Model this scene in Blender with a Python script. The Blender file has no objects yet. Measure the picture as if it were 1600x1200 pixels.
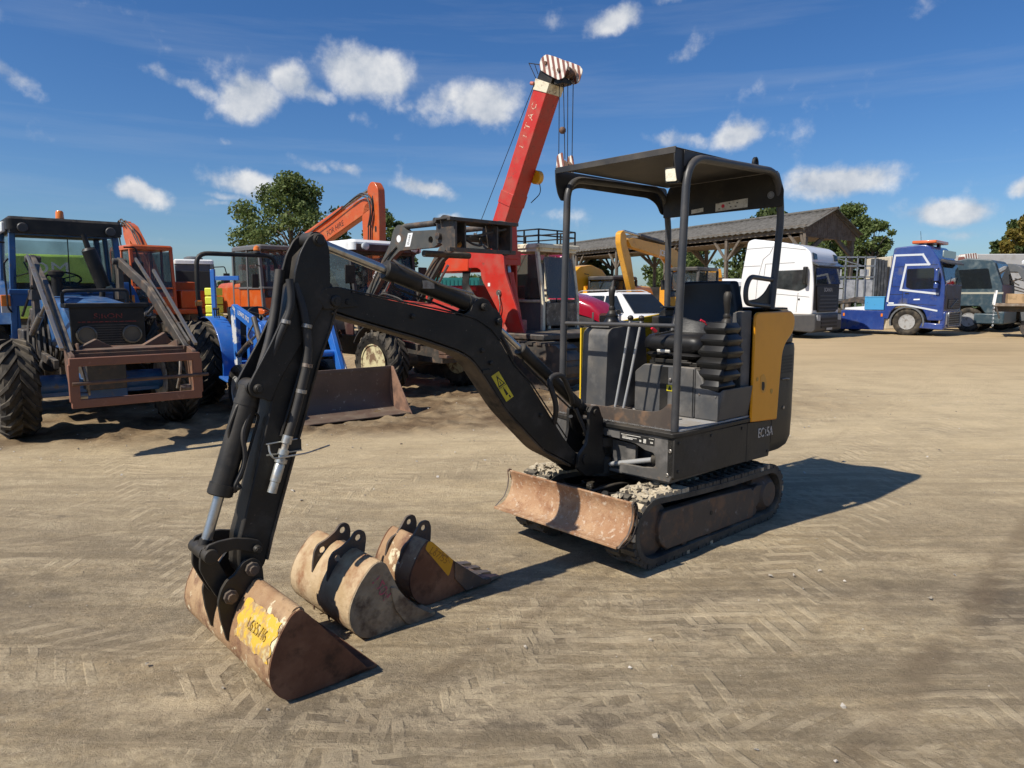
import bpy, bmesh, math, random
import numpy as np
from math import radians, sin, cos, pi, atan, atan2, sqrt, hypot
from mathutils import Vector, Matrix, Euler
from mathutils.geometry import tessellate_polygon
random.seed(7)
S = bpy.context.scene
COL = S.collection
# ------------------------------------------------------------------ camera
cam_d = bpy.data.cameras.new('camera'); cam = bpy.data.objects.new('camera', cam_d); COL.objects.link(cam)
CAM_H = 1.55; PITCH = 7.0869
cam_d.sensor_width = 36; cam_d.lens = 24.975; cam_d.clip_start = .05; cam_d.clip_end = 3000
cam.location = (0, 0, CAM_H); cam.rotation_euler = (radians(90 - PITCH), 0, 0)
S.camera = cam
# ------------------------------------------------------------------ light
SUN_AZ = (-.83, -.56); SUN_EL = radians(47.3)
W = bpy.data.worlds.new('World'); S.world = W; W.use_nodes = True
nt = W.node_tree; N = nt.nodes; Lk = nt.links
for n in list(N): N.remove(n)
out = N.new('ShaderNodeOutputWorld'); bgn = N.new('ShaderNodeBackground')
sky = N.new('ShaderNodeTexSky'); sky.sky_type = 'NISHITA'; sky.sun_disc = False
sky.sun_elevation = SUN_EL; sky.sun_rotation = atan2(SUN_AZ[0], SUN_AZ[1])
sky.air_density = 1.0; sky.dust_density = .7; sky.ozone_density = 2.2; sky.altitude = 100
bgn.inputs[1].default_value = .074
Lk.new(bgn.outputs[0], out.inputs[0])
sun_d = bpy.data.lights.new('sun', 'SUN'); sun = bpy.data.objects.new('sun', sun_d); COL.objects.link(sun)
sun_d.energy = 5.0; sun_d.angle = radians(.53); sun_d.color = (1, .935, .83)
sdir = Vector((SUN_AZ[0], SUN_AZ[1], 0)).normalized() * cos(SUN_EL) + Vector((0, 0, sin(SUN_EL)))
sun.rotation_euler = sdir.to_track_quat('Z', 'Y').to_euler(); sun.location = (-20, -15, 30)
S.view_settings.view_transform = 'Standard'; S.view_settings.look = 'None'
S.view_settings.exposure = 0.16; S.view_settings.gamma = 1.0; S.view_settings.use_curve_mapping = False
S.cycles.max_bounces = 6; S.cycles.transparent_max_bounces = 10; S.cycles.adaptive_threshold = .02

def nn(t, typ, **kw):
    n = t.nodes.new(typ)
    for k, v in kw.items():
        if k.startswith('i_'):
            key = k[2:]; n.inputs[int(key) if key.isdigit() else key.replace('_', ' ')].default_value = v
        else: setattr(n, k, v)
    return n
# clouds: soft heaps at real directions of the sky, the same kind going on all round
def cloud_sky():
    tc = nn(nt, 'ShaderNodeTexCoord')
    nrm = nn(nt, 'ShaderNodeVectorMath', operation='NORMALIZE'); Lk.new(tc.outputs['Generated'], nrm.inputs[0])
    D = nrm.outputs[0]
    p = radians(PITCH); f = 1110.
    def dirof(px, py):
        x = (px - 800) / f; u = -(py - 600) / f
        return Vector((x, cos(p) + u * sin(p), -sin(p) + u * cos(p))).normalized()
    # px, py, half width, half height (in px of the photo), tilt, strength
    cl = [(395,157,50,34,8,1.05),(455,133,42,30,-25,.95),(485,150,40,20,-5,.85),(572,114,74,50,0,1.25),(640,165,40,14,10,.32),(305,138,85,12,-16,.55),
          (700,150,60,30,20,.62),(762,158,66,36,0,1.0),(690,180,50,18,10,.45),(560,186,34,22,0,.35),(24,120,40,20,-20,.7),(218,302,46,20,-10,.95),(375,283,62,24,-12,.95),(352,301,40,12,-5,.7),(335,313,28,10,0,.7),
          (545,267,38,12,-12,.7),(668,296,58,18,-10,.85),(482,262,34,12,-20,.4),(700,340,26,12,0,.75),(962,30,58,24,12,1.0),(895,42,50,18,0,.3),(1040,4,34,12,0,.6),
          (1058,98,40,18,30,.45),(1000,110,40,20,30,.22),(1065,218,80,18,-4,.75),(1150,207,58,26,12,1.0),(1318,285,88,30,4,1.15),(1478,335,66,28,-6,1.0),(1500,372,70,14,0,.5),(850,330,60,12,0,.4),(1010,345,50,10,0,.3),(1600,292,20,14,0,.8),(357,348,16,8,0,.6),(355,226,18,9,0,.35)]
    rng = random.Random(5)
    blobs = [(dirof(px, py), w / f / 1.08, h / f / 1.08, t, s) for px, py, w, h, t, s in cl]
    for k in range(9):
        az = radians(50 + 260 * (k + rng.random()) / 9); el = radians(rng.uniform(4, 38))
        d = Vector((sin(az) * cos(el), cos(az) * cos(el), sin(el)))
        blobs.append((d, rng.uniform(.05, .11), rng.uniform(.018, .04), rng.uniform(-12, 12), rng.uniform(.6, 1.1)))
    nz = nn(nt, 'ShaderNodeTexNoise', i_Scale=9.0, i_Detail=7.0, i_Roughness=.62); Lk.new(D, nz.inputs['Vector'])
    w1 = nn(nt, 'ShaderNodeVectorMath', operation='SUBTRACT'); Lk.new(nz.outputs['Color'], w1.inputs[0]); w1.inputs[1].default_value = (.5, .5, .5)
    w2 = nn(nt, 'ShaderNodeVectorMath', operation='SCALE'); Lk.new(w1.outputs[0], w2.inputs[0]); w2.inputs['Scale'].default_value = .045
    w3 = nn(nt, 'ShaderNodeVectorMath', operation='ADD'); Lk.new(D, w3.inputs[0]); Lk.new(w2.outputs[0], w3.inputs[1])
    acc = None
    for d, hw, hh, tilt, st in blobs:
        q = d.to_track_quat('Y', 'Z') @ Euler((0, radians(-tilt), 0)).to_quaternion()
        m = nn(nt, 'ShaderNodeMapping', vector_type='TEXTURE')
        m.inputs['Location'].default_value = d; m.inputs['Rotation'].default_value = q.to_euler(); m.inputs['Scale'].default_value = (hw, .3, hh)
        Lk.new(w3.outputs[0], m.inputs['Vector'])
        le = nn(nt, 'ShaderNodeVectorMath', operation='LENGTH'); Lk.new(m.outputs[0], le.inputs[0])
        mr = nn(nt, 'ShaderNodeMapRange'); mr.interpolation_type = 'SMOOTHSTEP'; Lk.new(le.outputs['Value'], mr.inputs[0])
        mr.inputs[1].default_value = 1.5; mr.inputs[2].default_value = 0.0; mr.inputs[3].default_value = 0; mr.inputs[4].default_value = st
        if acc is None: acc = mr.outputs[0]
        else:
            a = nn(nt, 'ShaderNodeMath', operation='MAXIMUM'); Lk.new(acc, a.inputs[0]); Lk.new(mr.outputs[0], a.inputs[1]); acc = a.outputs[0]
    fine = nn(nt, 'ShaderNodeTexNoise', i_Scale=15.0, i_Detail=8.0, i_Roughness=.58); Lk.new(D, fine.inputs['Vector'])
    f1 = nn(nt, 'ShaderNodeMath', operation='MULTIPLY_ADD'); Lk.new(fine.outputs[0], f1.inputs[0]); f1.inputs[1].default_value = 1.9; f1.inputs[2].default_value = -1.17
    f2 = nn(nt, 'ShaderNodeMath', operation='ADD'); Lk.new(f1.outputs[0], f2.inputs[0]); Lk.new(acc, f2.inputs[1])
    dens = nn(nt, 'ShaderNodeMapRange'); dens.interpolation_type = 'SMOOTHSTEP'; Lk.new(f2.outputs[0], dens.inputs[0])
    dens.inputs[1].default_value = .0; dens.inputs[2].default_value = .68; dens.inputs[4].default_value = .93
    # grey undersides: density a little higher up the sky
    off = nn(nt, 'ShaderNodeVectorMath', operation='ADD'); Lk.new(D, off.inputs[0]); off.inputs[1].default_value = (-.012, 0, .018)
    fin2 = nn(nt, 'ShaderNodeTexNoise', i_Scale=15.0, i_Detail=5.0, i_Roughness=.55); Lk.new(off.outputs[0], fin2.inputs['Vector'])
    sh = nn(nt, 'ShaderNodeMath', operation='SUBTRACT'); Lk.new(fine.outputs[0], sh.inputs[0]); Lk.new(fin2.outputs[0], sh.inputs[1])
    shm = nn(nt, 'ShaderNodeMapRange'); Lk.new(sh.outputs[0], shm.inputs[0]); shm.inputs[1].default_value = -.2; shm.inputs[2].default_value = .16
    cc = nn(nt, 'ShaderNodeMix', data_type='RGBA'); Lk.new(shm.outputs[0], cc.inputs[0]); cc.inputs[6].default_value = (5.2, 5.9, 7.0, 1); cc.inputs[7].default_value = (10.4, 10.4, 10.4, 1)
    hs = nn(nt, 'ShaderNodeHueSaturation'); hs.inputs['Saturation'].default_value = 1.24; hs.inputs['Value'].default_value = 1.0; Lk.new(sky.outputs[0], hs.inputs['Color'])
    tn = nn(nt, 'ShaderNodeMix', data_type='RGBA', blend_type='MULTIPLY'); tn.inputs[0].default_value = 1; Lk.new(hs.outputs[0], tn.inputs[6]); tn.inputs[7].default_value = (.79, .985, 1.26, 1); skyc = tn.outputs[2]
    # cirrus streaks
    mp = nn(nt, 'ShaderNodeMapping'); mp.inputs['Rotation'].default_value = (0, radians(14), 0); mp.inputs['Scale'].default_value = (1.3, 1.0, 16.0); Lk.new(D, mp.inputs['Vector'])
    cz = nn(nt, 'ShaderNodeTexNoise', i_Scale=1.6, i_Detail=6.0, i_Roughness=.6); Lk.new(mp.outputs[0], cz.inputs['Vector'])
    cm = nn(nt, 'ShaderNodeMapRange'); Lk.new(cz.outputs[0], cm.inputs[0]); cm.inputs[1].default_value = .52; cm.inputs[2].default_value = .85; cm.inputs[4].default_value = .17
    ck = nn(nt, 'ShaderNodeMix', data_type='RGBA'); Lk.new(cm.outputs[0], ck.inputs[0]); Lk.new(skyc, ck.inputs[6]); ck.inputs[7].default_value = (7, 7.6, 8.4, 1)
    mx = nn(nt, 'ShaderNodeMix', data_type='RGBA'); Lk.new(dens.outputs[0], mx.inputs[0]); Lk.new(ck.outputs[2], mx.inputs[6]); Lk.new(cc.outputs[2], mx.inputs[7])
    Lk.new(mx.outputs[2], bgn.inputs[0])
cloud_sky()

# ------------------------------------------------------------------ materials
MATS = {}
def mat(name, col, rough=.5, metal=0.0, layers=(), bump=0.0, bscale=40, coat=0.0, dust=0.0, dustcol=(.33, .27, .19), alpha=1.0, emis=None, spec=.5):
    """layers: (colour, scale, lo, hi[, rough]) noise-masked wear on top of the base colour; dust settles on faces that look up"""
    if name in MATS: return MATS[name]
    m = bpy.data.materials.new(name); m.use_nodes = True; t = m.node_tree
    b = t.nodes['Principled BSDF']
    b.inputs['Base Color'].default_value = (*col, 1); b.inputs['Roughness'].default_value = rough; b.inputs['Metallic'].default_value = metal
    b.inputs['Specular IOR Level'].default_value = spec
    if coat: b.inputs['Coat Weight'].default_value = coat; b.inputs['Coat Roughness'].default_value = .08
    if alpha < 1: b.inputs['Alpha'].default_value = alpha
    if emis: b.inputs['Emission Color'].default_value = (*emis[0], 1); b.inputs['Emission Strength'].default_value = emis[1]
    tc = nn(t, 'ShaderNodeTexCoord'); src = None; rsrc = None
    for i, l in enumerate(layers):
        c2, sc, lo, hi = l[:4]
        nz = nn(t, 'ShaderNodeTexNoise', i_Scale=float(sc), i_Detail=7.0, i_Roughness=.62)
        mp = nn(t, 'ShaderNodeMapping'); mp.inputs['Location'].default_value = (3.7 * i, 1.3 * i, 7.1 * i)
        t.links.new(tc.outputs['Object'], mp.inputs[0]); t.links.new(mp.outputs[0], nz.inputs['Vector'])
        mr = nn(t, 'ShaderNodeMapRange'); mr.inputs[1].default_value = lo; mr.inputs[2].default_value = hi
        t.links.new(nz.outputs[0], mr.inputs[0])
        mx = nn(t, 'ShaderNodeMix', data_type='RGBA'); t.links.new(mr.outputs[0], mx.inputs[0])
        if src: t.links.new(src, mx.inputs[6])
        else: mx.inputs[6].default_value = (*col, 1)
        mx.inputs[7].default_value = (*c2, 1); src = mx.outputs[2]
        if len(l) > 4:
            mr2 = nn(t, 'ShaderNodeMix', data_type='FLOAT'); t.links.new(mr.outputs[0], mr2.inputs[0])
            if rsrc: t.links.new(rsrc, mr2.inputs[2])
            else: mr2.inputs[2].default_value = rough
            mr2.inputs[3].default_value = l[4]; rsrc = mr2.outputs[0]
    if dust:
        g = nn(t, 'ShaderNodeNewGeometry'); sx = nn(t, 'ShaderNodeSeparateXYZ'); t.links.new(g.outputs['Normal'], sx.inputs[0])
        nz = nn(t, 'ShaderNodeTexNoise', i_Scale=6.0, i_Detail=6.0); t.links.new(tc.outputs['Object'], nz.inputs['Vector'])
        m1 = nn(t, 'ShaderNodeMapRange'); m1.inputs[1].default_value = -.2; m1.inputs[2].default_value = 1.0; m1.inputs[3].default_value = .12; t.links.new(sx.outputs[2], m1.inputs[0])
        m2 = nn(t, 'ShaderNodeMapRange'); m2.inputs[1].default_value = .35; m2.inputs[2].default_value = .7; t.links.new(nz.outputs[0], m2.inputs[0])
        mu = nn(t, 'ShaderNodeMath', operation='MULTIPLY'); t.links.new(m1.outputs[0], mu.inputs[0]); t.links.new(m2.outputs[0], mu.inputs[1])
        mv = nn(t, 'ShaderNodeMath', operation='MULTIPLY', i_1=dust); t.links.new(mu.outputs[0], mv.inputs[0])
        mx = nn(t, 'ShaderNodeMix', data_type='RGBA'); t.links.new(mv.outputs[0], mx.inputs[0])
        if src: t.links.new(src, mx.inputs[6])
        else: mx.inputs[6].default_value = (*col, 1)
        mx.inputs[7].default_value = (*dustcol, 1); src = mx.outputs[2]
        mr2 = nn(t, 'ShaderNodeMix', data_type='FLOAT'); t.links.new(mv.outputs[0], mr2.inputs[0])
        if rsrc: t.links.new(rsrc, mr2.inputs[2])
        else: mr2.inputs[2].default_value = rough
        mr2.inputs[3].default_value = .9; rsrc = mr2.outputs[0]
    if src: t.links.new(src, b.inputs['Base Color'])
    if rsrc: t.links.new(rsrc, b.inputs['Roughness'])
    if bump:
        nz = nn(t, 'ShaderNodeTexNoise', i_Scale=float(bscale), i_Detail=6.0, i_Roughness=.65); t.links.new(tc.outputs['Object'], nz.inputs['Vector'])
        bp = nn(t, 'ShaderNodeBump'); bp.inputs['Strength'].default_value = min(1, bump); bp.inputs['Distance'].default_value = .01
        t.links.new(nz.outputs[0], bp.inputs['Height']); t.links.new(bp.outputs[0], b.inputs['Normal'])
    MATS[name] = m; return m
def glassmat(name, tint=(.05, .06, .06), alpha=.45):
    """pane: part clear, part mirror"""
    if name in MATS: return MATS[name]
    m = bpy.data.materials.new(name); m.use_nodes = True; t = m.node_tree
    b = t.nodes['Principled BSDF']; b.inputs['Base Color'].default_value = (*tint, 1); b.inputs['Roughness'].default_value = .04; b.inputs['Specular IOR Level'].default_value = .6
    tr = nn(t, 'ShaderNodeBsdfTransparent'); tr.inputs[0].default_value = (.93, .955, .945, 1); mx = nn(t, 'ShaderNodeMixShader'); o = t.nodes['Material Output']
    tc = nn(t, 'ShaderNodeTexCoord'); nz = nn(t, 'ShaderNodeTexNoise', i_Scale=2.3, i_Detail=6.0); t.links.new(tc.outputs['Object'], nz.inputs['Vector'])
    mr = nn(t, 'ShaderNodeMapRange'); mr.inputs[1].default_value = .3; mr.inputs[2].default_value = .75; mr.inputs[3].default_value = max(0, alpha - .1); mr.inputs[4].default_value = min(1, alpha + .15)
    t.links.new(nz.outputs[0], mr.inputs[0]); t.links.new(mr.outputs[0], mx.inputs[0])
    t.links.new(tr.outputs[0], mx.inputs[1]); t.links.new(b.outputs[0], mx.inputs[2]); t.links.new(mx.outputs[0], o.inputs[0])
    MATS[name] = m; return m

# ------------------------------------------------------------------ mesh building
def fillet(pts, r, n=4):
    """round the inner corners of a polyline"""
    pts = [Vector(p) for p in pts]; out = [pts[0]]
    for i in range(1, len(pts) - 1):
        a, b, c = pts[i - 1], pts[i], pts[i + 1]
        rr = r[i - 1] if isinstance(r, (list, tuple)) else r
        u = a - b; v = c - b; d = min(rr, u.length * .49, v.length * .49)
        if d < 1e-5: out.append(b); continue
        p0 = b + u.normalized() * d; p1 = b + v.normalized() * d
        for k in range(n + 1):
            s = k / n; out.append((p0 * (1 - s) + b * s) * (1 - s) + (b * (1 - s) + p1 * s) * s)
    out.append(pts[-1]); return out
def round2(pts, r, n=3):
    """round the corners of a closed 2D outline; r a number or one per corner"""
    P = [Vector(p) for p in pts]; out = []
    L = len(P)
    for i in range(L):
        a, b, c = P[i - 1], P[i], P[(i + 1) % L]
        rr = r[i] if isinstance(r, (list, tuple)) else r
        u = a - b; v = c - b; d = min(rr, u.length * .49, v.length * .49)
        if d < 1e-5: out.append(tuple(b)); continue
        p0 = b + u.normalized() * d; p1 = b + v.normalized() * d
        for k in range(n + 1):
            s = k / n; out.append(tuple((p0 * (1 - s) + b * s) * (1 - s) + (b * (1 - s) + p1 * s) * s))
    return out
def circ(cx, cy, r, n=12, a0=0, a1=2 * pi):
    return [(cx + r * cos(a0 + (a1 - a0) * k / n), cy + r * sin(a0 + (a1 - a0) * k / n)) for k in range(n)]
class MB:
    def __init__(s, off=(0, 0, 0)):
        s.v = []; s.f = []; s.mi = []; s.m = 0; s.T = Matrix.Translation(off)
    def add(s, vs, fs):
        b = len(s.v)
        s.v += [tuple(s.T @ Vector(v)) for v in vs]; s.f += [tuple(i + b for i in f) for f in fs]; s.mi += [s.m] * len(fs); return s
    def box(s, x0, x1, y0, y1, z0, z1):
        return s.add([(x, y, z) for z in (z0, z1) for y in (y0, y1) for x in (x0, x1)],
                     [(0, 2, 3, 1), (4, 5, 7, 6), (0, 1, 5, 4), (2, 6, 7, 3), (0, 4, 6, 2), (1, 3, 7, 5)])
    def hexa(s, c8): return s.add(c8, [(0, 3, 2, 1), (4, 5, 6, 7), (0, 1, 5, 4), (1, 2, 6, 5), (2, 3, 7, 6), (3, 0, 4, 7)])
    def obox(s, c, size, rot=(0, 0, 0)):
        R = Euler([radians(a) for a in rot]).to_matrix(); c = Vector(c); h = Vector(size) / 2
        return s.add([c + R @ Vector((x * h.x, y * h.y, z * h.z)) for z in (-1, 1) for y in (-1, 1) for x in (-1, 1)],
                     [(0, 2, 3, 1), (4, 5, 7, 6), (0, 1, 5, 4), (2, 6, 7, 3), (0, 4, 6, 2), (1, 3, 7, 5)])
    def bar(s, p0, p1, w, h, up=(0, 0, 1)):
        """rectangular bar between two points"""
        p0, p1 = Vector(p0), Vector(p1); d = (p1 - p0).normalized(); u = Vector(up)
        if abs(d.dot(u)) > .98: u = Vector((1, 0, 0))
        sx = d.cross(u).normalized() * w / 2; sy = sx.cross(d).normalized() * h / 2
        return s.add([p0 - sx - sy, p0 + sx - sy, p0 + sx + sy, p0 - sx + sy, p1 - sx - sy, p1 + sx - sy, p1 + sx + sy, p1 - sx + sy],
                     [(0, 3, 2, 1), (4, 5, 6, 7), (0, 1, 5, 4), (1, 2, 6, 5), (2, 3, 7, 6), (3, 0, 4, 7)])
    def prism(s, pts, a, b, axis='y', holes=()):
        """flat outline given thickness from a to b along axis; outline coords are the two other axes in order x,y,z"""
        def P(p, t): return {'x': (t, p[0], p[1]), 'y': (p[0], t, p[1]), 'z': (p[0], p[1], t)}[axis]
        loops = [list(pts)] + [list(h) for h in holes]; flat = [p for l in loops for p in l]; n = len(flat)
        tris = tessellate_polygon([[Vector((p[0], p[1], 0)) for p in l] for l in loops]) if (holes or n > 4) else ([(0, 1, 2)] if n == 3 else [(0, 1, 2, 3)])
        if not holes and n > 4:
            # keep one n-gon per cap: shades evenly
            tris = [tuple(range(n))]
        fs = [tuple(t) for t in tris] + [tuple(i + n for i in reversed(t)) for t in tris]
        k = 0
        for l in loops:
            for i in range(len(l)):
                j = (i + 1) % len(l); fs.append((k + i, k + j, k + j + n, k + i + n))
            k += len(l)
        return s.add([P(p, a) for p in flat] + [P(p, b) for p in flat], fs)
    def tube(s, path, r, n=10, closed=False, cap=True):
        P = [Vector(p) for p in path]; L = len(P); vs = []; prev = None
        R = r if isinstance(r, (list, tuple)) else [r] * L
        for i in range(L):
            if closed: t = (P[(i + 1) % L] - P[i - 1]).normalized()
            else: t = (P[min(i + 1, L - 1)] - P[max(i - 1, 0)]).normalized()
            if prev is None:
                u = Vector((0, 0, 1)) if abs(t.z) < .9 else Vector((1, 0, 0)); prev = t.cross(u).normalized()
            else: prev = (prev - t * prev.dot(t)).normalized()
            w = t.cross(prev)
            for k in range(n):
                a = 2 * pi * k / n; vs.append(P[i] + (prev * cos(a) + w * sin(a)) * R[i])
        fs = []
        for i in range(L if closed else L - 1):
            j = (i + 1) % L
            for k in range(n): fs.append((i * n + k, i * n + (k + 1) % n, j * n + (k + 1) % n, j * n + k))
        if cap and not closed: fs += [tuple(range(n))[::-1], tuple((L - 1) * n + k for k in range(n))]
        return s.add(vs, fs)
    def cyl(s, p0, p1, r, n=16, r2=None): return s.tube([p0, p1], [r, r if r2 is None else r2], n)
    def lathe(s, prof, p0, axis, n=24, closed=False):
        """prof: (along, radius) list turned round axis at p0"""
        p0 = Vector(p0); a = Vector(axis).normalized(); u = a.orthogonal().normalized(); w = a.cross(u); vs = []; L = len(prof)
        for t, r in prof:
            for k in range(n):
                g = 2 * pi * k / n; vs.append(p0 + a * t + (u * cos(g) + w * sin(g)) * r)
        fs = [(i * n + k, i * n + (k + 1) % n, (i + 1) % L * n + (k + 1) % n, (i + 1) % L * n + k) for i in range(L if closed else L - 1) for k in range(n)]
        if not closed:
            if prof[0][1] > 1e-4: fs.append(tuple(range(n))[::-1])
            if prof[-1][1] > 1e-4: fs.append(tuple((L - 1) * n + k for k in range(n)))
        return s.add(vs, fs)
    def sheet(s, prof, a, b, th, axis='y'):
        """curved plate: a 2D line extruded along axis with thickness th"""
        P = [Vector(p) for p in prof]; L = len(P); o = []
        for i in range(L):
            t = (P[min(i + 1, L - 1)] - P[max(i - 1, 0)]).normalized(); o.append(P[i] + Vector((-t.y, t.x)) * th)
        def Q(p, t): return {'x': (t, p[0], p[1]), 'y': (p[0], t, p[1]), 'z': (p[0], p[1], t)}[axis]
        vs = [Q(p, a) for p in P] + [Q(p, a) for p in o] + [Q(p, b) for p in P] + [Q(p, b) for p in o]; fs = []
        for i in range(L - 1):
            fs += [(i, i + 1, i + 1 + 2 * L, i + 2 * L), (i + L, i + 3 * L, i + 1 + 3 * L, i + 1 + L), (i, i + L, i + 1 + L, i + 1), (i + 2 * L, i + 1 + 2 * L, i + 1 + 3 * L, i + 3 * L)]
        fs += [(0, 2 * L, 3 * L, L), (L - 1, 2 * L - 1, 4 * L - 1, 3 * L - 1)]
        return s.add(vs, fs)
    def loft(s, rings, cap=True):
        n = len(rings[0]); vs = [p for r in rings for p in r]; fs = []
        for i in range(len(rings) - 1):
            for k in range(n): fs.append((i * n + k, i * n + (k + 1) % n, (i + 1) * n + (k + 1) % n, (i + 1) * n + k))
        if cap: fs += [tuple(range(n))[::-1], tuple((len(rings) - 1) * n + k for k in range(n))]
        return s.add(vs, fs)
    def grid(s, fn, nu, nv):
        vs = [fn(i / nu, j / nv) for i in range(nu + 1) for j in range(nv + 1)]
        return s.add(vs, [(i * (nv + 1) + j, (i + 1) * (nv + 1) + j, (i + 1) * (nv + 1) + j + 1, i * (nv + 1) + j + 1) for i in range(nu) for j in range(nv)])
    def mesh(s, name, mats, ang=38):
        me = bpy.data.meshes.new(name); me.from_pydata(s.v, [], s.f)
        for m in (mats if isinstance(mats, (list, tuple)) else [mats]): me.materials.append(m)
        me.polygons.foreach_set('material_index', s.mi)
        bm = bmesh.new(); bm.from_mesh(me); bmesh.ops.recalc_face_normals(bm, faces=bm.faces)
        for f in bm.faces: f.smooth = True
        bm.to_mesh(me); bm.free(); me.set_sharp_from_angle(angle=radians(ang)); return me
def part(name, mb, mats, parent=None, bevel=0.0, ang=38, label=None, loc=None, rot=None, kind=None, seg=2):
    me = mb.mesh(name, mats, ang) if isinstance(mb, MB) else mb
    o = bpy.data.objects.new(name, me); COL.objects.link(o)
    if parent: o.parent = parent
    if loc: o.location = loc
    if rot: o.rotation_euler = [radians(a) for a in rot]
    if bevel:
        md = o.modifiers.new('edge', 'BEVEL'); md.width = bevel; md.segments = seg; md.limit_method = 'ANGLE'; md.angle_limit = radians(40); md.use_clamp_overlap = True; md.harden_normals = False
    if label: o['label'] = label
    if kind: o['kind'] = kind
    return o
def thing(name, label, cat, x=0, y=0, ang=0, z=0, group=None):
    o = bpy.data.objects.new(name, None); COL.objects.link(o); o.empty_display_size = .2
    o.location = (x, y, z); o.rotation_euler = (0, 0, radians(ang)); o['label'] = label; o['category'] = cat
    if group: o['group'] = group
    return o
def tag(o, label, cat, group=None, kind=None):
    if label: o['label'] = label
    if cat: o['category'] = cat
    if group: o['group'] = group
    if kind: o['kind'] = kind
    return o
def text(name, s, size, M4, m, parent=None, ext=.001, bold=0.0, squash=1.0):
    """flat lettering; M4 places the text's own x (reading direction), y (up) plane"""
    c = bpy.data.curves.new(name, 'FONT'); c.body = s; c.size = size; c.extrude = ext; c.offset = bold; c.align_x = 'CENTER'; c.align_y = 'CENTER'; c.resolution_u = 3
    t = bpy.data.objects.new(name + '_tmp', c); COL.objects.link(t)
    me = bpy.data.meshes.new_from_object(t.evaluated_get(bpy.context.evaluated_depsgraph_get()))
    bpy.data.objects.remove(t); me.transform(M4 @ Matrix.Diagonal((squash, 1, 1, 1))); me.materials.clear(); me.materials.append(m); me.name = name
    o = bpy.data.objects.new(name, me); COL.objects.link(o)
    if parent: o.parent = parent
    return o
def frame4(o, xd, yd):
    x = Vector(xd).normalized(); y = Vector(yd).normalized(); z = x.cross(y).normalized(); y = z.cross(x)
    m = Matrix((x, y, z)).transposed().to_4x4(); m.translation = Vector(o); return m

# shared materials
BLACK = mat('black_paint', (.010, .0098, .0095), .48, spec=.35, layers=[((.05, .042, .034), 9, .58, .8, .8)], dust=.25, bump=.15)
RUBBER = mat('tyre_rubber', (.014, .0135, .013), .82, spec=.3, layers=[((.075, .062, .045), 7, .45, .75)], dust=.6, bump=.3)
CHROME = mat('chrome_rod', (.5, .49, .47), .3, .9, layers=[((.3, .27, .23), 20, .5, .8, .4)])
STEEL = mat('bare_steel', (.3, .28, .25), .45, .8, layers=[((.14, .08, .05), 8, .5, .7, .8)])
HOSE = mat('hose_rubber', (.014, .014, .015), .6, dust=.4)
GLASS = glassmat('cab_glass')
DGLASS = glassmat('dark_glass', (.015, .018, .02), .8)
AMBER = mat('amber_lens', (.75, .2, .02), .2, coat=.5)
WHITE = mat('white_paint', (.8, .8, .78), .35, layers=[((.5, .47, .42), 5, .55, .85)], coat=.3)
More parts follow.
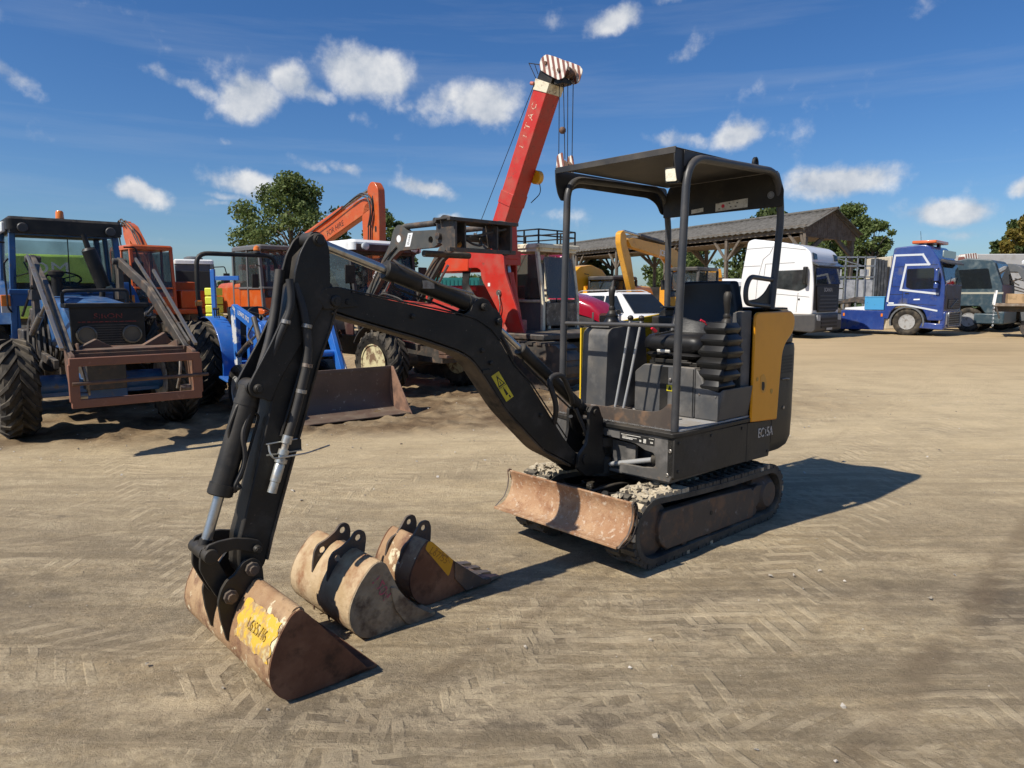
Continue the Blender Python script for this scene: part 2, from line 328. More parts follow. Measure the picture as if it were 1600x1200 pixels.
# ------------------------------------------------------------------ ground
def noise2(x, y, seed=0):
    """value noise, vectorised"""
    xi = np.floor(x).astype(np.int64); yi = np.floor(y).astype(np.int64); xf = x - xi; yf = y - yi
    def h(a, b):
        n = (a * 374761393 + b * 668265263 + seed * 974634777) & 0x7fffffff
        n = ((n ^ (n >> 13)) * 1274126177) & 0x7fffffff; return ((n ^ (n >> 16)) & 0xffff) / 65535.
    u = xf * xf * (3 - 2 * xf); v = yf * yf * (3 - 2 * yf)
    return (h(xi, yi) * (1 - u) + h(xi + 1, yi) * u) * (1 - v) + (h(xi, yi + 1) * (1 - u) + h(xi + 1, yi + 1) * u) * v
def fbm(x, y, seed=0, o=5):
    s = 0; a = .5
    for k in range(o): s = s + a * noise2(x * 2 ** k, y * 2 ** k, seed + k); a *= .5
    return s
def build_ground():
    def axis(lo, hi, step, far, g=1.16):
        a = list(np.arange(lo, hi, step)); d = step; x = a[-1]
        while x < far: d *= g; x += d; a.append(x)
        d = step; x = a[0]
        while x > -far: d *= g; x -= d; a.insert(0, x)
        return np.array(a)
    X = axis(-7.5, 7, .035, 1500, 1.12); Y = axis(1.2, 13.5, .035, 1500, 1.12)
    gx, gy = np.meshgrid(X, Y, indexing='ij')
    # loose broken soil round the parked tractors, hard rolled track in front
    edge = 7.0 + .35 * gx * (gx < 0) * 0 + .22 * np.clip(gx + 4, -4, 10) + .5 * (fbm(gx * .7, gy * .7, 9) - .5)
    loose = np.clip((gy - edge) / .7, 0, 1) * np.clip((6 - gx) / 4, 0, 1) * np.clip((22 - gy) / 4, 0, 1)
    n = fbm(gx * 6, gy * 6, 3, 4)
    z = (fbm(gx * 1.1, gy * 1.1, 1, 3) - .44) * .018 + (n - .47) * .008
    z += loose * (np.clip(fbm(gx * 5, gy * 5, 21, 4) - .45, 0, 1) * .16)
    # rolled tyre ruts along the track
    for (px, py, dx, dy, w, d) in ((2.6, 2.4, .62, .78, .16, .010), (-3.5, 4.4, .95, .31, .2, .012), (-3.5, 6.1, .97, .24, .22, .014), (3.2, 2.2, .66, .75, .14, .008), (-2.0, 2.6, .8, .6, .16, .006)):
        s = (gx - px) * dy - (gy - py) * dx; s = s + .12 * (fbm(gx * .8, gy * .8, 31) - .5)
        z -= d * np.exp(-(s / w) ** 2) - d * .6 * np.exp(-((np.abs(s) - w * 1.5) / (w * .5)) ** 2)
    z *= np.clip((60 - np.hypot(gx, gy)) / 40, 0, 1)
    z -= .004
    me = bpy.data.meshes.new('ground'); nx, ny = gx.shape
    co = np.stack([gx.ravel(), gy.ravel(), z.ravel()], 1)
    i = np.arange(nx - 1)[:, None] * ny + np.arange(ny - 1)[None]; i = i.ravel()
    f = np.stack([i, i + ny, i + ny + 1, i + 1], 1)
    me.vertices.add(len(co)); me.vertices.foreach_set('co', co.ravel())
    me.loops.add(f.size); me.loops.foreach_set('vertex_index', f.ravel().astype(np.int32))
    me.polygons.add(len(f)); me.polygons.foreach_set('loop_start', (np.arange(len(f)) * 4).astype(np.int32)); me.polygons.foreach_set('loop_total', np.full(len(f), 4, np.int32))
    me.update(); me.validate(); me.shade_smooth()
    at = me.attributes.new('loose', 'FLOAT', 'POINT'); at.data.foreach_set('value', loose.ravel().astype(np.float32))
    o = bpy.data.objects.new('ground', me); COL.objects.link(o); o['kind'] = 'structure'
    m = bpy.data.materials.new('yard_dirt'); m.use_nodes = True; t = m.node_tree; b = t.nodes['Principled BSDF']; me.materials.append(m)
    b.inputs['Roughness'].default_value = .93; b.inputs['Specular IOR Level'].default_value = .15
    tc = nn(t, 'ShaderNodeTexCoord'); G = tc.outputs['Object']; L = t.links
    def noi(scale, det=7, ro=.6, vec=None, dist=0.):
        n_ = nn(t, 'ShaderNodeTexNoise', i_Scale=float(scale), i_Detail=float(det), i_Roughness=ro, i_Distortion=float(dist)); L.new(vec or G, n_.inputs['Vector']); return n_.outputs[0]
    def rng(v, a, b_, c=0., d=1.):
        r = nn(t, 'ShaderNodeMapRange'); L.new(v, r.inputs[0])
        for k, q in enumerate((a, b_, c, d)): r.inputs[k + 1].default_value = q
        return r.outputs[0]
    def mix(fac, a, c):
        x = nn(t, 'ShaderNodeMix', data_type='RGBA')
        if isinstance(fac, float): x.inputs[0].default_value = fac
        else: L.new(fac, x.inputs[0])
        for k, q in ((6, a), (7, c)):
            if isinstance(q, tuple): x.inputs[k].default_value = (*q, 1)
            else: L.new(q, x.inputs[k])
        return x.outputs[2]
    def mul(a, c, op='MULTIPLY'):
        x = nn(t, 'ShaderNodeMath', operation=op)
        for k, q in ((0, a), (1, c)):
            if isinstance(q, (int, float)): x.inputs[k].default_value = q
            else: L.new(q, x.inputs[k])
        return x.outputs[0]
    def mapped(rot, sc, loc=(0, 0, 0), warp=None):
        src = G
        if warp:
            wn = nn(t, 'ShaderNodeTexNoise', i_Scale=warp[0], i_Detail=4.0); L.new(G, wn.inputs['Vector'])
            w1 = nn(t, 'ShaderNodeVectorMath', operation='SCALE'); L.new(wn.outputs['Color'], w1.inputs[0]); w1.inputs['Scale'].default_value = warp[1]
            w2 = nn(t, 'ShaderNodeVectorMath', operation='ADD'); L.new(G, w2.inputs[0]); L.new(w1.outputs[0], w2.inputs[1]); src = w2.outputs[0]
        p_ = nn(t, 'ShaderNodeMapping'); p_.inputs['Rotation'].default_value = (0, 0, radians(rot)); p_.inputs['Scale'].default_value = sc; p_.inputs['Location'].default_value = loc
        L.new(src, p_.inputs[0]); return p_.outputs[0]
    col = mix(rng(noi(.55, 5), .38, .62), (.47, .36, .212), (.325, .25, .15))
    col = mix(rng(noi(2.6, 9, .72), .44, .66), col, (.21, .165, .105))
    col = mix(rng(noi(9, 8, .7, mapped(12, (1, 1.7, 1), (3, 9, 0))), .48, .62, 0, .45), col, (.20, .158, .10))
    col = mix(rng(noi(6.5, 8, .7, mapped(-24, (1, 2.4, 1), (8, 1, 0))), .54, .66, 0, .4), col, (.56, .46, .31))
    col = mix(rng(noi(1.7, 9, .72, mapped(31, (1, 2.2, 1), (4, 3, 0))), .5, .68), col, (.52, .42, .27))
    # streaks rolled along the track
    col = mix(rng(noi(1.6, 7, .65, mapped(-14, (.35, 3.4, 1))), .5, .74, 0, .75), col, (.18, .143, .1))
    col = mix(rng(noi(1.2, 7, .65, mapped(-52, (.4, 3.0, 1), (9, 2, 0))), .52, .74, 0, .7), col, (.17, .135, .098))
    wn = nn(t, 'ShaderNodeTexNoise', i_Scale=1.1, i_Detail=9.0, i_Roughness=.56); L.new(G, wn.inputs['Vector']); w0 = nn(t, 'ShaderNodeVectorMath', operation='SUBTRACT'); L.new(wn.outputs['Color'], w0.inputs[0]); w0.inputs[1].default_value = (.5, .5, .5)
    w1_ = nn(t, 'ShaderNodeVectorMath', operation='SCALE'); L.new(w0.outputs[0], w1_.inputs[0]); w1_.inputs['Scale'].default_value = .11; w2_ = nn(t, 'ShaderNodeVectorMath', operation='ADD'); L.new(G, w2_.inputs[0]); L.new(w1_.outputs[0], w2_.inputs[1]); WARP = w2_.outputs[0]
    # lug prints pressed by tyres and tracks: rows of bars in bands
    def lugs(rot, bw, rh, band, warp, lo, hi, seedv):
        br = nn(t, 'ShaderNodeTexBrick'); br.offset = .5; br.inputs['Scale'].default_value = 1; br.inputs['Brick Width'].default_value = bw; br.inputs['Row Height'].default_value = rh
        br.inputs['Mortar Size'].default_value = rh * .36; br.inputs['Mortar Smooth'].default_value = 1.0
        br.inputs['Color1'].default_value = (1, 1, 1, 1); br.inputs['Color2'].default_value = (.55, .55, .55, 1); br.inputs['Mortar'].default_value = (0, 0, 0, 1)
        L.new(mapped(rot, (1, 1, 1), seedv, warp), br.inputs['Vector'])
        msk = rng(noi(.9, 5, .6, mapped(band, (.3, 1.4, 1), seedv)), lo, hi)
        brk = rng(noi(9, 7, .65), .42, .56)
        return mul(mul(br.outputs[0], msk), brk)
    l1 = lugs(-24, .34, .10, -50, (2.6, .16), .44, .54, (2, 1, 0)); l2 = lugs(6, .40, .12, 48, (2.2, .17), .46, .56, (7, 5, 0)); l3 = lugs(62, .26, .085, -30, (2.5, .13), .5, .6, (3, 8, 0))
    lg = mul(mul(l1, l2, 'MAXIMUM'), l3, 'MAXIMUM')
    col = mix(mul(lg, .55), col, (.50, .405, .26))
    # tyre prints: bands of slanted lug bars along real wheel paths
    prints = None; dark = None
    for (x, y, ang, hw, pitch, sl, st_) in ((1.7, 4.0, 53, .30, .17, .95, 1), (1.25, 4.5, 53, .13, .12, -.9, .9), (.75, 3.6, 50, .24, .15, -.8, .8), (2.5, 3.3, 47, .22, .16, 1.0, .8), (.35, 2.6, 56, .20, .14, .9, .9), (3.3, 6.3, 44, .30, .17, 1.0, .7), (-1.9, 4.9, 46, .24, .17, 1.0, .8), (-1.6, 3.6, -55, .20, .14, -1.0, .9), (-.6, 2.6, 44, .2, .14, -.9, .7), (1.2, 2.3, -12, .24, .15, -1.0, .8), (.6, 7.0, 27, .28, .17, -1.0, .6)):
        mp_ = nn(t, 'ShaderNodeMapping', vector_type='TEXTURE'); mp_.inputs['Location'].default_value = (x, y, 0); mp_.inputs['Rotation'].default_value = (0, 0, radians(ang)); L.new(WARP, mp_.inputs[0])
        sx = nn(t, 'ShaderNodeSeparateXYZ'); L.new(mp_.outputs[0], sx.inputs[0]); av = mul(sx.outputs[1], 0, 'ABSOLUTE')
        band = rng(av, hw, hw * .75); ph = mul(mul(sx.outputs[0], 2 * pi / pitch), mul(av, 2 * pi / pitch * sl), 'ADD'); bars = rng(mul(ph, 0, 'SINE'), .25, .6)
        p1 = mul(mul(band, bars), st_); d1 = mul(band, .6)
        prints = p1 if prints is None else mul(prints, p1, 'MAXIMUM'); dark = d1 if dark is None else mul(dark, d1, 'MAXIMUM')
    brk = rng(noi(2.4, 9, .75, mapped(17, (1, 1, 1), (6, 6, 0))), .45, .53); prints = mul(prints, brk); dark = mul(dark, rng(noi(.8, 6, .65, mapped(40, (1, 1, 1), (1, 7, 0))), .36, .6))
    col = mix(mul(dark, .35), col, (.23, .182, .118)); 
    # oil and wet stains
    st = rng(noi(.85, 7, .6, mapped(0, (1, 1, 1), (11.3, 4.2, 0))), .585, .68)
    col = mix(mul(st, .7), col, (.075, .062, .05))
    st2 = rng(noi(3.1, 6, .6, mapped(20, (1, 1.6, 1), (1.3, 14.2, 0))), .62, .70)
    col = mix(mul(st2, .6), col, (.08, .066, .055))
    # grit
    vo = nn(t, 'ShaderNodeTexVoronoi', i_Scale=70.0); L.new(G, vo.inputs['Vector'])
    gr = mul(rng(vo.outputs['Distance'], .12, .05), rng(noi(3, 4), .5, .62))
    col = mix(mul(gr, .75), col, (.5, .44, .35))
    vo2 = nn(t, 'ShaderNodeTexVoronoi', i_Scale=34.0); L.new(G, vo2.inputs['Vector'])
    col = mix(mul(mul(rng(vo2.outputs['Distance'], .12, .05), rng(noi(5, 4, .5, mapped(0, (1, 1, 1), (5, 5, 5))), .54, .62)), .7), col, (.09, .07, .05))
    col = mix(rng(noi(32, 7, .75), .44, .66, 0, .55), col, (.19, .15, .095))
    col = mix(rng(noi(48, 6, .7, mapped(0, (1, 1, 1), (5, 2, 0))), .54, .68, 0, .35), col, (.62, .52, .38))
    yn = nn(t, 'ShaderNodeSeparateXYZ'); L.new(G, yn.inputs[0]); near = rng(yn.outputs[1], 6.5, 3.0)
    col = mix(mul(mul(rng(noi(.75, 9, .7, mapped(50, (.55, 1.5, 1), (3, 12, 0))), .46, .60), near), .66), col, (.15, .12, .085))
    col = mix(mul(mul(rng(noi(1.3, 9, .74, mapped(-20, (1, 1.6, 1), (15, 2, 0))), .52, .62), near), .5), col, (.60, .48, .31))
    col = mix(mul(prints, .45), col, (.60, .485, .32))
    for (x, y, ang, hw, st_) in ((2.25, 3.35, 46, .10, .62), (-1.7, 5.6, 45.7, .035, .5), (-2.7, 5.3, 47, .03, .45), (1.9, 5.6, 52, .05, .4)):
        mp_ = nn(t, 'ShaderNodeMapping', vector_type='TEXTURE'); mp_.inputs['Location'].default_value = (x, y, 0); mp_.inputs['Rotation'].default_value = (0, 0, radians(ang)); L.new(WARP, mp_.inputs[0]); sx = nn(t, 'ShaderNodeSeparateXYZ'); L.new(mp_.outputs[0], sx.inputs[0])
        col = mix(mul(mul(rng(mul(sx.outputs[1], 0, 'ABSOLUTE'), hw, hw * .3), rng(noi(1.6, 7, .65, mapped(30, (1, 1, 1), (x, y, 0))), .38, .56)), st_), col, (.15, .108, .068))
    # long thin wheel lines and the drier, dustier middle of the yard
    for (rt, sc_, lo, hi, st_, loc) in ((-53, (.10, 5.5, 1), .56, .64, .5, (2, 0, 0)), (-47, (.09, 8, 1), .575, .64, .5, (7, 3, 0)), (-17, (.10, 6.5, 1), .57, .64, .4, (1, 9, 0))):
        col = mix(rng(noi(1.0, 5, .6, mapped(rt, sc_, loc, (.6, .3))), lo, hi, 0, st_), col, (.19, .148, .095))
    sp0 = nn(t, 'ShaderNodeSeparateXYZ'); L.new(G, sp0.inputs[0]); col = mix(mul(rng(sp0.outputs[1], 3.6, 8.5), rng(noi(1.3, 8, .7), .32, .6, .25, .75)), col, (.60, .475, .29))
    # brown loose soil under the parked machines, sandy yard beyond
    a_ = nn(t, 'ShaderNodeAttribute', attribute_name='loose')
    soil = mix(rng(noi(3, 8, .7), .4, .66), (.115, .076, .043), (.25, .175, .098))
    lm = mul(a_.outputs['Fac'], rng(noi(1.2, 6), .3, .55, .45, 1.)); col = mix(lm, col, soil)
    sp = nn(t, 'ShaderNodeSeparateXYZ'); L.new(G, sp.inputs[0])
    far = rng(sp.outputs[1], 11, 19); sand = mix(rng(noi(.35, 7, .65, mapped(0, (.5, 2, 1))), .4, .65), (.46, .34, .195), (.35, .26, .145))
    col = mix(mul(far, .85), col, sand)
    grass = rng(sp.outputs[1], 75, 85); col = mix(grass, col, (.06, .085, .025))
    L.new(col, b.inputs['Base Color'])
    h1 = mul(noi(34, 9, .78), .9); h2 = mul(prints, .3); h3 = mul(noi(6, 6, .6), .5); h4 = mul(gr, .7)
    hh = mul(mul(h1, h2, 'ADD'), mul(h3, h4, 'ADD'), 'ADD')
    bp = nn(t, 'ShaderNodeBump'); bp.inputs['Strength'].default_value = .9; bp.inputs['Distance'].default_value = .018
    L.new(hh, bp.inputs['Height']); L.new(bp.outputs[0], b.inputs['Normal'])
build_ground()
# ------------------------------------------------------------------ mini excavator
# numbers below are metres in a frame whose x runs to the front of the machine, y to its left, from the left track's front foot
MA = 180 + (90 - 47.7)
_a = radians(MA); MX = Vector((cos(_a), sin(_a), 0)); MY = Vector((-sin(_a), cos(_a), 0)); M0 = Vector((.849, 3.938, 0))
OFF = (.7, .5, 0)
def mb(): return MB(OFF)
CHAR = mat('charcoal_paint', (.021, .0205, .0195), .5, spec=.35, layers=[((.065, .058, .05), 5, .5, .75, .7), ((.018, .018, .018), 14, .55, .7, .55), ((.13, .12, .11), 55, .66, .70, .6)], dust=.15, bump=.12)
CHARL = mat('charcoal_boom', (.0105, .010, .0095), .5, spec=.32, layers=[((.045, .04, .035), 6, .55, .75, .75), ((.10, .085, .07), 48, .66, .71, .7), ((.006, .006, .006), 3, .55, .75, .3)], dust=.2, bump=.15)
PLAST = mat('grey_plastic', (.055, .057, .06), .55, layers=[((.2, .19, .175), 4, .5, .8, .8)], dust=.6, bump=.1)
FLOORM = mat('floor_plate', (.34, .34, .335), .5, layers=[((.22, .2, .17), 6, .45, .7, .8)], dust=.4, bump=.3, bscale=90)
YEL = mat('yellow_cowling', (.78, .31, .0), .28, layers=[((.66, .26, .0), 3, .5, .8, .35)], coat=.12, spec=.35)
YEL2 = mat('yellow_edge', (.8, .52, .02), .35)
RUSTB = mat('rusty_blade', (.33, .18, .095), .75, spec=.25, layers=[((.46, .30, .175), 3, .42, .66, .8), ((.19, .075, .035), 9, .50, .78, .8), ((.54, .44, .33), 34, .55, .72, .5), ((.2, .1, .05), 60, .58, .75)], bump=.6, bscale=70)
RUSTD = mat('rusty_dark_plate', (.06, .045, .036), .65, layers=[((.16, .09, .05), 9, .5, .68, .8), ((.2, .19, .18), 14, .62, .75, .5)], dust=.3, bump=.2)
TRACKR = mat('track_rubber', (.03, .028, .026), .85, layers=[((.085, .075, .058), 8, .4, .7)], dust=1.0, dustcol=(.22, .185, .13), bump=.5)
MUD = mat('dried_mud', (.52, .44, .31), .95, layers=[((.36, .3, .21), 9, .4, .65)], bump=.7, bscale=30)
SEATM = mat('seat_vinyl', (.008, .008, .009), .42, spec=.35, dust=.05, bump=.12)
BOOT = mat('rubber_boot', (.009, .009, .009), .34, dust=.04, spec=.4)
STICK = mat('white_sticker', (.6, .58, .52), .5, layers=[((.3, .27, .22), 30, .5, .7)])
YST = mat('yellow_sticker', (.6, .5, .02), .4, layers=[((.3, .24, .03), 12, .55, .75)])
BLK = mat('black_print', (.01, .01, .01), .6)
GREYL = mat('worn_letter', (.55, .53, .5), .6, layers=[((.05, .05, .05), 34, .53, .58)])
REDK = mat('red_knob', (.6, .02, .04), .3)

EX = thing('mini_excavator', 'charcoal mini excavator with yellow cowling, open canopy and rusty dozer blade', 'mini excavator')
EX.location = M0 + MX * -.7 + MY * -.5; EX.rotation_euler = (0, 0, radians(MA))

def track(y0, y1):
    """endless rubber belt: inner loop, lugs outside"""
    cx0, r0, cx1, r1 = .03, .205, -1.27, .185; th = .026
    def loop(r_):
        out = []
        top0 = (cx0, .21 + r0 - th + r_ - 0, 0)
        # front idler arc
        for k in range(13):
            a = pi / 2 - pi * k / 12; out.append((cx0 + (r0 - th + r_) * cos(a), .215 + (r0 - th + r_) * sin(a)))
        for k in range(1, 14): x = cx0 + (cx1 - cx0) * k / 14; out.append((x, .215 - (r0 - th + r_) + 0.0 * k))
        for k in range(13):
            a = -pi / 2 - pi * k / 12; out.append((cx1 + (r1 - th + r_) * cos(a), .195 + (r1 - th + r_) * sin(a)))
        for k in range(1, 14):
            s = k / 14; x = cx1 + (cx0 - cx1) * s; zz = (.195 + r1 - th + r_) * (1 - s) + (.215 + r0 - th + r_) * s; out.append((x, zz - .014 * sin(pi * s)))
        return out
    b = mb(); o_, i_ = loop(.012), loop(-.02); n = len(o_)
    vs = [(p[0], y0, p[1]) for p in o_] + [(p[0], y1, p[1]) for p in o_] + [(p[0], y1, p[1]) for p in i_] + [(p[0], y0, p[1]) for p in i_]
    fs = []
    for k in range(n):
        j = (k + 1) % n
        for q in range(4): fs.append((q * n + k, q * n + j, (q + 1) % 4 * n + j, (q + 1) % 4 * n + k))
    b.add(vs, fs)
    # lug blocks: walk round the loop
    P = [Vector((p[0], 0, p[1])) for p in o_]; seg = [(P[(k + 1) % n] - P[k]).length for k in range(n)]; tot = sum(seg); NL = 44; w = y1 - y0
    def at(s):
        s %= tot; k = 0
        while s > seg[k]: s -= seg[k]; k = (k + 1) % n
        d = (P[(k + 1) % n] - P[k]).normalized(); return P[k] + d * s, d
    rr = random.Random(3)
    for k in range(NL):
        for side in (0, 1):
            for q, (a0, a1) in enumerate(((0, .46), (.0, .2))):
                s = (k + .5 * side + (.46 if q else 0)) * tot / NL; p, d = at(s); nrm = Vector((d.z, 0, -d.x)) * -1
                if (p - Vector(((cx0 + cx1) / 2, 0, .2))).dot(nrm) < 0: nrm = -nrm
                hl = tot / NL * (.27 if q == 0 else .2); h = .026 + rr.uniform(-.002, .003)
                if side: ya, yb = y0 + w * (1 - a1) + .004, y0 + w * (1 - a0) - .004
                else: ya, yb = y0 + w * a0 + .004, y0 + w * a1 - .004
                c = []
                for (lo, e) in ((-.003, 1.0), (h, .78)):
                    c += [p + d * hl * e * sx + Vector((0, yy, 0)) + nrm * lo for sx, yy in ((-1, ya), (1, ya), (1, yb), (-1, yb))]
                b.m = 1 if (p.x > -.30 and nrm.z > .1 and rr.random() < .8) or rr.random() < .06 else 0; b.hexa(c); b.m = 0
    return b
tr = part('track', track(-.235, 0.0), [TRACKR, MUD], EX, label='left rubber track with dried mud on its front end')
tr2 = part('track', track(-1.0, -.765), [TRACKR, MUD], EX)
for y0, y1, s in ((-.20, -.012, 1), (-.988, -.80, -1)):
    b = mb(); yo = y1 if s > 0 else y0; yi = yo - s * .02
    b.prism(round2([(-.0, .225), (-.045, .31), (-.5, .30), (-1.02, .272), (-1.075, .24), (-1.075, .06), (-.09, .075), (-.02, .13)], .02), yo, yo - s * .06)
    b.box(-1.15, -.1, min(yi, yi - s * .12), max(yi, yi - s * .12), .06, .26)
    b.prism(round2([(-1.075, .25), (-1.13, .27), (-1.2, .26), (-1.2, .19), (-1.14, .12), (-1.075, .12)], .02), yo - s * .01, yo - s * .05)
    fr = part('track_frame', b, RUSTD if s > 0 else BLACK, EX, bevel=.006)
    b = mb(); b.m = 0
    b.cyl((-.55, yo + s * .003, .2), (-.55, yo - s * .01, .2), .014); part('plug_hole', b, BLK, fr)
    b = mb(); yc = (y0 + y1) / 2
    b.lathe([(-.07, .0), (-.07, .06), (-.055, .165), (.055, .165), (.07, .06), (.07, 0)], (.03, yc, .215), (0, 1, 0), 28)
    part('idler_wheel', b, RUSTD, EX)
    b = mb(); b.lathe([(-.08, 0), (-.08, .1), (-.03, .155), (.03, .155), (.085, .1), (.1, .085), (.1, 0)], (-1.27, yc, .185), (0, s, 0), 28)
    for k in range(14):
        a = 2 * pi * k / 14; b.obox((-1.27 + .16 * cos(a), yc, .185 + .16 * sin(a)), (.03, .06, .024), (0, 0, 0))
    sp = part('drive_sprocket', b, RUSTD, EX)
    for k in range(3):
        b = mb(); b.lathe([(-.085, .0), (-.085, .03), (-.06, .03), (-.05, .05), (.05, .05), (.06, .03), (.085, .03), (.085, 0)], (-.28 - .27 * k, yc, .082), (0, 1, 0), 16); part('track_roller', b, RUSTD, EX)
b = mb()
b.box(-.85, -.42, -.76, -.24, .2, .36); b.obox((-.36, -.28, .25), (.3, .13, .12), (0, 0, 20)); b.obox((-.36, -.72, .25), (.3, .13, .12), (0, 0, -20)); b.obox((-.95, -.28, .25), (.3, .13, .12), (0, 0, -20)); b.obox((-.95, -.72, .25), (.3, .13, .12), (0, 0, 20))
b.box(-.9, -.2, -.3, -.2, .2, .3); b.box(-.9, -.2, -.8, -.7, .2, .3)
part('undercarriage', b, BLACK, EX, bevel=.01)
b = mb(); b.lathe([(0, .31), (.03, .31), (.03, .27), (.075, .27), (.075, .3), (.105, .3)], (-.65, -.5, .36), (0, 0, 1), 40); part('slew_ring', b, BLACK, EX)
# mud cakes lying on the front of the tracks belong to the belts
for (ya, yb, par) in ((-.235, 0, tr), (-1.0, -.765, tr2)):
    rr = random.Random(int(-ya * 100)); b = mb()
    for k in range(52):
        a = rr.uniform(.05, 1.0); xx = rr.uniform(-.22, .2); yy = rr.uniform(ya + .02, yb - .02)
        zz = .452 - .014 * (1 if xx < 0 else 0) if xx < .03 else .215 + sqrt(max(0, .236 ** 2 - (xx - .03) ** 2))
        r_ = rr.uniform(.009, .024)
        pts = [Vector((xx, yy, zz - .012)) + Vector((rr.gauss(0, 1), rr.gauss(0, 1), rr.gauss(0, .55))).normalized() * r_ * rr.uniform(.7, 1.2) for _ in range(8)]
        bm = bmesh.new()
        for q in pts: bm.verts.new(q)
        h = bmesh.ops.convex_hull(bm, input=bm.verts); bm.verts.index_update()
        vs = [tuple(v.co) for v in bm.verts]; fs = [tuple(v.index for v in f.verts) for f in bm.faces]; bm.free(); b.add(vs, fs)
    part('dried_mud', b, MUD, par, kind='stuff')
# dozer blade
b = mb(); arc = [(.372, .212), (.315, .225), (.272, .265), (.247, .32), (.243, .375), (.262, .425)]
b.sheet(fillet([(p[0], p[1], 0) for p in arc], .03), -1.0, 0.0, .014) if False else b.sheet([(q.x, q.y) for q in fillet([(p[0], p[1], 0) for p in arc], .03, 3)], -1.0, 0.0, .014)
b.box(.345, .395, -1.0, 0.0, .198, .214)
bl = part('dozer_blade', b, RUSTB, EX, bevel=.003)
for ys in (0.0, -1.012):
    b = mb(); b.prism(round2([(.39, .2), (.33, .2), (.262, .23), (.225, .3), (.222, .40), (.245, .438), (.272, .43), (.262, .38), (.27, .32), (.3, .26), (.34, .235)], .012), ys, ys + .012, holes=[[(.236 + .009 * cos(a), .395 + .028 * sin(a)) for a in [2 * pi * k / 12 for k in range(12)]]])
    part('blade_end_plate', b, RUSTD, bl, bevel=.002)
b = mb(); b.box(.17, .215, -.85, -.15, .26, .32); b.box(.17, .215, -.85, -.15, .36, .40); b.box(.16, .21, -.6, -.4, .26, .41)
for yy in (-.32, -.68): b.bar((.22, yy, .27), (-.25, yy, .22), .06, .08)
b.bar((.2, -.5, .36), (.06, -.5, .31), .14, .05); b.box(-.12, .08, -.33, -.31, .2, .34); b.box(-.12, .08, -.69, -.67, .2, .34)
part('blade_arms', b, BLACK, EX, bevel=.005)
b = mb(); b.cyl((-.42, -.5, .33), (-.05, -.5, .33), .034); b.m = 1; b.cyl((-.05, -.5, .33), (.17, -.5, .37), .016); b.m = 0; b.cyl((.17, -.54, .37), (.17, -.46, .37), .028)
b.tube(fillet([(-.3, -.42, .34), (-.1, -.38, .4), (.1, -.44, .37)], .08), .011); b.cyl((-.02, -.3, .36), (.16, -.26, .40), .013); b.cyl((.16, -.27, .4), (.18, -.265, .405), .022); part('blade_cylinder', b, [BLACK, STEEL], EX)

# ---- house
b = mb()
# left skirt: outline in x,z seen from the machine's left
sk = round2([(-.118, .735), (-.118, .50), (-.135, .487), (-.20, .483), (-1.22, .462), (-1.235, .50), (-1.24, .715), (-.9, .728)], .006)
b.prism(sk, 0.0, -.05); b.prism(sk, -1.0, -.95)
part('side_skirt', b, CHAR, EX, bevel=.006)
# front plate with the window for the swing cylinder
b = mb()
fo = round2([(-.005, .733), (-.005, .52), (-.03, .468), (-.40, .462), (-.40, .52), (-.22, .525), (-.20, .53), (-.15, .535), (-.132, .55), (-.132, .60), (-.15, .625), (-.21, .632), (-.28, .66), (-.40, .672), (-.52, .675), (-.57, .70), (-.57, .728)], .006)
b.prism(fo, -.118, -.14, 'x')
b.prism(round2([(-.32, .53), (-.32, .64), (-.5, .65), (-.5, .47), (-.36, .47)], .01), -.17, -.2, 'x')
b.box(-.75, -.14, -.97, -.05, .45, .47); b.box(-.9, -.2, -.97, -.05, .69, .73); b.box(-.4, -.3, -.95, -.05, .47, .69)
b.prism(round2([(-.75, .735), (-.75, .47), (-.99, .47), (-.99, .735)], .01), -.12, -.15, 'x')
hf = part('front_frame', b, mat('worn_grey_frame', (.06, .06, .06), .5, layers=[((.16, .15, .14), 7, .48, .7, .7), ((.13, .09, .06), 20, .6, .75, .8)], dust=.4, bump=.2), EX, bevel=.003)
for yy, zz in ((-.028, .655), (-.045, .51)):
    b = mb(); b.lathe([(0, .012), (.004, .012), (.006, .009), (.002, .007)], (-.118, yy, zz), (1, 0, 0), 14); part('bolt', b, STEEL, hf)
b = mb(); b.box(-.117, -.116, -.40, -.14, .668, .716)
pl = part('data_plate', b, mat('plate_black', (.02, .02, .02), .4), hf)
b = mb()
for (a0, a1, z0, z1) in ((-.38, -.30, .682, .687), (-.38, -.27, .69, .694), (-.39, -.24, .705, .709), (-.22, -.2, .675, .699), (-.17, -.15, .68, .69), (-.25, -.235, .678, .69), (-.18, -.145, .704, .708), (-.38, -.345, .698, .701)): b.box(-.1155, -.115, a0, a1, z0, z1)
part('plate_print', b, STICK, pl)
# deck lip
b = mb(); b.prism(round2([(-.10, -.0), (-.10, -.75), (-.12, -.97), (-1.2, -.97), (-1.2, .012), (-.93, .014), (-.16, .016)], .02), .735, .762, 'z'); part('deck_edge', b, BLACK, EX, bevel=.004)
b = mb(); b.prism([(-.15, -.03), (-.15, -.95), (-1.1, -.95), (-1.1, -.0), (-.19, -.0)], .763, .776, 'z'); fl = part('floor_plate', b, FLOORM, EX, bevel=.002)
b = mb(); b.prism(round2([(-.2, -.2), (-.2, -.72), (-.5, -.72), (-.5, -.2)], .03), .777, .782, 'z'); part('floor_mat', b, mat('mat_grey', (.27, .27, .26), .6, layers=[((.17, .15, .13), 9, .45, .7)], bump=.6, bscale=130), fl)
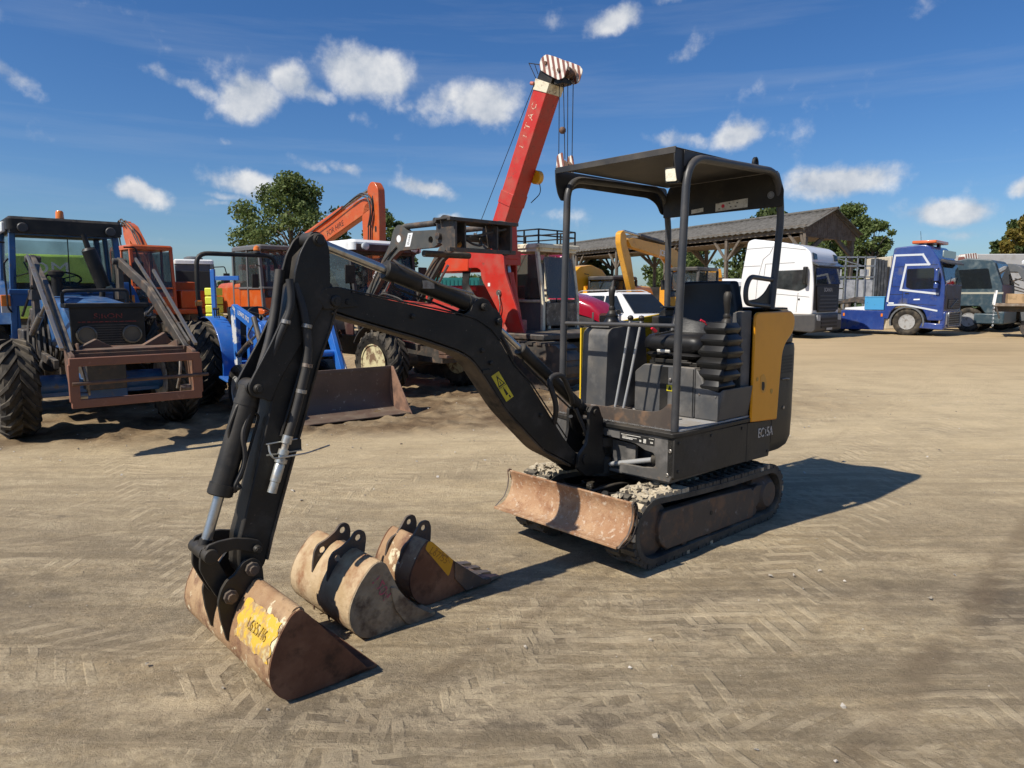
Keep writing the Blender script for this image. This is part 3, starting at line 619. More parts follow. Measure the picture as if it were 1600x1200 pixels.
# rear counterweight and hood: plan outline lofted
def hood_ring(z, ins, x0=-1.245, xr=-1.66, r=.26):
    pts = [(x0, -ins), (xr + ins, -ins), (xr - .06 + ins, -.5), (xr + ins, -1.0 + ins), (x0, -1.0 + ins)]
    q = round2(pts, [0, r, .3, r, 0], 6); return [(p[0], p[1], z) for p in q]
b = mb(); b.loft([hood_ring(.463, .06), hood_ring(.50, .022), hood_ring(.56, .004), hood_ring(.72, 0), hood_ring(1.18, 0), hood_ring(1.22, .005)])
cw = part('counterweight', b, CHAR, EX, bevel=.006)
b = mb(); b.loft([hood_ring(1.221, .012), hood_ring(1.36, .02), hood_ring(1.43, .05), hood_ring(1.455, .1)])
b.box(-1.246, -1.12, -.93, -.035, 1.05, 1.40)
part('engine_hood', b, BLACK, EX, bevel=.012)
b = mb(); b.cyl((-1.4, -.005, .78), (-1.4, .006, .78), .012); b.cyl((-1.1, .0, .635), (-1.1, .004, .635), .011); b.tube(fillet([(-1.36, .004, .98), (-1.38, .02, .985), (-1.43, .02, .98), (-1.44, .004, .97)], .01), .005, 6); part('latch', b, STEEL, cw)
# yellow cowling: outline on the left side, folded over the top
b = mb()
yo = round2([(-.935, 1.445), (-.935, .732), (-1.283, .712), (-1.30, .98), (-1.318, 1.17), (-1.36, 1.235), (-1.44, 1.285), (-1.475, 1.335), (-1.475, 1.40), (-1.43, 1.447)], [.05, .012, .012, .1, .06, .05, .03, .03, .05, .05], 4)
b.prism(yo, .001, .02)
yc = part('side_cowling', b, YEL, EX, bevel=.011, seg=3)
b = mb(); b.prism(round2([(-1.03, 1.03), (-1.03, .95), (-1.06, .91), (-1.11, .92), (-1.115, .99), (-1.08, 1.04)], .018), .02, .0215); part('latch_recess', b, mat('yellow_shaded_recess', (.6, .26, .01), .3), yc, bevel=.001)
b = mb(); b.prism(round2([(-1.05, .99), (-1.05, .94), (-1.075, .925), (-1.09, .95), (-1.085, .985)], .01), .0215, .0225); part('keyhole', b, BLK, yc)
b = mb(); b.cyl((-.99, .02, 1.01), (-.99, .022, 1.01), .014, 14); b.cyl((-1.185, .02, .915), (-1.185, .0215, .915), .018, 14); part('grommet', b, mat('yellow_plug', (.5, .25, .02), .5), yc)
b = mb(); b.box(-.93, -.56, -.968, -.955, .8, 1.33); b.prism(round2([(-.44, .80), (-.44, 1.32), (-.5, 1.335), (-1.4, 1.42), (-1.4, .72), (-.6, .72)], .03), -1.0, -.985); part('side_cowling', b, YEL2, EX, bevel=.006)
# side pillar between cab and cowling
b = mb(); b.prism([(-.80, 1.447), (-.86, 1.455), (-.93, 1.455), (-.93, .735), (-.868, .737), (-.83, .9)], -.05, -.003); b.box(-.93, -.90, -.12, -.05, .76, 1.44)
part('cowling_pillar', b, PLAST, EX, bevel=.005)
b = mb(); b.prism([(-.925, .74), (-.925, .475), (-.930, .475), (-.930, .74)], -.0005, .0012); part('skirt_seam', b, BLK, EX)
for (x, z) in ((-.16, .70), (-.16, .53), (-.5, .70), (-.86, .70), (-1.20, .50)): b = mb(); b.lathe([(0, .010), (.004, .010), (.006, .006)], (x, 0, z), (0, 1, 0), 6); part('skirt_bolt', b, CHAR, EX)
for k in range(6): b = mb(); b.box(-1.50, -1.34, -.004, .0015, 1.02 + .022 * k, 1.031 + .022 * k); part('vent_slot', b, BLK, cw)
# badge lettering on the skirt
o = text('model_lettering', 'EC15A', .088, frame4(OFF_ := Vector(OFF) + Vector((-1.165, .0015, .635)), (-1, 0, -.02), (-.08, 0, 1)), GREYL, EX, bold=.0008, squash=.78)
# seat box and footwell
b = mb()
b.prism(round2([(-.64, .777), (-.64, 1.045), (-.565, 1.10), (-.17, 1.10), (-.17, .777)], .015), -.56, -.95, 'x')
b.prism([(-.168, .777), (-.168, 1.095), (-.12, 1.04), (-.1, .98), (.0, .955), (.028, .98), (-.0, .777)], -.565, -.93, 'x')
sb = part('seat_box', b, PLAST, EX, bevel=.008)
b = mb(); part('box_seam', b.box(-.559, -.557, -.43, -.37, .79, 1.09), BLACK, sb); b = mb(); b.box(-.559, -.556, -.18, -.176, .79, 1.09); part('box_seam', b, BLACK, sb)
b = mb(); b.lathe([(0, .012), (.006, .012), (.012, .006), (.012, 0)], (-.557, -.35, 1.01), (1, 0, 0), 14); part('lock', b, STEEL, sb)
b = mb(); b.box(-.557, -.555, -.375, -.315, .935, .975); wst = part('warning_sticker', b, YST, sb)
b = mb(); b.prism([(-.368, .942), (-.35, .97), (-.335, .942)], -.5545, -.5535, 'x'); b.box(-.5545, -.554, -.332, -.32, .942, .965); part('print', b, BLK, wst)
b = mb()
for yy, zz in ((-.135, .935), (-.02, .932)): b.lathe([(0, .007), (.005, .007), (.006, 0)], (-.565, yy, zz), (1, 0, 0), 10)
part('screw', b, STEEL, sb)
# seat
def cushion(x0, x1, y0, y1, z0, z1, r, n=5):
    rings = []
    for z, i in ((z0, r * .6), (z0 + r * .5, r * .1), ((z0 + z1) / 2, 0), (z1 - r * .6, r * .1), (z1 - r * .15, r * .45), (z1, r)):
        q = round2([(x0 + i, y0 + i), (x1 - i, y0 + i), (x1 - i, y1 - i), (x0 + i, y1 - i)], r * 1.6, n); rings.append([(p[0], p[1], z) for p in q])
    return rings
ST = mb(); ST.loft(cushion(-.98, -.56, -.60, -.14, 1.185, 1.30, .05)); ST.loft(cushion(-.97, -.57, -.59, -.15, 1.145, 1.19, .04))
seat = part('seat', ST, SEATM, EX)
b = mb(); b.box(-.95, -.6, -.55, -.18, 1.10, 1.125); b.bar((-.9, -.54, 1.11), (-.62, -.54, 1.15), .02, .02); b.box(-.6, -.575, -.5, -.24, 1.115, 1.14); b.cyl((-.57, -.3, 1.125), (-.57, -.2, 1.125), .008); part('seat_rail', b, BLACK, seat, bevel=.003)
b = mb(); b.obox((-.553, -.405, 1.193), (.012, .1, .02), (0, 20, 0)); part('torn_patch', b, mat('foam_patch', (.55, .53, .48), .9), seat, bevel=.005, label='torn light patch on the seat front')
# backrest: curved shell, padded middle
def back(u, v):
    z = 1.20 + .45 * v; hw = .27 - .045 * max(0, v - .6) / .4 * 1.2; y = -.375 + hw * (2 * u - 1)
    x = -1.0 - .10 * v + .09 * abs(2 * u - 1) ** 2.2 * (1 - .2 * v) - .03 * sin(pi * v); return (x, y, z)
b = mb(); b.grid(back, 22, 18); bk = part('backrest', b, SEATM, EX); md = bk.modifiers.new('thick', 'SOLIDIFY'); md.thickness = .06; md.offset = -1
md = bk.modifiers.new('edge', 'BEVEL'); md.width = .02; md.segments = 3; md.limit_method = 'ANGLE'; md.angle_limit = radians(50)
b = mb()
for d in (0, .045, .09):
    for s in (-1, 1):
        yc_ = -.375; b.tube([Vector(back(.5 + s * (.40 - d * 1.9) * (1 if q > .5 else .55 + .9 * q), q)) + Vector((.004, 0, 0)) for q in (.9, .8, .7, .6, .52, .45, .38, .3, .2, .1)], .011, 8)
part('backrest_rib', b, SEATM, bk)
# gaiters with joystick: left one tall, right one on its console
def gaiter(x, y, z0, z1, w0, d0, tiers, lean=0.0):
    b_ = mb(); h = (z1 - z0) / tiers; rings = []
    for k in range(tiers):
        s = k / (tiers - 1); w = w0[min(k, len(w0) - 1)]; d = d0 * (1 - .12 * s); zz = z0 + k * h
        for (dz, e) in ((0, .84), (h * .38, 1.0), (h * .55, 1.0), (h * .98, .80)):
            q = round2([(-d / 2 * e, -w / 2 * e), (d / 2 * e, -w / 2 * e), (d / 2 * e, w / 2 * e), (-d / 2 * e, w / 2 * e)], .016, 2)
            rings.append([(x + p[0] + lean * s, y + p[1] + (w0[0] - w) * 0, zz + dz) for p in q])
    b_.loft(rings); return b_
part('lever_gaiter', gaiter(-.66, -.065, .955, 1.385, [.14, .20, .225, .225, .205, .17], .20, 6, -.03), BOOT, EX, ang=24)
def joystick(x, y, z, nm='joystick'):
    b_ = mb(); b_.lathe([(0, .035), (.02, .03), (.03, .02), (.045, .024), (.06, .018)], (x, y, z), (0, 0, 1), 14)
    b_.loft([[(x + lx + r_ * cos(a) * .9, y + r_ * sin(a), zz) for a in [2 * pi * k / 12 for k in range(12)]] for (lx, zz, r_) in ((0, z + .05, .015), (.002, z + .09, .019), (.006, z + .13, .021), (.004, z + .16, .024), (-.002, z + .182, .025), (-.004, z + .195, .016))])
    return part(nm, b_, BLACK, EX)
joystick(-.68, -.03, 1.38)
b = mb(); b.cyl((-.60, -.135, 1.385), (-.575, -.15, 1.40), .007); b.cyl((-.61, -.13, 1.37), (-.60, -.135, 1.385), .004); part('safety_lever_knob', b, REDK, EX); b = mb(); b.cyl((-.50, -.43, 1.32), (-.47, -.44, 1.345), .011); kn = part('safety_lever_knob', b, REDK, EX); b = mb(); b.bar((-.5, -.43, 1.30), (-.65, -.35, 1.33), .018, .012); part('lever_stem', b, BLACK, kn)
b = mb(); b.prism(round2([(-.36, .777), (-.38, 1.30), (-.42, 1.335), (-.78, 1.36), (-.85, .777)], .02), -.95, -.73); b.prism(round2([(-.40, 1.335), (-.40, 1.35), (-.78, 1.372), (-.78, 1.35)], .004), -.94, -.74)
cs = part('right_console', b, PLAST, EX, bevel=.01)
b = mb(); b.lathe([(0, .06), (.015, .062), (.03, .05), (.05, .042), (.065, .045), (.08, .03)], (-.55, -.84, 1.35), (0, 0, 1), 16); part('lever_gaiter', b, BOOT, EX)
joystick(-.55, -.84, 1.42)
b = mb()
b.box(-.44, -.36, -.96, -.95, .8, 1.33); part('console_edge', b, YEL2, cs)
# travel levers
for (ya, yb) in ((-.622, -.524), (-.553, -.437)):
    b = mb(); b.m = 0; b.tube([(-.33, ya, .80), (-.345, ya * .6 + yb * .4, 1.05), (-.355, yb, 1.40)], .0085, 10); b.m = 1
    b.lathe([(-.014, .008), (-.008, .016), (.006, .02), (.018, .014), (.022, 0)], (-.355, yb, 1.405), (0, 0, 1), 14); b.m = 2
    b.prism(round2([(-.24, .776), (-.24, .795), (-.30, .825), (-.38, .83), (-.40, .8), (-.40, .776)], .01), ya - .04, ya + .035)
    part('travel_lever', b, [mat('lever_grey', (.42, .42, .41), .35, .3), BLACK, RUSTD], EX)
b = mb(); b.obox((-.3, -.42, .80), (.11, .08, .014), (0, -14, 8)); b.obox((-.3, -.47, .79), (.04, .03, .03))
part('foot_pedal', b, RUSTD, EX, bevel=.004)
# low guard plate across the front
b = mb(); go = [(-.955, .762), (-.955, .90), (-.90, .868), (-.80, .852), (-.20, .862), (-.12, .88), (-.075, .925), (-.05, .925), (-.05, .762)]
b.prism(round2(go, [0, .01, .03, .03, .03, .06, .02, 0, 0], 4), -.150, -.158, 'x'); part('front_guard_plate', b, RUSTD, EX, bevel=.002)

# ---- canopy frame
TUBEM = mat('canopy_tube', (.038, .039, .042), .42, layers=[((.07, .065, .06), 8, .5, .75, .6)], dust=.3, bump=.1)
R_ = .0235
hl = fillet([(-.165, -.035, .764), (-.178, -.035, 1.5), (-.215, -.035, 2.325), (-1.24, -.035, 2.355), (-1.318, -.035, 2.1), (-1.235, -.035, 1.46)], [.0, .17, .17, .5], 8)
part('canopy_post', (lambda b_: b_.tube(hl, R_, 16))(mb()), TUBEM, EX, label='left canopy hoop')
hr = fillet([(-.175, -.95, .764), (-.188, -.95, 1.5), (-.205, -.945, 2.31), (-1.25, -.945, 2.335), (-1.335, -.95, 2.1), (-1.345, -.95, 1.42)], [.0, .15, .17, .5], 8)
part('canopy_post', (lambda b_: b_.tube(hr, R_, 16))(mb()), TUBEM, EX, label='right canopy hoop')
b = mb(); b.cyl((-.178, -.045, 1.378), (-.185, -.94, 1.368), .0125, 12); b.cyl((-.178, -.06, 1.378), (-.178, -.045, 1.378), .017); part('front_crossbar', b, TUBEM, EX)
# roof: plate with front lip, side gussets
b = mb()
b.prism([(-.93, 2.352), (-.05, 2.362), (-.05, 2.368), (-.93, 2.358)], -.12, -1.28, 'x')
b.box(-.128, -.118, -.975, -.05, 2.335, 2.372)
b.prism([(-.12, 2.365), (-.12, 2.30), (-.15, 2.20), (-.185, 2.18), (-.21, 2.24), (-.34, 2.345), (-.36, 2.365)], -.062, -.055)
b.prism(round2([(-.12, 2.36), (-.125, 2.28), (-.145, 2.21), (-.175, 2.17), (-.21, 2.17), (-.235, 2.21), (-.30, 2.255), (-.36, 2.268), (-1.12, 2.268), (-1.22, 2.23), (-1.27, 2.16), (-1.34, 2.16), (-1.34, 2.36)], [0, .02, .02, .01, .01, .02, .04, .05, .05, .05, .03, 0, .04], 4), -.982, -.974)
b.prism([(-.20, 2.27), (-.34, 2.315), (-1.2, 2.335), (-1.28, 2.27), (-1.28, 2.36), (-.20, 2.36)], -.062, -.046)
cr = part('canopy_roof', b, mat('canopy_sheet', (.02, .02, .021), .5, layers=[((.06, .05, .04), 5, .5, .75)], dust=.55), EX, bevel=.002)
b = mb(); b.prism(round2([(-.95, 2.25), (-.95, 2.13), (-.86, 2.13), (-.0, 2.135), (-.0, 2.24), (-.04, 2.36), (-.9, 2.35)], .01), -1.262, -1.274, 'x')
rp = part('rear_header_panel', b, BLACK, EX, bevel=.003)
b = mb(); b.prism([(-.50, 2.197), (-.252, 2.212), (-.252, 2.152), (-.50, 2.142)], -1.259, -1.261, 'x'); s1 = part('info_sticker', b, STICK, rp); b = mb(); b.prism([(-.7, 2.17), (-.6, 2.178), (-.6, 2.15), (-.7, 2.142)], -1.259, -1.261, 'x')
part('info_sticker', b, STICK, rp)
b = mb()
for (ya, za) in ((-.39, 2.19), (-.33, 2.188), (-.47, 2.158), (-.38, 2.165), (-.34, 2.165)): b.box(-1.258, -1.257, ya - .006, ya + .006, za - .003, za + .003)
part('print', b, BLK, s1)
b = mb(); b.prism(circ(-.44, 2.175, .013, 10), -1.258, -1.2565, 'x'); part('red_mark', b, REDK, s1)
b = mb(); b.prism(circ(-.085, 2.215, .024, 20), -1.258, -1.261, 'x', holes=[circ(-.085, 2.215, .018, 20)]); b.prism(circ(-.085, 2.215, .016, 16), -1.258, -1.261, 'x'); part('round_sticker', b, mat('sticker_grey', (.2, .2, .19), .6), rp)
b = mb()
q0 = round2([(-.058, 2.178), (-.155, 2.184), (-.163, 2.275), (-.062, 2.272)], .012)
b.loft([[(-.175, p[0], p[1]) for p in q0], [(-.21, p[0], p[1]) for p in q0], [(-.245, -.11 + (p[0] + .11) * .6, 2.227 + (p[1] - 2.227) * .6) for p in q0]]); b.box(-.215, -.2, -.12, -.1, 2.26, 2.36)
lp = part('work_lamp', b, BLACK, EX, bevel=.004)
b = mb(); q1 = [(-.11 + (p[0] + .11) * .74, 2.227 + (p[1] - 2.227) * .74) for p in q0]; b.loft([[(-.173, p[0], p[1]) for p in q1], [(-.167, p[0], p[1]) for p in q1]]); part('lens', b, mat('lamp_lens', (.72, .66, .5), .12, coat=.6, layers=[((.85, .8, .62), 30, .45, .6)], bump=.4, bscale=90), lp)  # warm sun reflection is put into the pale lens colour
b = mb(); b.prism([(-1.05 + .03 * cos(a), 2.39 + .045 * sin(a)) for a in [2 * pi * k / 16 for k in range(16)]], -.08, -.1, holes=[[(-1.05 + .014 * cos(a), 2.40 + .022 * sin(a)) for a in [2 * pi * k / 12 for k in range(12)]]]); part('lifting_eye', b, BLACK, EX, bevel=.003)
# side arm hoop and plate
b = mb(); b.tube(fillet([(-1.25, -.04, 1.655), (-.955, -.04, 1.672), (-.905, -.04, 1.60), (-.915, -.04, 1.50), (-1.235, -.04, 1.478)], [.05, .05, .05], 5), .016, 12)
part('arm_guard', b, TUBEM, EX)
b = mb(); b.prism(round2([(-1.21, 1.63), (-1.21, 1.49), (-.94, 1.50), (-.94, 1.52), (-1.06, 1.53), (-1.15, 1.57)], [0, 0, 0, 0, .03, .05]), -.036, -.044); b.box(-1.5, -1.18, -.9, -.05, 1.456, 1.468); part('guard_plate', b, BLACK, EX, bevel=.003)
for (xx, yy) in ((-.93, -.03), (-1.28, -.03)):
    pass

# ---- swing post, boom, arm
b = mb(); cy = -.62
for (z0, z1) in ((.40, .47), (.60, .66)):
    b.prism(round2([(-.3, -.45), (-.3, -.8), (-.12, -.72), (-.075, -.67), (-.075, -.57), (-.12, -.52)], .02), z0 if z0 > .5 else .41, z1 if z0 > .5 else .46, 'z')
part('swing_bracket', b, BLACK, EX, bevel=.006)
b = mb(); b.cyl((-.145, cy, .40), (-.145, cy, .62), .052, 20); b.cyl((-.145, cy, .62), (-.145, cy, .635), .038); b.cyl((-.15, -.535, .43), (-.15, -.535, .525), .038, 18); b.lathe([(0, .04), (.012, .03), (.022, .0)], (-.15, -.535, .525), (0, 0, 1), 14)
b.box(-.2, -.1, -.62, -.53, .44, .50)
for s in (-1, 1):
    ys = cy + s * .085
    b.prism(round2([(.13, .50), (.12, .58), (.05, .64), (.03, .72), (.03, .84), (-.0, .875), (-.06, .87), (-.09, .80), (-.105, .79), (-.10, .62), (-.14, .50), (-.12, .44), (.05, .44)], .015), ys - .012, ys + .012)
sw = part('swing_post', b, BLACK, EX, bevel=.004)
b = mb(); b.cyl((.06, cy - .11, .55), (.06, cy + .105, .55), .03, 16); part('pivot_pin', b, BLACK, sw); b = mb(); b.cyl((-.025, cy - .11, .835), (-.025, cy + .11, .835), .02, 14); part('pivot_pin', b, BLACK, sw)
b = mb(); b.m = 0; b.cyl((-.15, -.50, .49), (-.16, -.17, .575), .016, 14); b.m = 1; b.cyl((-.16, -.17, .575), (-.165, -.05, .60), .034, 16); b.cyl((-.16, -.175, .574), (-.1595, -.165, .5755), .028); part('swing_cylinder', b, [mat('lever_grey', (.42, .42, .41), .35, .3), BLACK], EX)
# boom box
bo = [(1.775, 1.535), (1.765, 1.575), (1.68, 1.578), (1.003, 1.45), (.90, 1.425), (.80, 1.37), (.72, 1.29), (.63, 1.165), (.50, 1.05), (.383, .905), (.22, .70), (.12, .60), (.07, .57), (.05, .53), (.09, .505), (.16, .53), (.231, .573), (.394, .656), (.686, .924), (.877, 1.169), (.93, 1.225), (1.006, 1.267), (1.245, 1.346), (1.62, 1.45), (1.74, 1.489)]
b = mb(); b.prism(round2(bo, .02, 2), -.555, -.685)
boom = part('boom', b, CHARL, EX, bevel=.007)
DUST_BOUNCE = mat('dusty_bouncelit_plate', (.055, .042, .03), .8, spec=.2, layers=[((.12, .09, .06), 5, .45, .65), ((.02, .018, .016), 9, .55, .7)], dust=.3, bump=.2)  # dust brown, with bounce light off the ground mixed into the colour
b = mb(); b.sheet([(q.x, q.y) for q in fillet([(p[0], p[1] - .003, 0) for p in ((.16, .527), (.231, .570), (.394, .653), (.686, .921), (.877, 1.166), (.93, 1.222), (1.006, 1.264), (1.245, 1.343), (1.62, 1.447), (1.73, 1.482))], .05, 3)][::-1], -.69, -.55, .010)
part('boom_bottom_plate', b, DUST_BOUNCE, boom, bevel=.002)
b = mb(); b.tube([(p[0], -.553, p[1]) for p in ((.20, .70), (.38, .915), (.50, 1.06), (.63, 1.175), (.72, 1.30), (.80, 1.378), (.90, 1.432), (1.003, 1.457), (1.68, 1.583))], .0045, 5); part('weld_bead', b, CHARL, boom)
b = mb(); b.prism([(1.60, 1.50), (1.64, 1.575), (1.70, 1.59), (1.77, 1.585), (1.80, 1.54), (1.77, 1.49)], -.553, -.545); part('pivot_plate', b, CHARL, boom, bevel=.003)
b = mb()
for ys in (-.575, -.665):
    b.prism(round2([(1.02, 1.44), (.93, 1.462), (.895, 1.52), (.86, 1.54), (.80, 1.53), (.775, 1.49), (.735, 1.47), (.70, 1.43), (.70, 1.38), (.725, 1.28), (.8, 1.33), (.9, 1.40)], [.02, .04, .03, .03, .02, .03, .02, .02, .02, 0, 0, 0], 4), ys - .008, ys + .008)
part('cylinder_bracket', b, CHARL, boom, bevel=.003)
b = mb()
for (x, z, r1, L) in ((.84, 1.49, .02, .07), (.735, 1.41, .02, .07), (1.715, 1.525, .026, .085), (1.655, 1.522, .014, .075)):
    b.lathe([(-L, r1), (L, r1), (L + .005, r1 * .8)], (x, cy, z), (0, 1, 0), 16); b.cyl((x, cy + L, z), (x, cy + L + .008, z), r1 * .5, 6)
for (x, z) in ((1.30, 1.45), (.80, 1.19), (.86, 1.26), (.42, .86)): b.lathe([(0, .012), (.012, .012), (.014, .008)], (x, -.555, z), (0, 1, 0), 12)
b.box(.80, .86, -.555, -.546, 1.135, 1.155)
part('pin', b, BLACK, boom)
# warning sticker on the boom
def onboom(pts, y): return pts
b = mb(); sq = [(.795, 1.118), (.742, 1.142), (.632, .993), (.686, .968)]
b.prism(sq, -.5535, -.5545); ws = part('warning_sticker', b, YST, boom)
def sp_(u, v):  # u along long side, v across
    A, B_, C_, D_ = [Vector(q) for q in (sq[1], sq[0], sq[3], sq[2])]
    return tuple((A * (1 - u) + D_ * u) * (1 - v) + (B_ * (1 - u) + C_ * u) * v)
b = mb(); b.prism([sp_(.08, .5), sp_(.46, .06), sp_(.46, .94)], -.5534, -.5528, holes=[[sp_(.17, .5), sp_(.42, .2), sp_(.42, .8)]])
b.prism([sp_(.25, .5), sp_(.39, .42), sp_(.39, .56)], -.5534, -.5528)
b.prism([sp_(.6, .42), sp_(.6, .58), sp_(.82, .66), sp_(.82, .36)], -.5534, -.5528); b.prism([sp_(.54, .44), sp_(.54, .56), sp_(.585, .56), sp_(.585, .44)], -.5534, -.5528); b.prism([sp_(.86, .3), sp_(.86, .42), sp_(.96, .44), sp_(.96, .28)], -.5534, -.5528); b.prism([sp_(.49, .02), sp_(.49, .98), sp_(.505, .98), sp_(.505, .02)], -.5534, -.5528)
part('warning_print', b, BLK, ws)
# cylinders: each a thing's part with chromed rod below
def cylinder(p0, p1, split, r, rr, y=cy, w=.05, name='boom_cylinder', par=EX):
    p0 = Vector((p0[0], y, p0[1])); p1 = Vector((p1[0], y, p1[1])); m_ = p0.lerp(p1, split); d = (p1 - p0).normalized()
    b_ = mb(); b_.cyl(p0, m_, r, 20); b_.lathe([(0, r * 1.12), (.045, r * 1.12), (.05, r), ], m_ - d * .045, d, 20); b_.cyl(p0 - Vector((0, w, 0)), p0 + Vector((0, w, 0)), r * .8, 16); b_.lathe([(0, r * 1.08), (.02, r * 1.08)], p0 + d * .06, d, 20)
    up = Vector((0, 1, 0)).cross(d); up = up if up.z > 0 else -up
    s0 = Vector((0, .02, 0)) - up * r * 1.15 if up else up
    b_.tube(fillet([p0 + d * .10 - up * r * .9, p0 + d * .11 - up * r * 1.5, m_ - d * .07 - up * r * 1.5, m_ - d * .05 - up * r * .9], .02), .006, 8)
    o_ = part(name, b_, BLACK, par, bevel=0)
    b_ = mb(); b_.cyl(m_, p1, rr, 18); b_.m = 1; b_.cyl(p1 - Vector((0, w, 0)), p1 + Vector((0, w, 0)), rr * 1.5, 16); b_.cyl(p1 - d * .05, p1, rr * 1.25, 14); part('rod', b_, [CHROME, BLACK], o_)
    return o_
cylinder((-.025, .835), (.735, 1.41), .72, .036, .017, name='boom_cylinder')
ac = cylinder((.84, 1.49), (1.785, 1.795), .60, .043, .022, name='arm_cylinder')
bc = cylinder((2.085, 1.165), (2.315, .50), .66, .047, .022, name='bucket_cylinder')
# ram protector plate
b = mb(); b.tube(fillet([(.90, -.575, 1.56), (1.1, -.572, 1.60), (1.36, -.575, 1.70), (1.38, -.59, 1.72)], .03), .007, 8); b.m = 0; b.box(1.15, 1.22, -.585, -.575, 1.585, 1.625); part('steel_pipe', b, STEEL, ac)
# arm (dipper)
ab = [(1.715, 1.60), (1.70, 1.50), (1.735, 1.40), (1.80, 1.25), (1.884, 1.0), (2.045, .52), (2.08, .40), (2.12, .355), (2.175, .36), (2.195, .41), (2.185, .54), (2.165, .60), (2.05, 1.0), (1.985, 1.25), (1.90, 1.60), (1.80, 1.66)]
b = mb(); b.prism(round2(ab, .02, 2), -.56, -.68)
arm = part('arm', b, CHARL, EX, bevel=.007)
b = mb()
for ys in (-.562, -.678):
    o_ = round2([(1.735, 1.75), (1.75, 1.80), (1.79, 1.825), (1.835, 1.80), (1.875, 1.73), (1.90, 1.65), (1.915, 1.55), (1.94, 1.50), (2.02, 1.35), (2.10, 1.22), (2.125, 1.175), (2.11, 1.13), (2.06, 1.12), (2.03, 1.10), (1.98, 1.2), (1.74, 1.55), (1.735, 1.62)], .02, 3)
    sgn = 1 if ys > -.62 else -1
    b.prism(o_, ys, ys + sgn * .016)
b.prism([(1.78, 1.79), (1.85, 1.72), (1.87, 1.62), (1.85, 1.62), (1.82, 1.7), (1.77, 1.76)], -.68, -.56)
part('arm_bracket', b, CHARL, arm, bevel=.004)
b = mb()
for (x, z, r1, L) in ((1.785, 1.79, .03, .075), (2.085, 1.165, .02, .085), (2.125, .485, .018, .10), (2.145, .405, .022, .10)):
    b.lathe([(-L, r1), (L, r1), (L + .006, r1 * .75)], (x, cy, z), (0, 1, 0), 16); b.cyl((x, cy + L, z), (x, cy + L + .012, z), r1 * .6, 6)
part('pin', b, BLACK, arm)
b = mb(); b.sheet([(1.705, 1.52), (1.74, 1.41), (1.805, 1.26), (1.889, 1.0), (2.05, .52), (2.078, .42)], -.69, -.55, -.010); part('arm_inner_plate', b, DUST_BOUNCE, arm, bevel=.002)
for (x, y, z, r) in ((1.865, -.527, 1.42, .023), (1.873, -.52, 1.25, .023), (1.905, -.52, 1.14, .023), (1.955, -.535, 1.44, .02)):
    b = mb(); b.lathe([(-.008, r), (.008, r)], (x, y, z), (.25, 0, -1), 14); b.box(x - .006, x + .006, y, y + .03, z - .006, z + .006); part('hose_clamp', b, STEEL, arm)
# stiffening rib and hoses on the arm
b = mb(); b.tube([(1.82, -.553, 1.45), (1.90, -.553, 1.2), (1.99, -.553, .95)], .007, 6); b.box(1.9, 2.04, -.556, -.548, .875, .925); part('weld_rib', b, CHARL, arm)
b = mb(); b.tube(fillet([(1.90, -.56, 1.60), (1.87, -.535, 1.48), (1.86, -.52, 1.3), (1.935, -.52, 1.05), (1.975, -.52, .945)], .12, 5), .019, 12); part('hydraulic_hose', b, HOSE, arm); b = mb(); b.tube(fillet([(1.93, -.63, 1.66), (1.96, -.62, 1.50), (2.0, -.60, 1.36), (2.06, -.6, 1.2)], .1), .02, 10); part('hydraulic_hose', b, HOSE, arm)
b = mb(); b.tube(fillet([(1.93, -.54, 1.62), (1.925, -.53, 1.50), (1.98, -.55, 1.38), (2.03, -.57, 1.24)], .1), .016, 10)
part('hydraulic_hose', b, HOSE, arm)
b = mb(); b.m = 0; d = Vector((.06, 0, -.17)).normalized(); p0 = Vector((1.972, -.52, .955))
b.lathe([(0, .022), (.035, .022), (.036, .015), (.06, .015), (.062, .023), (.085, .023), (.087, .016), (.1, .016), (.102, .026), (.12, .026), (.122, .018), (.13, .022), (.20, .022), (.203, .019), (.25, .02)], p0, d, 12); b.box(1.9, 2.06, -.548, -.54, .875, .88)
b.tube(fillet([(2.06, -.52, .925), (2.07, -.49, .90), (2.055, -.49, .87), (1.90, -.5, .87), (1.78, -.52, .885)], .02), .004, 6); b.tube(fillet([(2.06, -.545, .925), (1.92, -.545, .93)], .02), .003, 6)
part('quick_coupling', b, mat('zinc_coupling', (.5, .5, .46), .35, .7, layers=[((.25, .2, .15), 20, .5, .7, .7)]), arm)
b = mb(); b.tube(fillet([(2.11, -.585, 1.06), (2.15, -.575, .98), (2.135, -.575, .86), (2.19, -.575, .76), (2.185, -.59, .735)], .06), .011, 8); b.cyl((2.2, -.6, .735), (2.17, -.57, .76), .014); part('hydraulic_hose', b, HOSE, bc)
b = mb(); b.tube(fillet([(2.115, -.605, 1.10), (2.15, -.60, 1.10), (2.195, -.60, 1.0), (2.19, -.60, .93)], .03), .007, 8); part('steel_pipe', b, BLACK, bc)
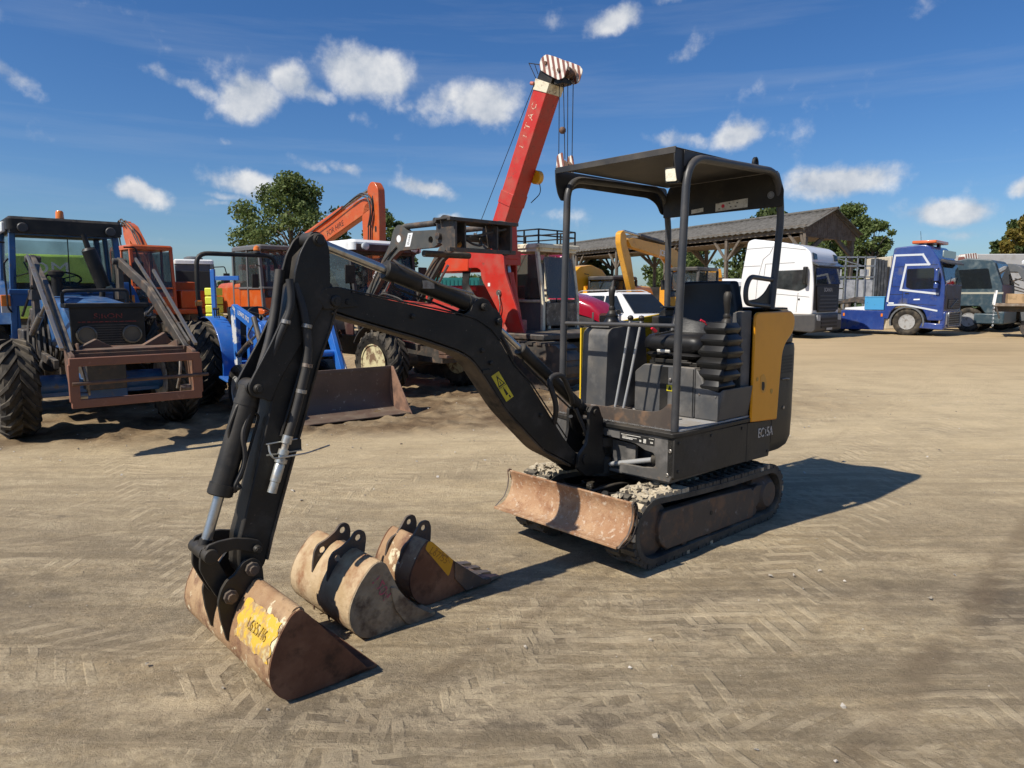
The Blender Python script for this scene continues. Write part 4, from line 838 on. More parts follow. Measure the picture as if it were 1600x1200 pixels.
# hoses at the boom foot and knee
b = mb(); b.tube(fillet([(.30, -.56, .80), (.34, -.50, .92), (.40, -.52, 1.08), (.28, -.52, 1.10), (.16, -.56, .96), (.10, -.60, .90)], .08, 5), .016, 10); part('hydraulic_hose', b, HOSE, boom)
b = mb(); b.tube(fillet([(.05, -.66, .80), (-.02, -.70, .70), (-.1, -.72, .60), (-.2, -.74, .60)], .06), .014, 8); part('hydraulic_hose', b, HOSE, boom); b = mb(); b.tube(fillet([(.07, -.60, .86), (0, -.55, .66), (-.06, -.57, .58), (-.2, -.6, .55)], .06), .012, 8); part('hydraulic_hose', b, HOSE, boom)
b = mb(); b.tube(fillet([(.72, -.60, 1.38), (.66, -.58, 1.28), (.60, -.60, 1.2)], .06), .012, 8)
part('hydraulic_hose', b, HOSE, boom)
# dipper links
b = mb()
for ys in (-.545, -.695):
    top = [(2.335, .515), (2.325, .545), (2.28, .553), (2.22, .553), (2.15, .535), (2.105, .515), (2.095, .485), (2.115, .462), (2.15, .475), (2.21, .502), (2.26, .50), (2.29, .47), (2.325, .475)]
    b.prism(round2(top, .012, 3), ys - .008, ys + .008)
b.cyl((2.315, -.72, .50), (2.315, -.52, .50), .03, 18)
part('guide_link', b, BLACK, arm, bevel=.003)
b = mb()
for ys in (-.575, -.665):
    b.prism(round2([(2.345, .50), (2.33, .535), (2.30, .53), (2.275, .46), (2.235, .37), (2.225, .31), (2.245, .285), (2.285, .30), (2.325, .38), (2.35, .44)], .014, 3), ys - .009, ys + .009)
part('bucket_link', b, BLACK, arm, bevel=.003)

# ---- buckets
def bucket_outline(o): return o
RUSTK = mat('bucket_rust', (.29, .165, .085), .7, spec=.3, layers=[((.42, .28, .155), 3, .42, .62, .8), ((.15, .07, .04), 6, .5, .66, .6), ((.66, .57, .38), 9, .585, .62, .6), ((.2, .12, .07), 34, .6, .8)], bump=.6, bscale=55)
RUSTS = mat('bucket_side_rust', (.15, .07, .04), .85, spec=.15, layers=[((.25, .13, .075), 5, .45, .7, .8), ((.07, .036, .022), 12, .5, .7, .7)], bump=.3)
PAINTY = mat('yellow_marker_paint', (.62, .38, .035), .7, layers=[((.36, .23, .11), 12, .47, .56), ((.5, .4, .2), 30, .55, .62)])
def shell(b_, out, i0, i1, y0, y1, th=.012):
    """back sheet following the outline from corner i0 to i1"""
    n = len(out); seq = []; k = i0
    while True:
        seq.append(out[k % n]);
        if k % n == i1 % n: break
        k += 1
    pts = [(q.x, q.y) for q in fillet([(p[0], p[1], 0) for p in seq], .05, 3)]
    b_.sheet(pts, y0, y1, th)
BU = [(1.835, .0), (2.15, .002), (2.205, .012), (2.25, .06), (2.267, .125), (2.253, .20), (2.215, .28), (2.165, .345), (2.13, .357), (2.106, .335)]
bk1 = thing('bucket', 'wide rusty grading bucket with yellow marker patch, fitted to the excavator arm', 'bucket')
def at_m(o, x, y): o.location = M0 + MX * x + MY * y; o.rotation_euler = (0, 0, radians(MA))
at_m(bk1, 2.0, -.6); B1 = (-2.0, .6, 0)
b = MB(B1); shell(b, BU, 0, 8, -1.075, -.13, .012); b.cyl((2.135, -1.07, .335), (2.135, -.14, .335), .028, 14); bs = part('bucket_shell', b, RUSTK, bk1)
bs.data.materials[0] = RUSTK
for ys in (-.126, -1.08):
    b = MB(B1); b.prism(round2(BU, [.004, .05, .05, .05, .05, .06, .06, .03, .03, .02], 3), ys, ys - .012 if ys > -.5 else ys + .012); part('side_plate', b, RUSTS, bk1, bevel=.002)
b = MB(B1); b.box(1.80, 1.95, -1.08, -.126, -.001, .014); part('cutting_edge', b, RUSTS, bk1, bevel=.003)
for ys in (-.53, -.71):
    b = MB(B1); eo = [(2.105, .34), (2.108, .40), (2.12, .435), (2.15, .455), (2.19, .445), (2.225, .40), (2.26, .385), (2.285, .35), (2.30, .30), (2.292, .22), (2.27, .12), (2.24, .2), (2.2, .29), (2.16, .335)]
    b.prism(round2(eo, .012, 3), ys - .009, ys + .009); ear = part('hanger_plate', b, BLACK, bk1, bevel=.002)
    b = MB(B1)
    for (x, z) in ((2.155, .41), (2.25, .315)): b = MB(B1); b.lathe([(0, .030), (.016, .030), (.018, .018), (.03, .018)], (x, ys + .009, z), (0, 1, 0), 8); part('pin', b, RUSTD, ear)
# marker patch follows the curve of the shell
def shell_pt(out, s, i0, i1):
    pts = [(q.x, q.y) for q in fillet([(p[0], p[1], 0) for p in out[i0:i1 + 1]], .05, 3)]; seg = [hypot(pts[k + 1][0] - pts[k][0], pts[k + 1][1] - pts[k][1]) for k in range(len(pts) - 1)]; tot = sum(seg); s *= tot
    for k in range(len(seg)):
        if s <= seg[k] or k == len(seg) - 1:
            u = s / seg[k]; t = Vector((pts[k + 1][0] - pts[k][0], pts[k + 1][1] - pts[k][1])).normalized(); return Vector((pts[k][0] + (pts[k + 1][0] - pts[k][0]) * u, pts[k][1] + (pts[k + 1][1] - pts[k][1]) * u)), Vector((t.y, -t.x))
        s -= seg[k]
def shell_patch(out, i0, i1, s0, s1, y0, y1, off, B_, jit=.0, seed=1):
    rr = random.Random(seed); b_ = MB(B_); nu, nv = 10, 14
    ju = [rr.uniform(-jit, jit) for _ in range(nv + 1)]; jv = [rr.uniform(-jit, jit) for _ in range(nu + 1)]
    def fn(u, v):
        su = s0 + (s1 - s0) * u + (ju[int(v * nv + .5)] if u in (0, 1) else 0) * .5; yy = y0 + (y1 - y0) * v + (jv[int(u * nu + .5)] if v in (0, 1) else 0)
        p, n_ = shell_pt(out, su, i0, i1); p = p + n_ * off; return (p[0], yy, p[1])
    b_.grid(fn, nu, nv); return b_
part('marker_patch', shell_patch(BU, 0, 8, .70, .90, -.47, -.15, .0035, B1, .014), PAINTY, bs)
pA, nA = shell_pt(BU, .80, 0, 8); up2 = Vector((-nA.y, nA.x)); up2 = up2 if up2.y > 0 else -up2
text('marker_writing', 'L6557/6', .064, frame4(Vector(B1) + Vector((pA.x, -.295, pA.y)) + Vector((nA.x, 0, nA.y)) * .0075, (0, 1, 0), (up2.x, 0, up2.y)), mat('marker_pen', (.20, .13, .03), .8, layers=[((.5, .34, .05), 50, .47, .53)]), bs, ext=.0004, squash=.85)
# second bucket: pale, three pieces wide
B2O = [(1.36, .0), (1.70, .002), (1.755, .03), (1.795, .10), (1.79, .18), (1.74, .27), (1.675, .335), (1.635, .35), (1.60, .335), (1.565, .26), (1.53, .175)]
RUST2 = mat('bucket_clay', (.41, .29, .16), .85, spec=.2, layers=[((.53, .40, .25), 4, .42, .60), ((.28, .14, .07), 6, .5, .66), ((.3, .2, .12), 26, .58, .78)], bump=.5, bscale=40)
RUST2S = mat('bucket_clay_side', (.21, .15, .09), .85, layers=[((.36, .28, .18), 5, .42, .66), ((.1, .065, .04), 11, .5, .68)], bump=1.0, bscale=22)
bk2 = thing('bucket', 'pale clay-coated digging bucket lying on the ground, middle one of the three buckets', 'bucket', group='buckets left by the excavator'); at_m(bk2, 1.6, -.67); B2 = (-1.6, .67, 0)
b = MB(B2); shell(b, B2O, 0, 7, -.955, -.37, .012); b.cyl((1.625, -.95, .325), (1.625, -.37, .325), .022, 12); bs2 = part('bucket_shell', b, RUST2, bk2)
for ys, s in ((-.362, -1), (-.962, 1)):
    b = MB(B2); b.prism(round2(B2O, [.004, .04, .04, .05, .05, .06, .04, .02, .02, .05, .05], 3), ys, ys + s * .012); part('side_plate', b, RUST2S, bk2, bevel=.003)
    b = MB(B2); b.prism(round2([(1.33, -.0), (1.49, .0), (1.56, .10), (1.585, .22), (1.545, .2), (1.47, .1)], .02), ys - s * .001, ys - s * .011); part('wear_plate', b, RUST2S, bk2, bevel=.003)
b = MB(B2); b.box(1.325, 1.5, -.962, -.362, -.001, .016); part('cutting_edge', b, RUST2, bk2, bevel=.003)
for ys in (-.61, -.76):
    b = MB(B2); eo = [(1.57, .30), (1.557, .38), (1.565, .415), (1.585, .428), (1.615, .425), (1.64, .395), (1.69, .365), (1.735, .35), (1.755, .32), (1.765, .26), (1.778, .12), (1.765, .02), (1.74, .2), (1.66, .3)]
    b.prism(round2(eo, .012, 3), ys - .007, ys + .007, holes=[circ(1.60, .392, .017, 14), circ(1.712, .318, .017, 14)]); part('hanger_plate', b, RUSTD, bk2, bevel=.0015)
b = MB(B2); b.box(1.60, 1.64, -.76, -.61, .32, .345); part('stiffener', b, RUSTD, bk2, bevel=.003)
text('marker_writing', '1204', .07, frame4(Vector(B2) + Vector((1.625, -.36, .225)), (-.55, 0, -1), (1, 0, -.55)), mat('pink_marker', (.45, .09, .12), .8, layers=[((.3, .2, .14), 40, .48, .56)]), bk2, ext=.0006)
# third bucket: narrow toothed
B3O = [(.93, .03), (1.09, .006), (1.30, .0), (1.365, .04), (1.40, .12), (1.395, .19), (1.35, .27), (1.315, .315), (1.285, .335), (1.26, .325), (1.13, .196)]
bk3 = thing('bucket', 'narrow dark toothed bucket with orange marker patch, farthest of the three buckets', 'bucket', group='buckets left by the excavator'); at_m(bk3, 1.15, -.64); B3 = (-1.15, .64, 0)
b = MB(B3); shell(b, B3O, 0, 8, -.79, -.48, .012); b.cyl((1.285, -.785, .315), (1.285, -.48, .315), .02, 12); bs3 = part('bucket_shell', b, RUSTK, bk3)
for ys, s in ((-.47, -1), (-.80, 1)):
    b = MB(B3); b.prism(round2(B3O, [.004, .04, .04, .05, .05, .06, .04, .02, .02, .02, .03], 3), ys, ys + s * .012); sd = part('side_plate', b, RUSTS, bk3, bevel=.002)
    b = MB(B3); b.prism([(.90, .03), (1.05, .008), (1.125, .095), (1.125, .19), (.93, .04)], ys - s * .001, ys - s * .010); part('side_cutter', b, RUSTD, bk3, bevel=.003)
    if s < 0: b = MB(B3); b.prism(round2([(1.305, .30), (1.285, .335), (1.262, .325), (1.13, .196), (1.155, .13), (1.165, .12)], .01), ys + .0005, ys + .0015); part('marker_patch', b, mat('orange_marker_paint', (.62, .30, .01), .7, layers=[((.3, .14, .04), 18, .56, .64)]), bk3)
text('marker_writing', 'L67/55', .05, frame4(Vector(B3) + Vector((1.222, -.4682, .243)), (-.76, 0, -.65), (-.65, 0, .76)), mat('marker_pen_faint', (.35, .15, .01), .8), bk3, ext=.0003)
b = MB(B3); b.box(.87, 1.05, -.80, -.47, .004, .03); part('cutting_edge', b, RUSTD, bk3, bevel=.003)
for yy in (-.765, -.68, -.59, -.51):
    b = MB(B3); b.hexa([(.95, yy - .03, .0), (.95, yy + .03, .0), (.95, yy + .03, .045), (.95, yy - .03, .045), (.79, yy - .022, .004), (.79, yy + .022, .004), (.79, yy + .022, .014), (.79, yy - .022, .014)]); part('tooth', b, STEEL, bk3, bevel=.003)
for ys in (-.59, -.72):
    b = MB(B3); eo = [(1.19, .28), (1.185, .355), (1.195, .39), (1.215, .40), (1.25, .395), (1.275, .36), (1.31, .315), (1.34, .305), (1.365, .28), (1.38, .22), (1.395, .10), (1.36, .2), (1.28, .29)]
    b.prism(round2(eo, .012, 3), ys - .007, ys + .007, holes=[circ(1.232, .363, .016, 14), circ(1.325, .268, .014, 14)]); part('hanger_plate', b, RUSTD, bk3, bevel=.0015)
b = MB(B3); b.cyl((1.29, -.72, .3), (1.29, -.59, .3), .025, 14); part('cross_tube', b, RUSTD, bk3)
# ------------------------------------------------------------------ shared vehicle pieces
BLUE = mat('tractor_blue', (.012, .085, .25), .4, layers=[((.05, .17, .36), 4, .5, .75, .6), ((.16, .13, .10), 9, .6, .75, .8)], dust=.25, coat=.2)
BLUE2 = mat('compact_blue', (.02, .14, .50), .32, layers=[((.06, .2, .5), 5, .55, .8)], dust=.2, coat=.3)
ORANGE = mat('orange_paint', (.52, .085, .008), .4, layers=[((.5, .16, .05), 4, .5, .75, .6), ((.2, .1, .05), 12, .62, .75, .8)], dust=.2, coat=.2)
REDC = mat('crane_red', (.50, .025, .015), .42, layers=[((.42, .07, .045), 4, .45, .7, .6), ((.2, .06, .04), 14, .6, .72, .8), ((.14, .05, .03), 5, .62, .75, .85)], dust=.15)
REDF = mat('faded_red', (.42, .10, .075), .6, layers=[((.5, .2, .15), 9, .45, .7)])
CRIM = mat('crimson_paint', (.34, .006, .026), .22, coat=.7, dust=.1)
JCBY = mat('digger_yellow', (.68, .32, .025), .4, layers=[((.5, .24, .05), 5, .5, .75, .6), ((.15, .1, .06), 15, .62, .75, .8)], dust=.2)
YELO = mat('deep_yellow', (.75, .36, .008), .35, coat=.3)
CREAM = mat('cream_paint', (.72, .65, .48), .5, layers=[((.38, .3, .2), 7, .5, .68, .8), ((.16, .1, .06), 16, .6, .7, .85)])
CREAMR = mat('cream_rim', (.62, .55, .32), .55, layers=[((.18, .11, .06), 7, .48, .58, .85)])
DSTEEL = mat('dark_greasy_steel', (.035, .032, .03), .5, layers=[((.13, .08, .05), 7, .5, .7, .8)], dust=.45, bump=.2)
RUSTO = mat('orange_primer', (.19, .075, .042), .65, layers=[((.15, .06, .04), 6, .5, .7), ((.3, .15, .1), 15, .6, .75)], dust=.2, bump=.15)
RUSTL = mat('rust_loader', (.10, .05, .03), .7, layers=[((.19, .09, .05), 5, .45, .7), ((.05, .04, .035), 12, .5, .7)], dust=.35, bump=.2)
TWHITE = mat('truck_white', (.78, .78, .77), .3, coat=.5)
TBLUE = mat('truck_blue', (.015, .042, .20), .25, coat=.6, layers=[((.03, .07, .26), 2, .4, .7), ((.10, .10, .10), 1.4, .58, .75, .7)], dust=.15)
TTEAL = mat('truck_teal', (.03, .06, .08), .4, layers=[((.12, .16, .17), 3, .5, .75, .6)], dust=.3)
TGREY = mat('truck_grey', (.10, .11, .12), .45, dust=.4)
PLG = mat('dark_plastic', (.03, .03, .032), .5, dust=.45)
WOODM = mat('shed_boards', (.12, .085, .06), .85, layers=[((.19, .15, .115), 3, .4, .65), ((.07, .05, .038), 14, .5, .7)], bump=.3)
POSTM = mat('shed_timber', (.14, .115, .09), .85, layers=[((.08, .065, .05), 6, .45, .65)], bump=.3)
ROOFM = mat('asbestos_sheet', (.115, .107, .095), .9, layers=[((.07, .065, .055), 3, .42, .62), ((.18, .17, .145), 11, .55, .7)], bump=.4)
GALV = mat('galvanised', (.35, .37, .38), .45, .5, layers=[((.22, .22, .22), 6, .5, .7, .7)])
INTER = mat('cab_interior', (.02, .02, .022), .8)
SILV = mat('silver_rim', (.42, .42, .41), .45, .3, layers=[((.16, .13, .1), 8, .5, .7, .8)])
LAMPG = mat('headlamp_glass', (.55, .57, .58), .1, coat=.8)

CLEARG = glassmat('clear_glass', (.03, .035, .03), .14)
WHEELS = {}
def wheel(par, x, y, side, R, Wd, rr, style='ag', rim=SILV, name='wheel', turn=0):
    key = (R, Wd, rr, style, rim.name)
    if key not in WHEELS:
        b = MB(); h = Wd / 2; sh = .82 if style == 'ag' else .93; rt = R - (.045 if style == 'ag' else .004)
        b.lathe([(-h * .7, rr), (-h * .95, rr + (R - rr) * .25), (-h, rr + (R - rr) * .6), (-h * .9, rt - .03), (-h * .8, rt), (0, rt + .006), (h * .8, rt), (h * .9, rt - .03), (h, rr + (R - rr) * .6), (h * .95, rr + (R - rr) * .25), (h * .7, rr)], (0, 0, 0), (0, 1, 0), 40)
        if style == 'ag':
            n = 20
            for k in range(n):
                for s in (-1, 1):
                    a0 = 2 * pi * (k + (.5 if s > 0 else 0)) / n; da = .30 / R * .6
                    def P(a, yy, r_): return (r_ * cos(a), yy, r_ * sin(a))
                    w = .035 / R
                    b.hexa([P(a0 - w, 0 + s * -.01, rt - .01), P(a0 + w, 0 + s * -.01, rt - .01), P(a0 + da + w, s * h * .62, rt - .015), P(a0 + da - w, s * h * .62, rt - .015),
                            P(a0 - w * .7, 0, R), P(a0 + w * .7, 0, R), P(a0 + da + w * .7, s * h * .62, R), P(a0 + da - w * .7, s * h * .62, R)])
                    b.hexa([P(a0 + da - w, s * h * .62, rt - .015), P(a0 + da + w, s * h * .62, rt - .015), P(a0 + da * 1.5 + w, s * h * 1.02, rt - .09), P(a0 + da * 1.5 - w, s * h * 1.02, rt - .09),
                            P(a0 + da - w * .7, s * h * .62, R), P(a0 + da + w * .7, s * h * .62, R), P(a0 + da * 1.5 + w * .7, s * h * 1.03, R - .075), P(a0 + da * 1.5 - w * .7, s * h * 1.03, R - .075)])
        elif style == 'turf':
            n = 34
            for k in range(n):
                a0 = 2 * pi * k / n; w = .028 / R
                for s in (-1, 1):
                    def P(a, yy, r_): return (r_ * cos(a), yy, r_ * sin(a))
                    b.hexa([P(a0 - w, s * .02, rt - .01), P(a0 + w, s * .02, rt - .01), P(a0 + w, s * h * .95, rt - .03), P(a0 - w, s * h * .95, rt - .03), P(a0 - w * .7, s * .02, R), P(a0 + w * .7, s * .02, R), P(a0 + w * .7, s * h * .95, R - .02), P(a0 - w * .7, s * h * .95, R - .02)])
        else:
            for yy in (-.5, -.17, .17, .5): b.lathe([(h * yy - .012, R - .01), (h * yy - .01, R + .003), (h * yy + .05 * h + .03, R + .003), (h * yy + .05 * h + .032, R - .01)], (0, 0, 0), (0, 1, 0), 40)
        r = MB(); r.lathe([(h * .9, rr * 1.0), (h * .98, rr * 1.02), (h * .98, rr * .95), (h * .5, rr * .86), (h * .25, rr * .6), (h * .35, rr * .36), (h * .6, rr * .33), (h * .66, rr * .26), (h * .66, 0)], (0, 0, 0), (0, 1, 0), 32)
        r.lathe([(-h * .9, rr), (-h * .95, rr * .95), (-h * .2, rr * .85), (-h * .2, 0)], (0, 0, 0), (0, 1, 0), 24)
        q = MB()
        for k in range(8):
            a = 2 * pi * k / 8; q.cyl((rr * .47 * cos(a), h * .24, rr * .47 * sin(a)), (rr * .47 * cos(a), h * .40, rr * .47 * sin(a)), rr * .05, 6)
        for k in range(8):
            a = 2 * pi * (k + .5) / 8; q.cyl((rr * .70 * cos(a), h * .30, rr * .70 * sin(a)), (rr * .70 * cos(a), h * .42, rr * .70 * sin(a)), rr * .07, 8)
        WHEELS[key] = (b.mesh('tyre', RUBBER, 40), r.mesh('rim', rim, 40), q.mesh('wheel_nuts', DSTEEL, 40))
    a, r, q = WHEELS[key]
    o = part(name, a, None, par); o.location = (x, y, R); o.rotation_euler = (0, random.uniform(0, 1), (0 if side > 0 else pi) + radians(turn))
    rm = part('rim', r, None, o); part('wheel_nuts', q, None, o); return o
def rbox(b, x0, x1, y0, y1, z0, z1, r=.05, n=3):
    q = round2([(x0, y0), (x1, y0), (x1, y1), (x0, y1)], r, n); i = round2([(x0 + r * .5, y0 + r * .5), (x1 - r * .5, y0 + r * .5), (x1 - r * .5, y1 - r * .5), (x0 + r * .5, y1 - r * .5)], r * .6, n)
    b.loft([[(p[0], p[1], z0) for p in q], [(p[0], p[1], z1 - r * .5) for p in q], [(p[0], p[1], z1) for p in i]])
def pane(par, c4, m=GLASS, name='window', th=.006):
    """a flat pane from four corners"""
    P = [Vector(c) for c in c4]; n = (P[1] - P[0]).cross(P[3] - P[0]).normalized() * th / 2; b = MB(); b.hexa([p - n for p in P] + [p + n for p in P]); return part(name, b, m, par)
def strut(b, p0, p1, w=.05, h=None): b.bar(p0, p1, w, h or w)
def steering(par, c, tilt, r=.2):
    b = MB(); R = Euler((0, radians(tilt), 0)).to_matrix(); c = Vector(c); b.tube([c + R @ Vector((r * cos(a), r * sin(a), 0)) for a in [2 * pi * k / 20 for k in range(20)]], .013, 6, closed=True)
    for k in range(3): a = 2 * pi * k / 3; b.cyl(c, c + R @ Vector((r * cos(a), r * sin(a), 0)), .008, 6)
    b.cyl(c, c + R @ Vector((0, 0, -.35)), .02, 8); part('steering_wheel', b, BLACK, par)
def beacon(par, x, y, z, r=.055, h=.13, dome=False):
    b = MB(); b.cyl((x, y, z), (x, y, z + .03), r * 1.05, 14); bo = part('beacon', b, PLG, par)
    b = MB(); b.lathe([(.03, r), (h * .85, r * .92), (h, r * .7), (h, 0)] if not dome else [(.03, r * .8), (h * .4, r * 1.05), (h * .8, r * .85), (h, 0)], (x, y, z), (0, 0, 1), 16); part('beacon_lens', b, AMBER, bo)

# ------------------------------------------------------------------ blue tractor with loader frame, far left
def tractor_blue():
    T = thing('tractor', 'large old blue tractor with black cab roof and rust-red frame on its front loader', 'tractor', -4.825, 8.258, -49)
    for s in (-1, 1): wheel(T, 0, s * .82, s, .545, .36, .30, 'ag', SILV)
    for s in (-1, 1): wheel(T, -2.25, s * .86, s, .80, .46, .47, 'ag', SILV)
    b = MB(); b.box(-.09, .09, -.62, .62, .42, .58); b.box(-.18, .18, -.25, .25, .36, .62); b.cyl((0, -.66, .545), (0, .66, .545), .12, 16); part('front_axle', b, BLUE, T, bevel=.01)
    b = MB(); b.box(-2.5, .4, -.2, .2, .5, .85); b.box(-1.5, -.2, -.26, .26, .7, 1.1); b.box(-2.6, -1.9, -.28, .28, .45, 1.0); b.cyl((-.9, -.4, .75), (-.5, -.4, .75), .1); b.cyl((-.3, -.3, 1.0), (-1.1, -.35, .9), .06); part('engine_block', b, DSTEEL, T, bevel=.01)
    b = MB(); 
    b.loft([[(x, y, z) for (y, z) in round2([(-w, .95), (w, .95), (w, zt), (-w, zt)], [.01, .01, .08, .08], 4)] for (x, w, zt) in ((-1.35, .37, 1.56), (.35, .35, 1.45), (.62, .34, 1.40))]); part('hood', b, BLUE, T, bevel=.008)
    b = MB(); b.box(.62, .66, -.36, .36, .98, 1.44); b.box(.40, .68, -.40, .40, 1.42, 1.47); g = part('grille', b, BLACK, T, bevel=.008)
    for k in range(9):
        b = MB(); b.box(.66, .668, -.2, .2, 1.02 + k * .026, 1.032 + k * .026); part('grille_bar', b, DSTEEL, g)
    for yy in (-.22, .22):
        b = MB(); b.lathe([(0, .10), (.03, .10), (.035, .085), (.015, .08), (.015, 0)], (.66, yy, 1.13), (1, 0, 0), 20); part('headlight', b, mat('dull_lamp', (.10, .09, .07), .3, coat=.3), g)
    text('nose_lettering', 'SIRON', .075, frame4((.664, .0, 1.33), (0, 1, 0), (0, 0, 1)), mat('red_letters', (.28, .045, .03), .7, layers=[((.03, .02, .02), 30, .48, .56)]), g, squash=1.3)
    b = MB(); b.box(.662, .664, -.30, .30, 1.265, 1.275); part('red_stripe', b, mat('red_letters', (.45, .06, .04)), g)
    # bullbar over hood
    b = MB(); b.tube(fillet([(.1, -.33, 1.45), (.1, -.33, 1.60), (.1, .33, 1.62), (.1, .33, 1.45)], .05), .02, 8); b.cyl((-.2, .0, 1.58), (-.2, 0, 1.63), .03); part('hood_rail', b, BLACK, T)
    # cab
    x0, x1, hw, zb, zt = -2.75, -1.4, .66, 1.60, 2.36
    b = MB()
    for s in (-1, 1):
        strut(b, (x1, s * (hw - .02), 1.0), (x1 - .08, s * (hw - .09), zt), .07); strut(b, (x0 + .55, s * hw, 1.1), (x0 + .55, s * (hw - .06), zt), .06); strut(b, (x0, s * hw, 1.3), (x0 + .05, s * (hw - .07), zt), .07)
        strut(b, (x1, s * (hw - .02), 1.02), (x0 + .5, s * hw, 1.05), .07); strut(b, (x0, s * hw, 1.32), (x0 + .55, s * hw, 1.32), .06)
    strut(b, (x1, -hw, 1.60), (x1, hw, 1.60), .06); strut(b, (x1 - .08, -hw + .09, zt - .02), (x1 - .08, hw - .09, zt - .02), .07); strut(b, (x0, -hw, 1.5), (x0, hw, 1.5), .06); b.box(x1 - .02, x1 + .01, -hw + .03, hw - .03, 1.42, 1.60)
    part('cab_frame', b, BLUE, T, bevel=.008)
    b = MB(); rbox(b, x0 - .06, x1 + .12, -hw + .02, hw - .02, zt, zt + .16, .07); b.box(x1 - .02, x1 + .13, -hw + .05, hw - .05, zt - .04, zt); part('cab_roof', b, BLACK, T)
    b = MB(); b.box(x0, x1 - .1, -hw - .01, -hw + .03, zt - .02, zt + .10); part('roof_edge', b, WHITE, T, bevel=.01)
    pane(T, [(x1 + .01, -hw + .05, 1.63), (x1 + .01, hw - .05, 1.63), (x1 - .07, hw - .12, zt - .05), (x1 - .07, -hw + .12, zt - .05)], CLEARG, name='windscreen')
    pane(T, [(x0 + .02, -hw + .04, 1.53), (x0 + .02, hw - .04, 1.53), (x0 + .06, hw - .1, zt - .04), (x0 + .06, -hw + .1, zt - .04)], CLEARG, name='rear_window')
    for s in (-1, 1):
        pane(T, [(x1 - .04, s * (hw - .01), 1.1), (x0 + .6, s * hw, 1.1), (x0 + .6, s * (hw - .06), zt - .04), (x1 - .1, s * (hw - .08), zt - .04)], name='side_window')
        pane(T, [(x0 + .5, s * hw, 1.36), (x0 + .06, s * hw, 1.36), (x0 + .1, s * (hw - .06), zt - .04), (x0 + .5, s * (hw - .06), zt - .04)], name='side_window')
    b = MB(); b.cyl((x1 + .025, 0, 1.7), (x1 - .05, .02, zt - .08), .006, 6); b.cyl((x1 + .03, -.05, 1.66), (x1 + .03, .3, 1.64), .006); part('wiper', b, BLACK, T)
    b = MB(); b.box(x0 + .35, x0 + .45, -.25, .25, 1.25, 1.75); b.box(x0 + .4, x0 + .85, -.25, .25, 1.15, 1.28); part('seat', b, INTER, T, bevel=.04)
    b = MB(); b.box(x1 - .35, x1 - .05, -.25, .25, 1.2, 1.68); b.box(x0 + .1, x1, -.6, .6, 1.0, 1.05); part('dashboard', b, INTER, T, bevel=.03)
    steering(T, (x1 - .38, 0, 1.78), 25)
    for s in (-1, 1):
        b = MB(); b.tube(fillet([(x1, s * hw, 2.2), (x1 + .05, s * (hw + .14), 2.2), (x1 + .05, s * (hw + .16), 2.0)], .05), .012, 6); mr_ = part('mirror_arm', b, BLACK, T); b = MB(); b.box(x1 + .03, x1 + .07, min(s * (hw + .08), s * (hw + .22)), max(s * (hw + .08), s * (hw + .22)), 1.72, 2.0); part('mirror', b, BLACK, mr_, bevel=.01)
        b = MB(); b.tube(fillet([(x1 + .04, s * (hw - .01), 1.35), (x1 + .10, s * (hw + .03), 1.4), (x1 + .06, s * (hw + .03), 1.95), (x1, s * (hw - .02), 2.0)], .05), .012, 6); part('grab_handle', b, BLACK, T)
        b = MB(); b.lathe([(0, .055), (.05, .06), (.06, .05)], (x1 + .12, s * .48, zt + .02), (1, 0, 0), 14); part('work_lamp', b, PLG, T)
    b = MB(); b.cyl((-1.15, -.18, 1.5), (-1.15, -.18, 1.78), .06, 14); b.lathe([(0, .06), (.03, .09), (.07, .09), (.09, .04)], (-1.15, -.18, 1.78), (0, 0, 1), 14); part('air_intake', b, BLACK, T)
    for k in range(5):
        b = MB(); b.tube(fillet([(-.85, .46, 1.1 + .12 * k), (-.6 - .05 * k, .62, 1.25 + .05 * k), (-.4, .60, 1.0), (-.1 + .1 * k, .56, 1.30)], .12), .013, 6); part('hydraulic_hose', b, HOSE, T)
    beacon(T, -1.55, -.03, zt + .15, .05, .13)
    for s in (-1, 1):
        b = MB(); q = [(x0 - .65 + .0, 0)]; arc = [(-2.25 + .95 * cos(a), .80 + .95 * sin(a)) for a in [radians(25 + 140 * k / 14) for k in range(15)]]
        b.sheet(arc, min(s * .60, s * (1.12 if s < 0 else .86)), max(s * .60, s * (1.12 if s < 0 else .86)), .015); b.prism(arc + [(-2.25, .95)], s * .60, s * .615); part('rear_fender', b, BLUE, T)
        b = MB(); b.box(-1.42, -1.36, s * .70 - .05, s * .70 + .05, 1.42, 1.56); ind = part('indicator', b, AMBER, T, bevel=.008); b = MB(); b.box(-1.419, -1.355, s * .7 - .049, s * .7 + .049, 1.34, 1.42); part('marker_lamp', b, mat('clear_lens', (.5, .48, .45), .3), ind)
        b = MB(); strut(b, (-1.45, s * .66, 1.0), (-.5, s * .75, .9), .05); strut(b, (-1.45, s * .60, 1.45), (-1.35, s * .60, .7), .08, .05); part('step_panel', b, BLUE, T, bevel=.006)
        # front hub/fender stay in lighter blue
    b = MB(); b.cyl((0, -1.03, .545), (0, -.98, .545), .17, 20); b.box(-.03, .05, -1.05, -1.02, .30, .72); part('wheel_weight', b, mat('light_blue', (.04, .27, .6), .4), T, bevel=.006)
    # exhaust
    b = MB(); b.cyl((-1.0, .28, 1.5), (-1.0, .30, 1.68), .035); b.cyl((-1.0, .31, 1.66), (-1.0, .17, 2.12), .085, 18); b.lathe([(0, .085), (.03, .06), (.03, .035), (.2, .03)], (-1.0, .17, 2.12), (0, -.25, 1), 14); part('exhaust', b, BLACK, T)
    b = MB()
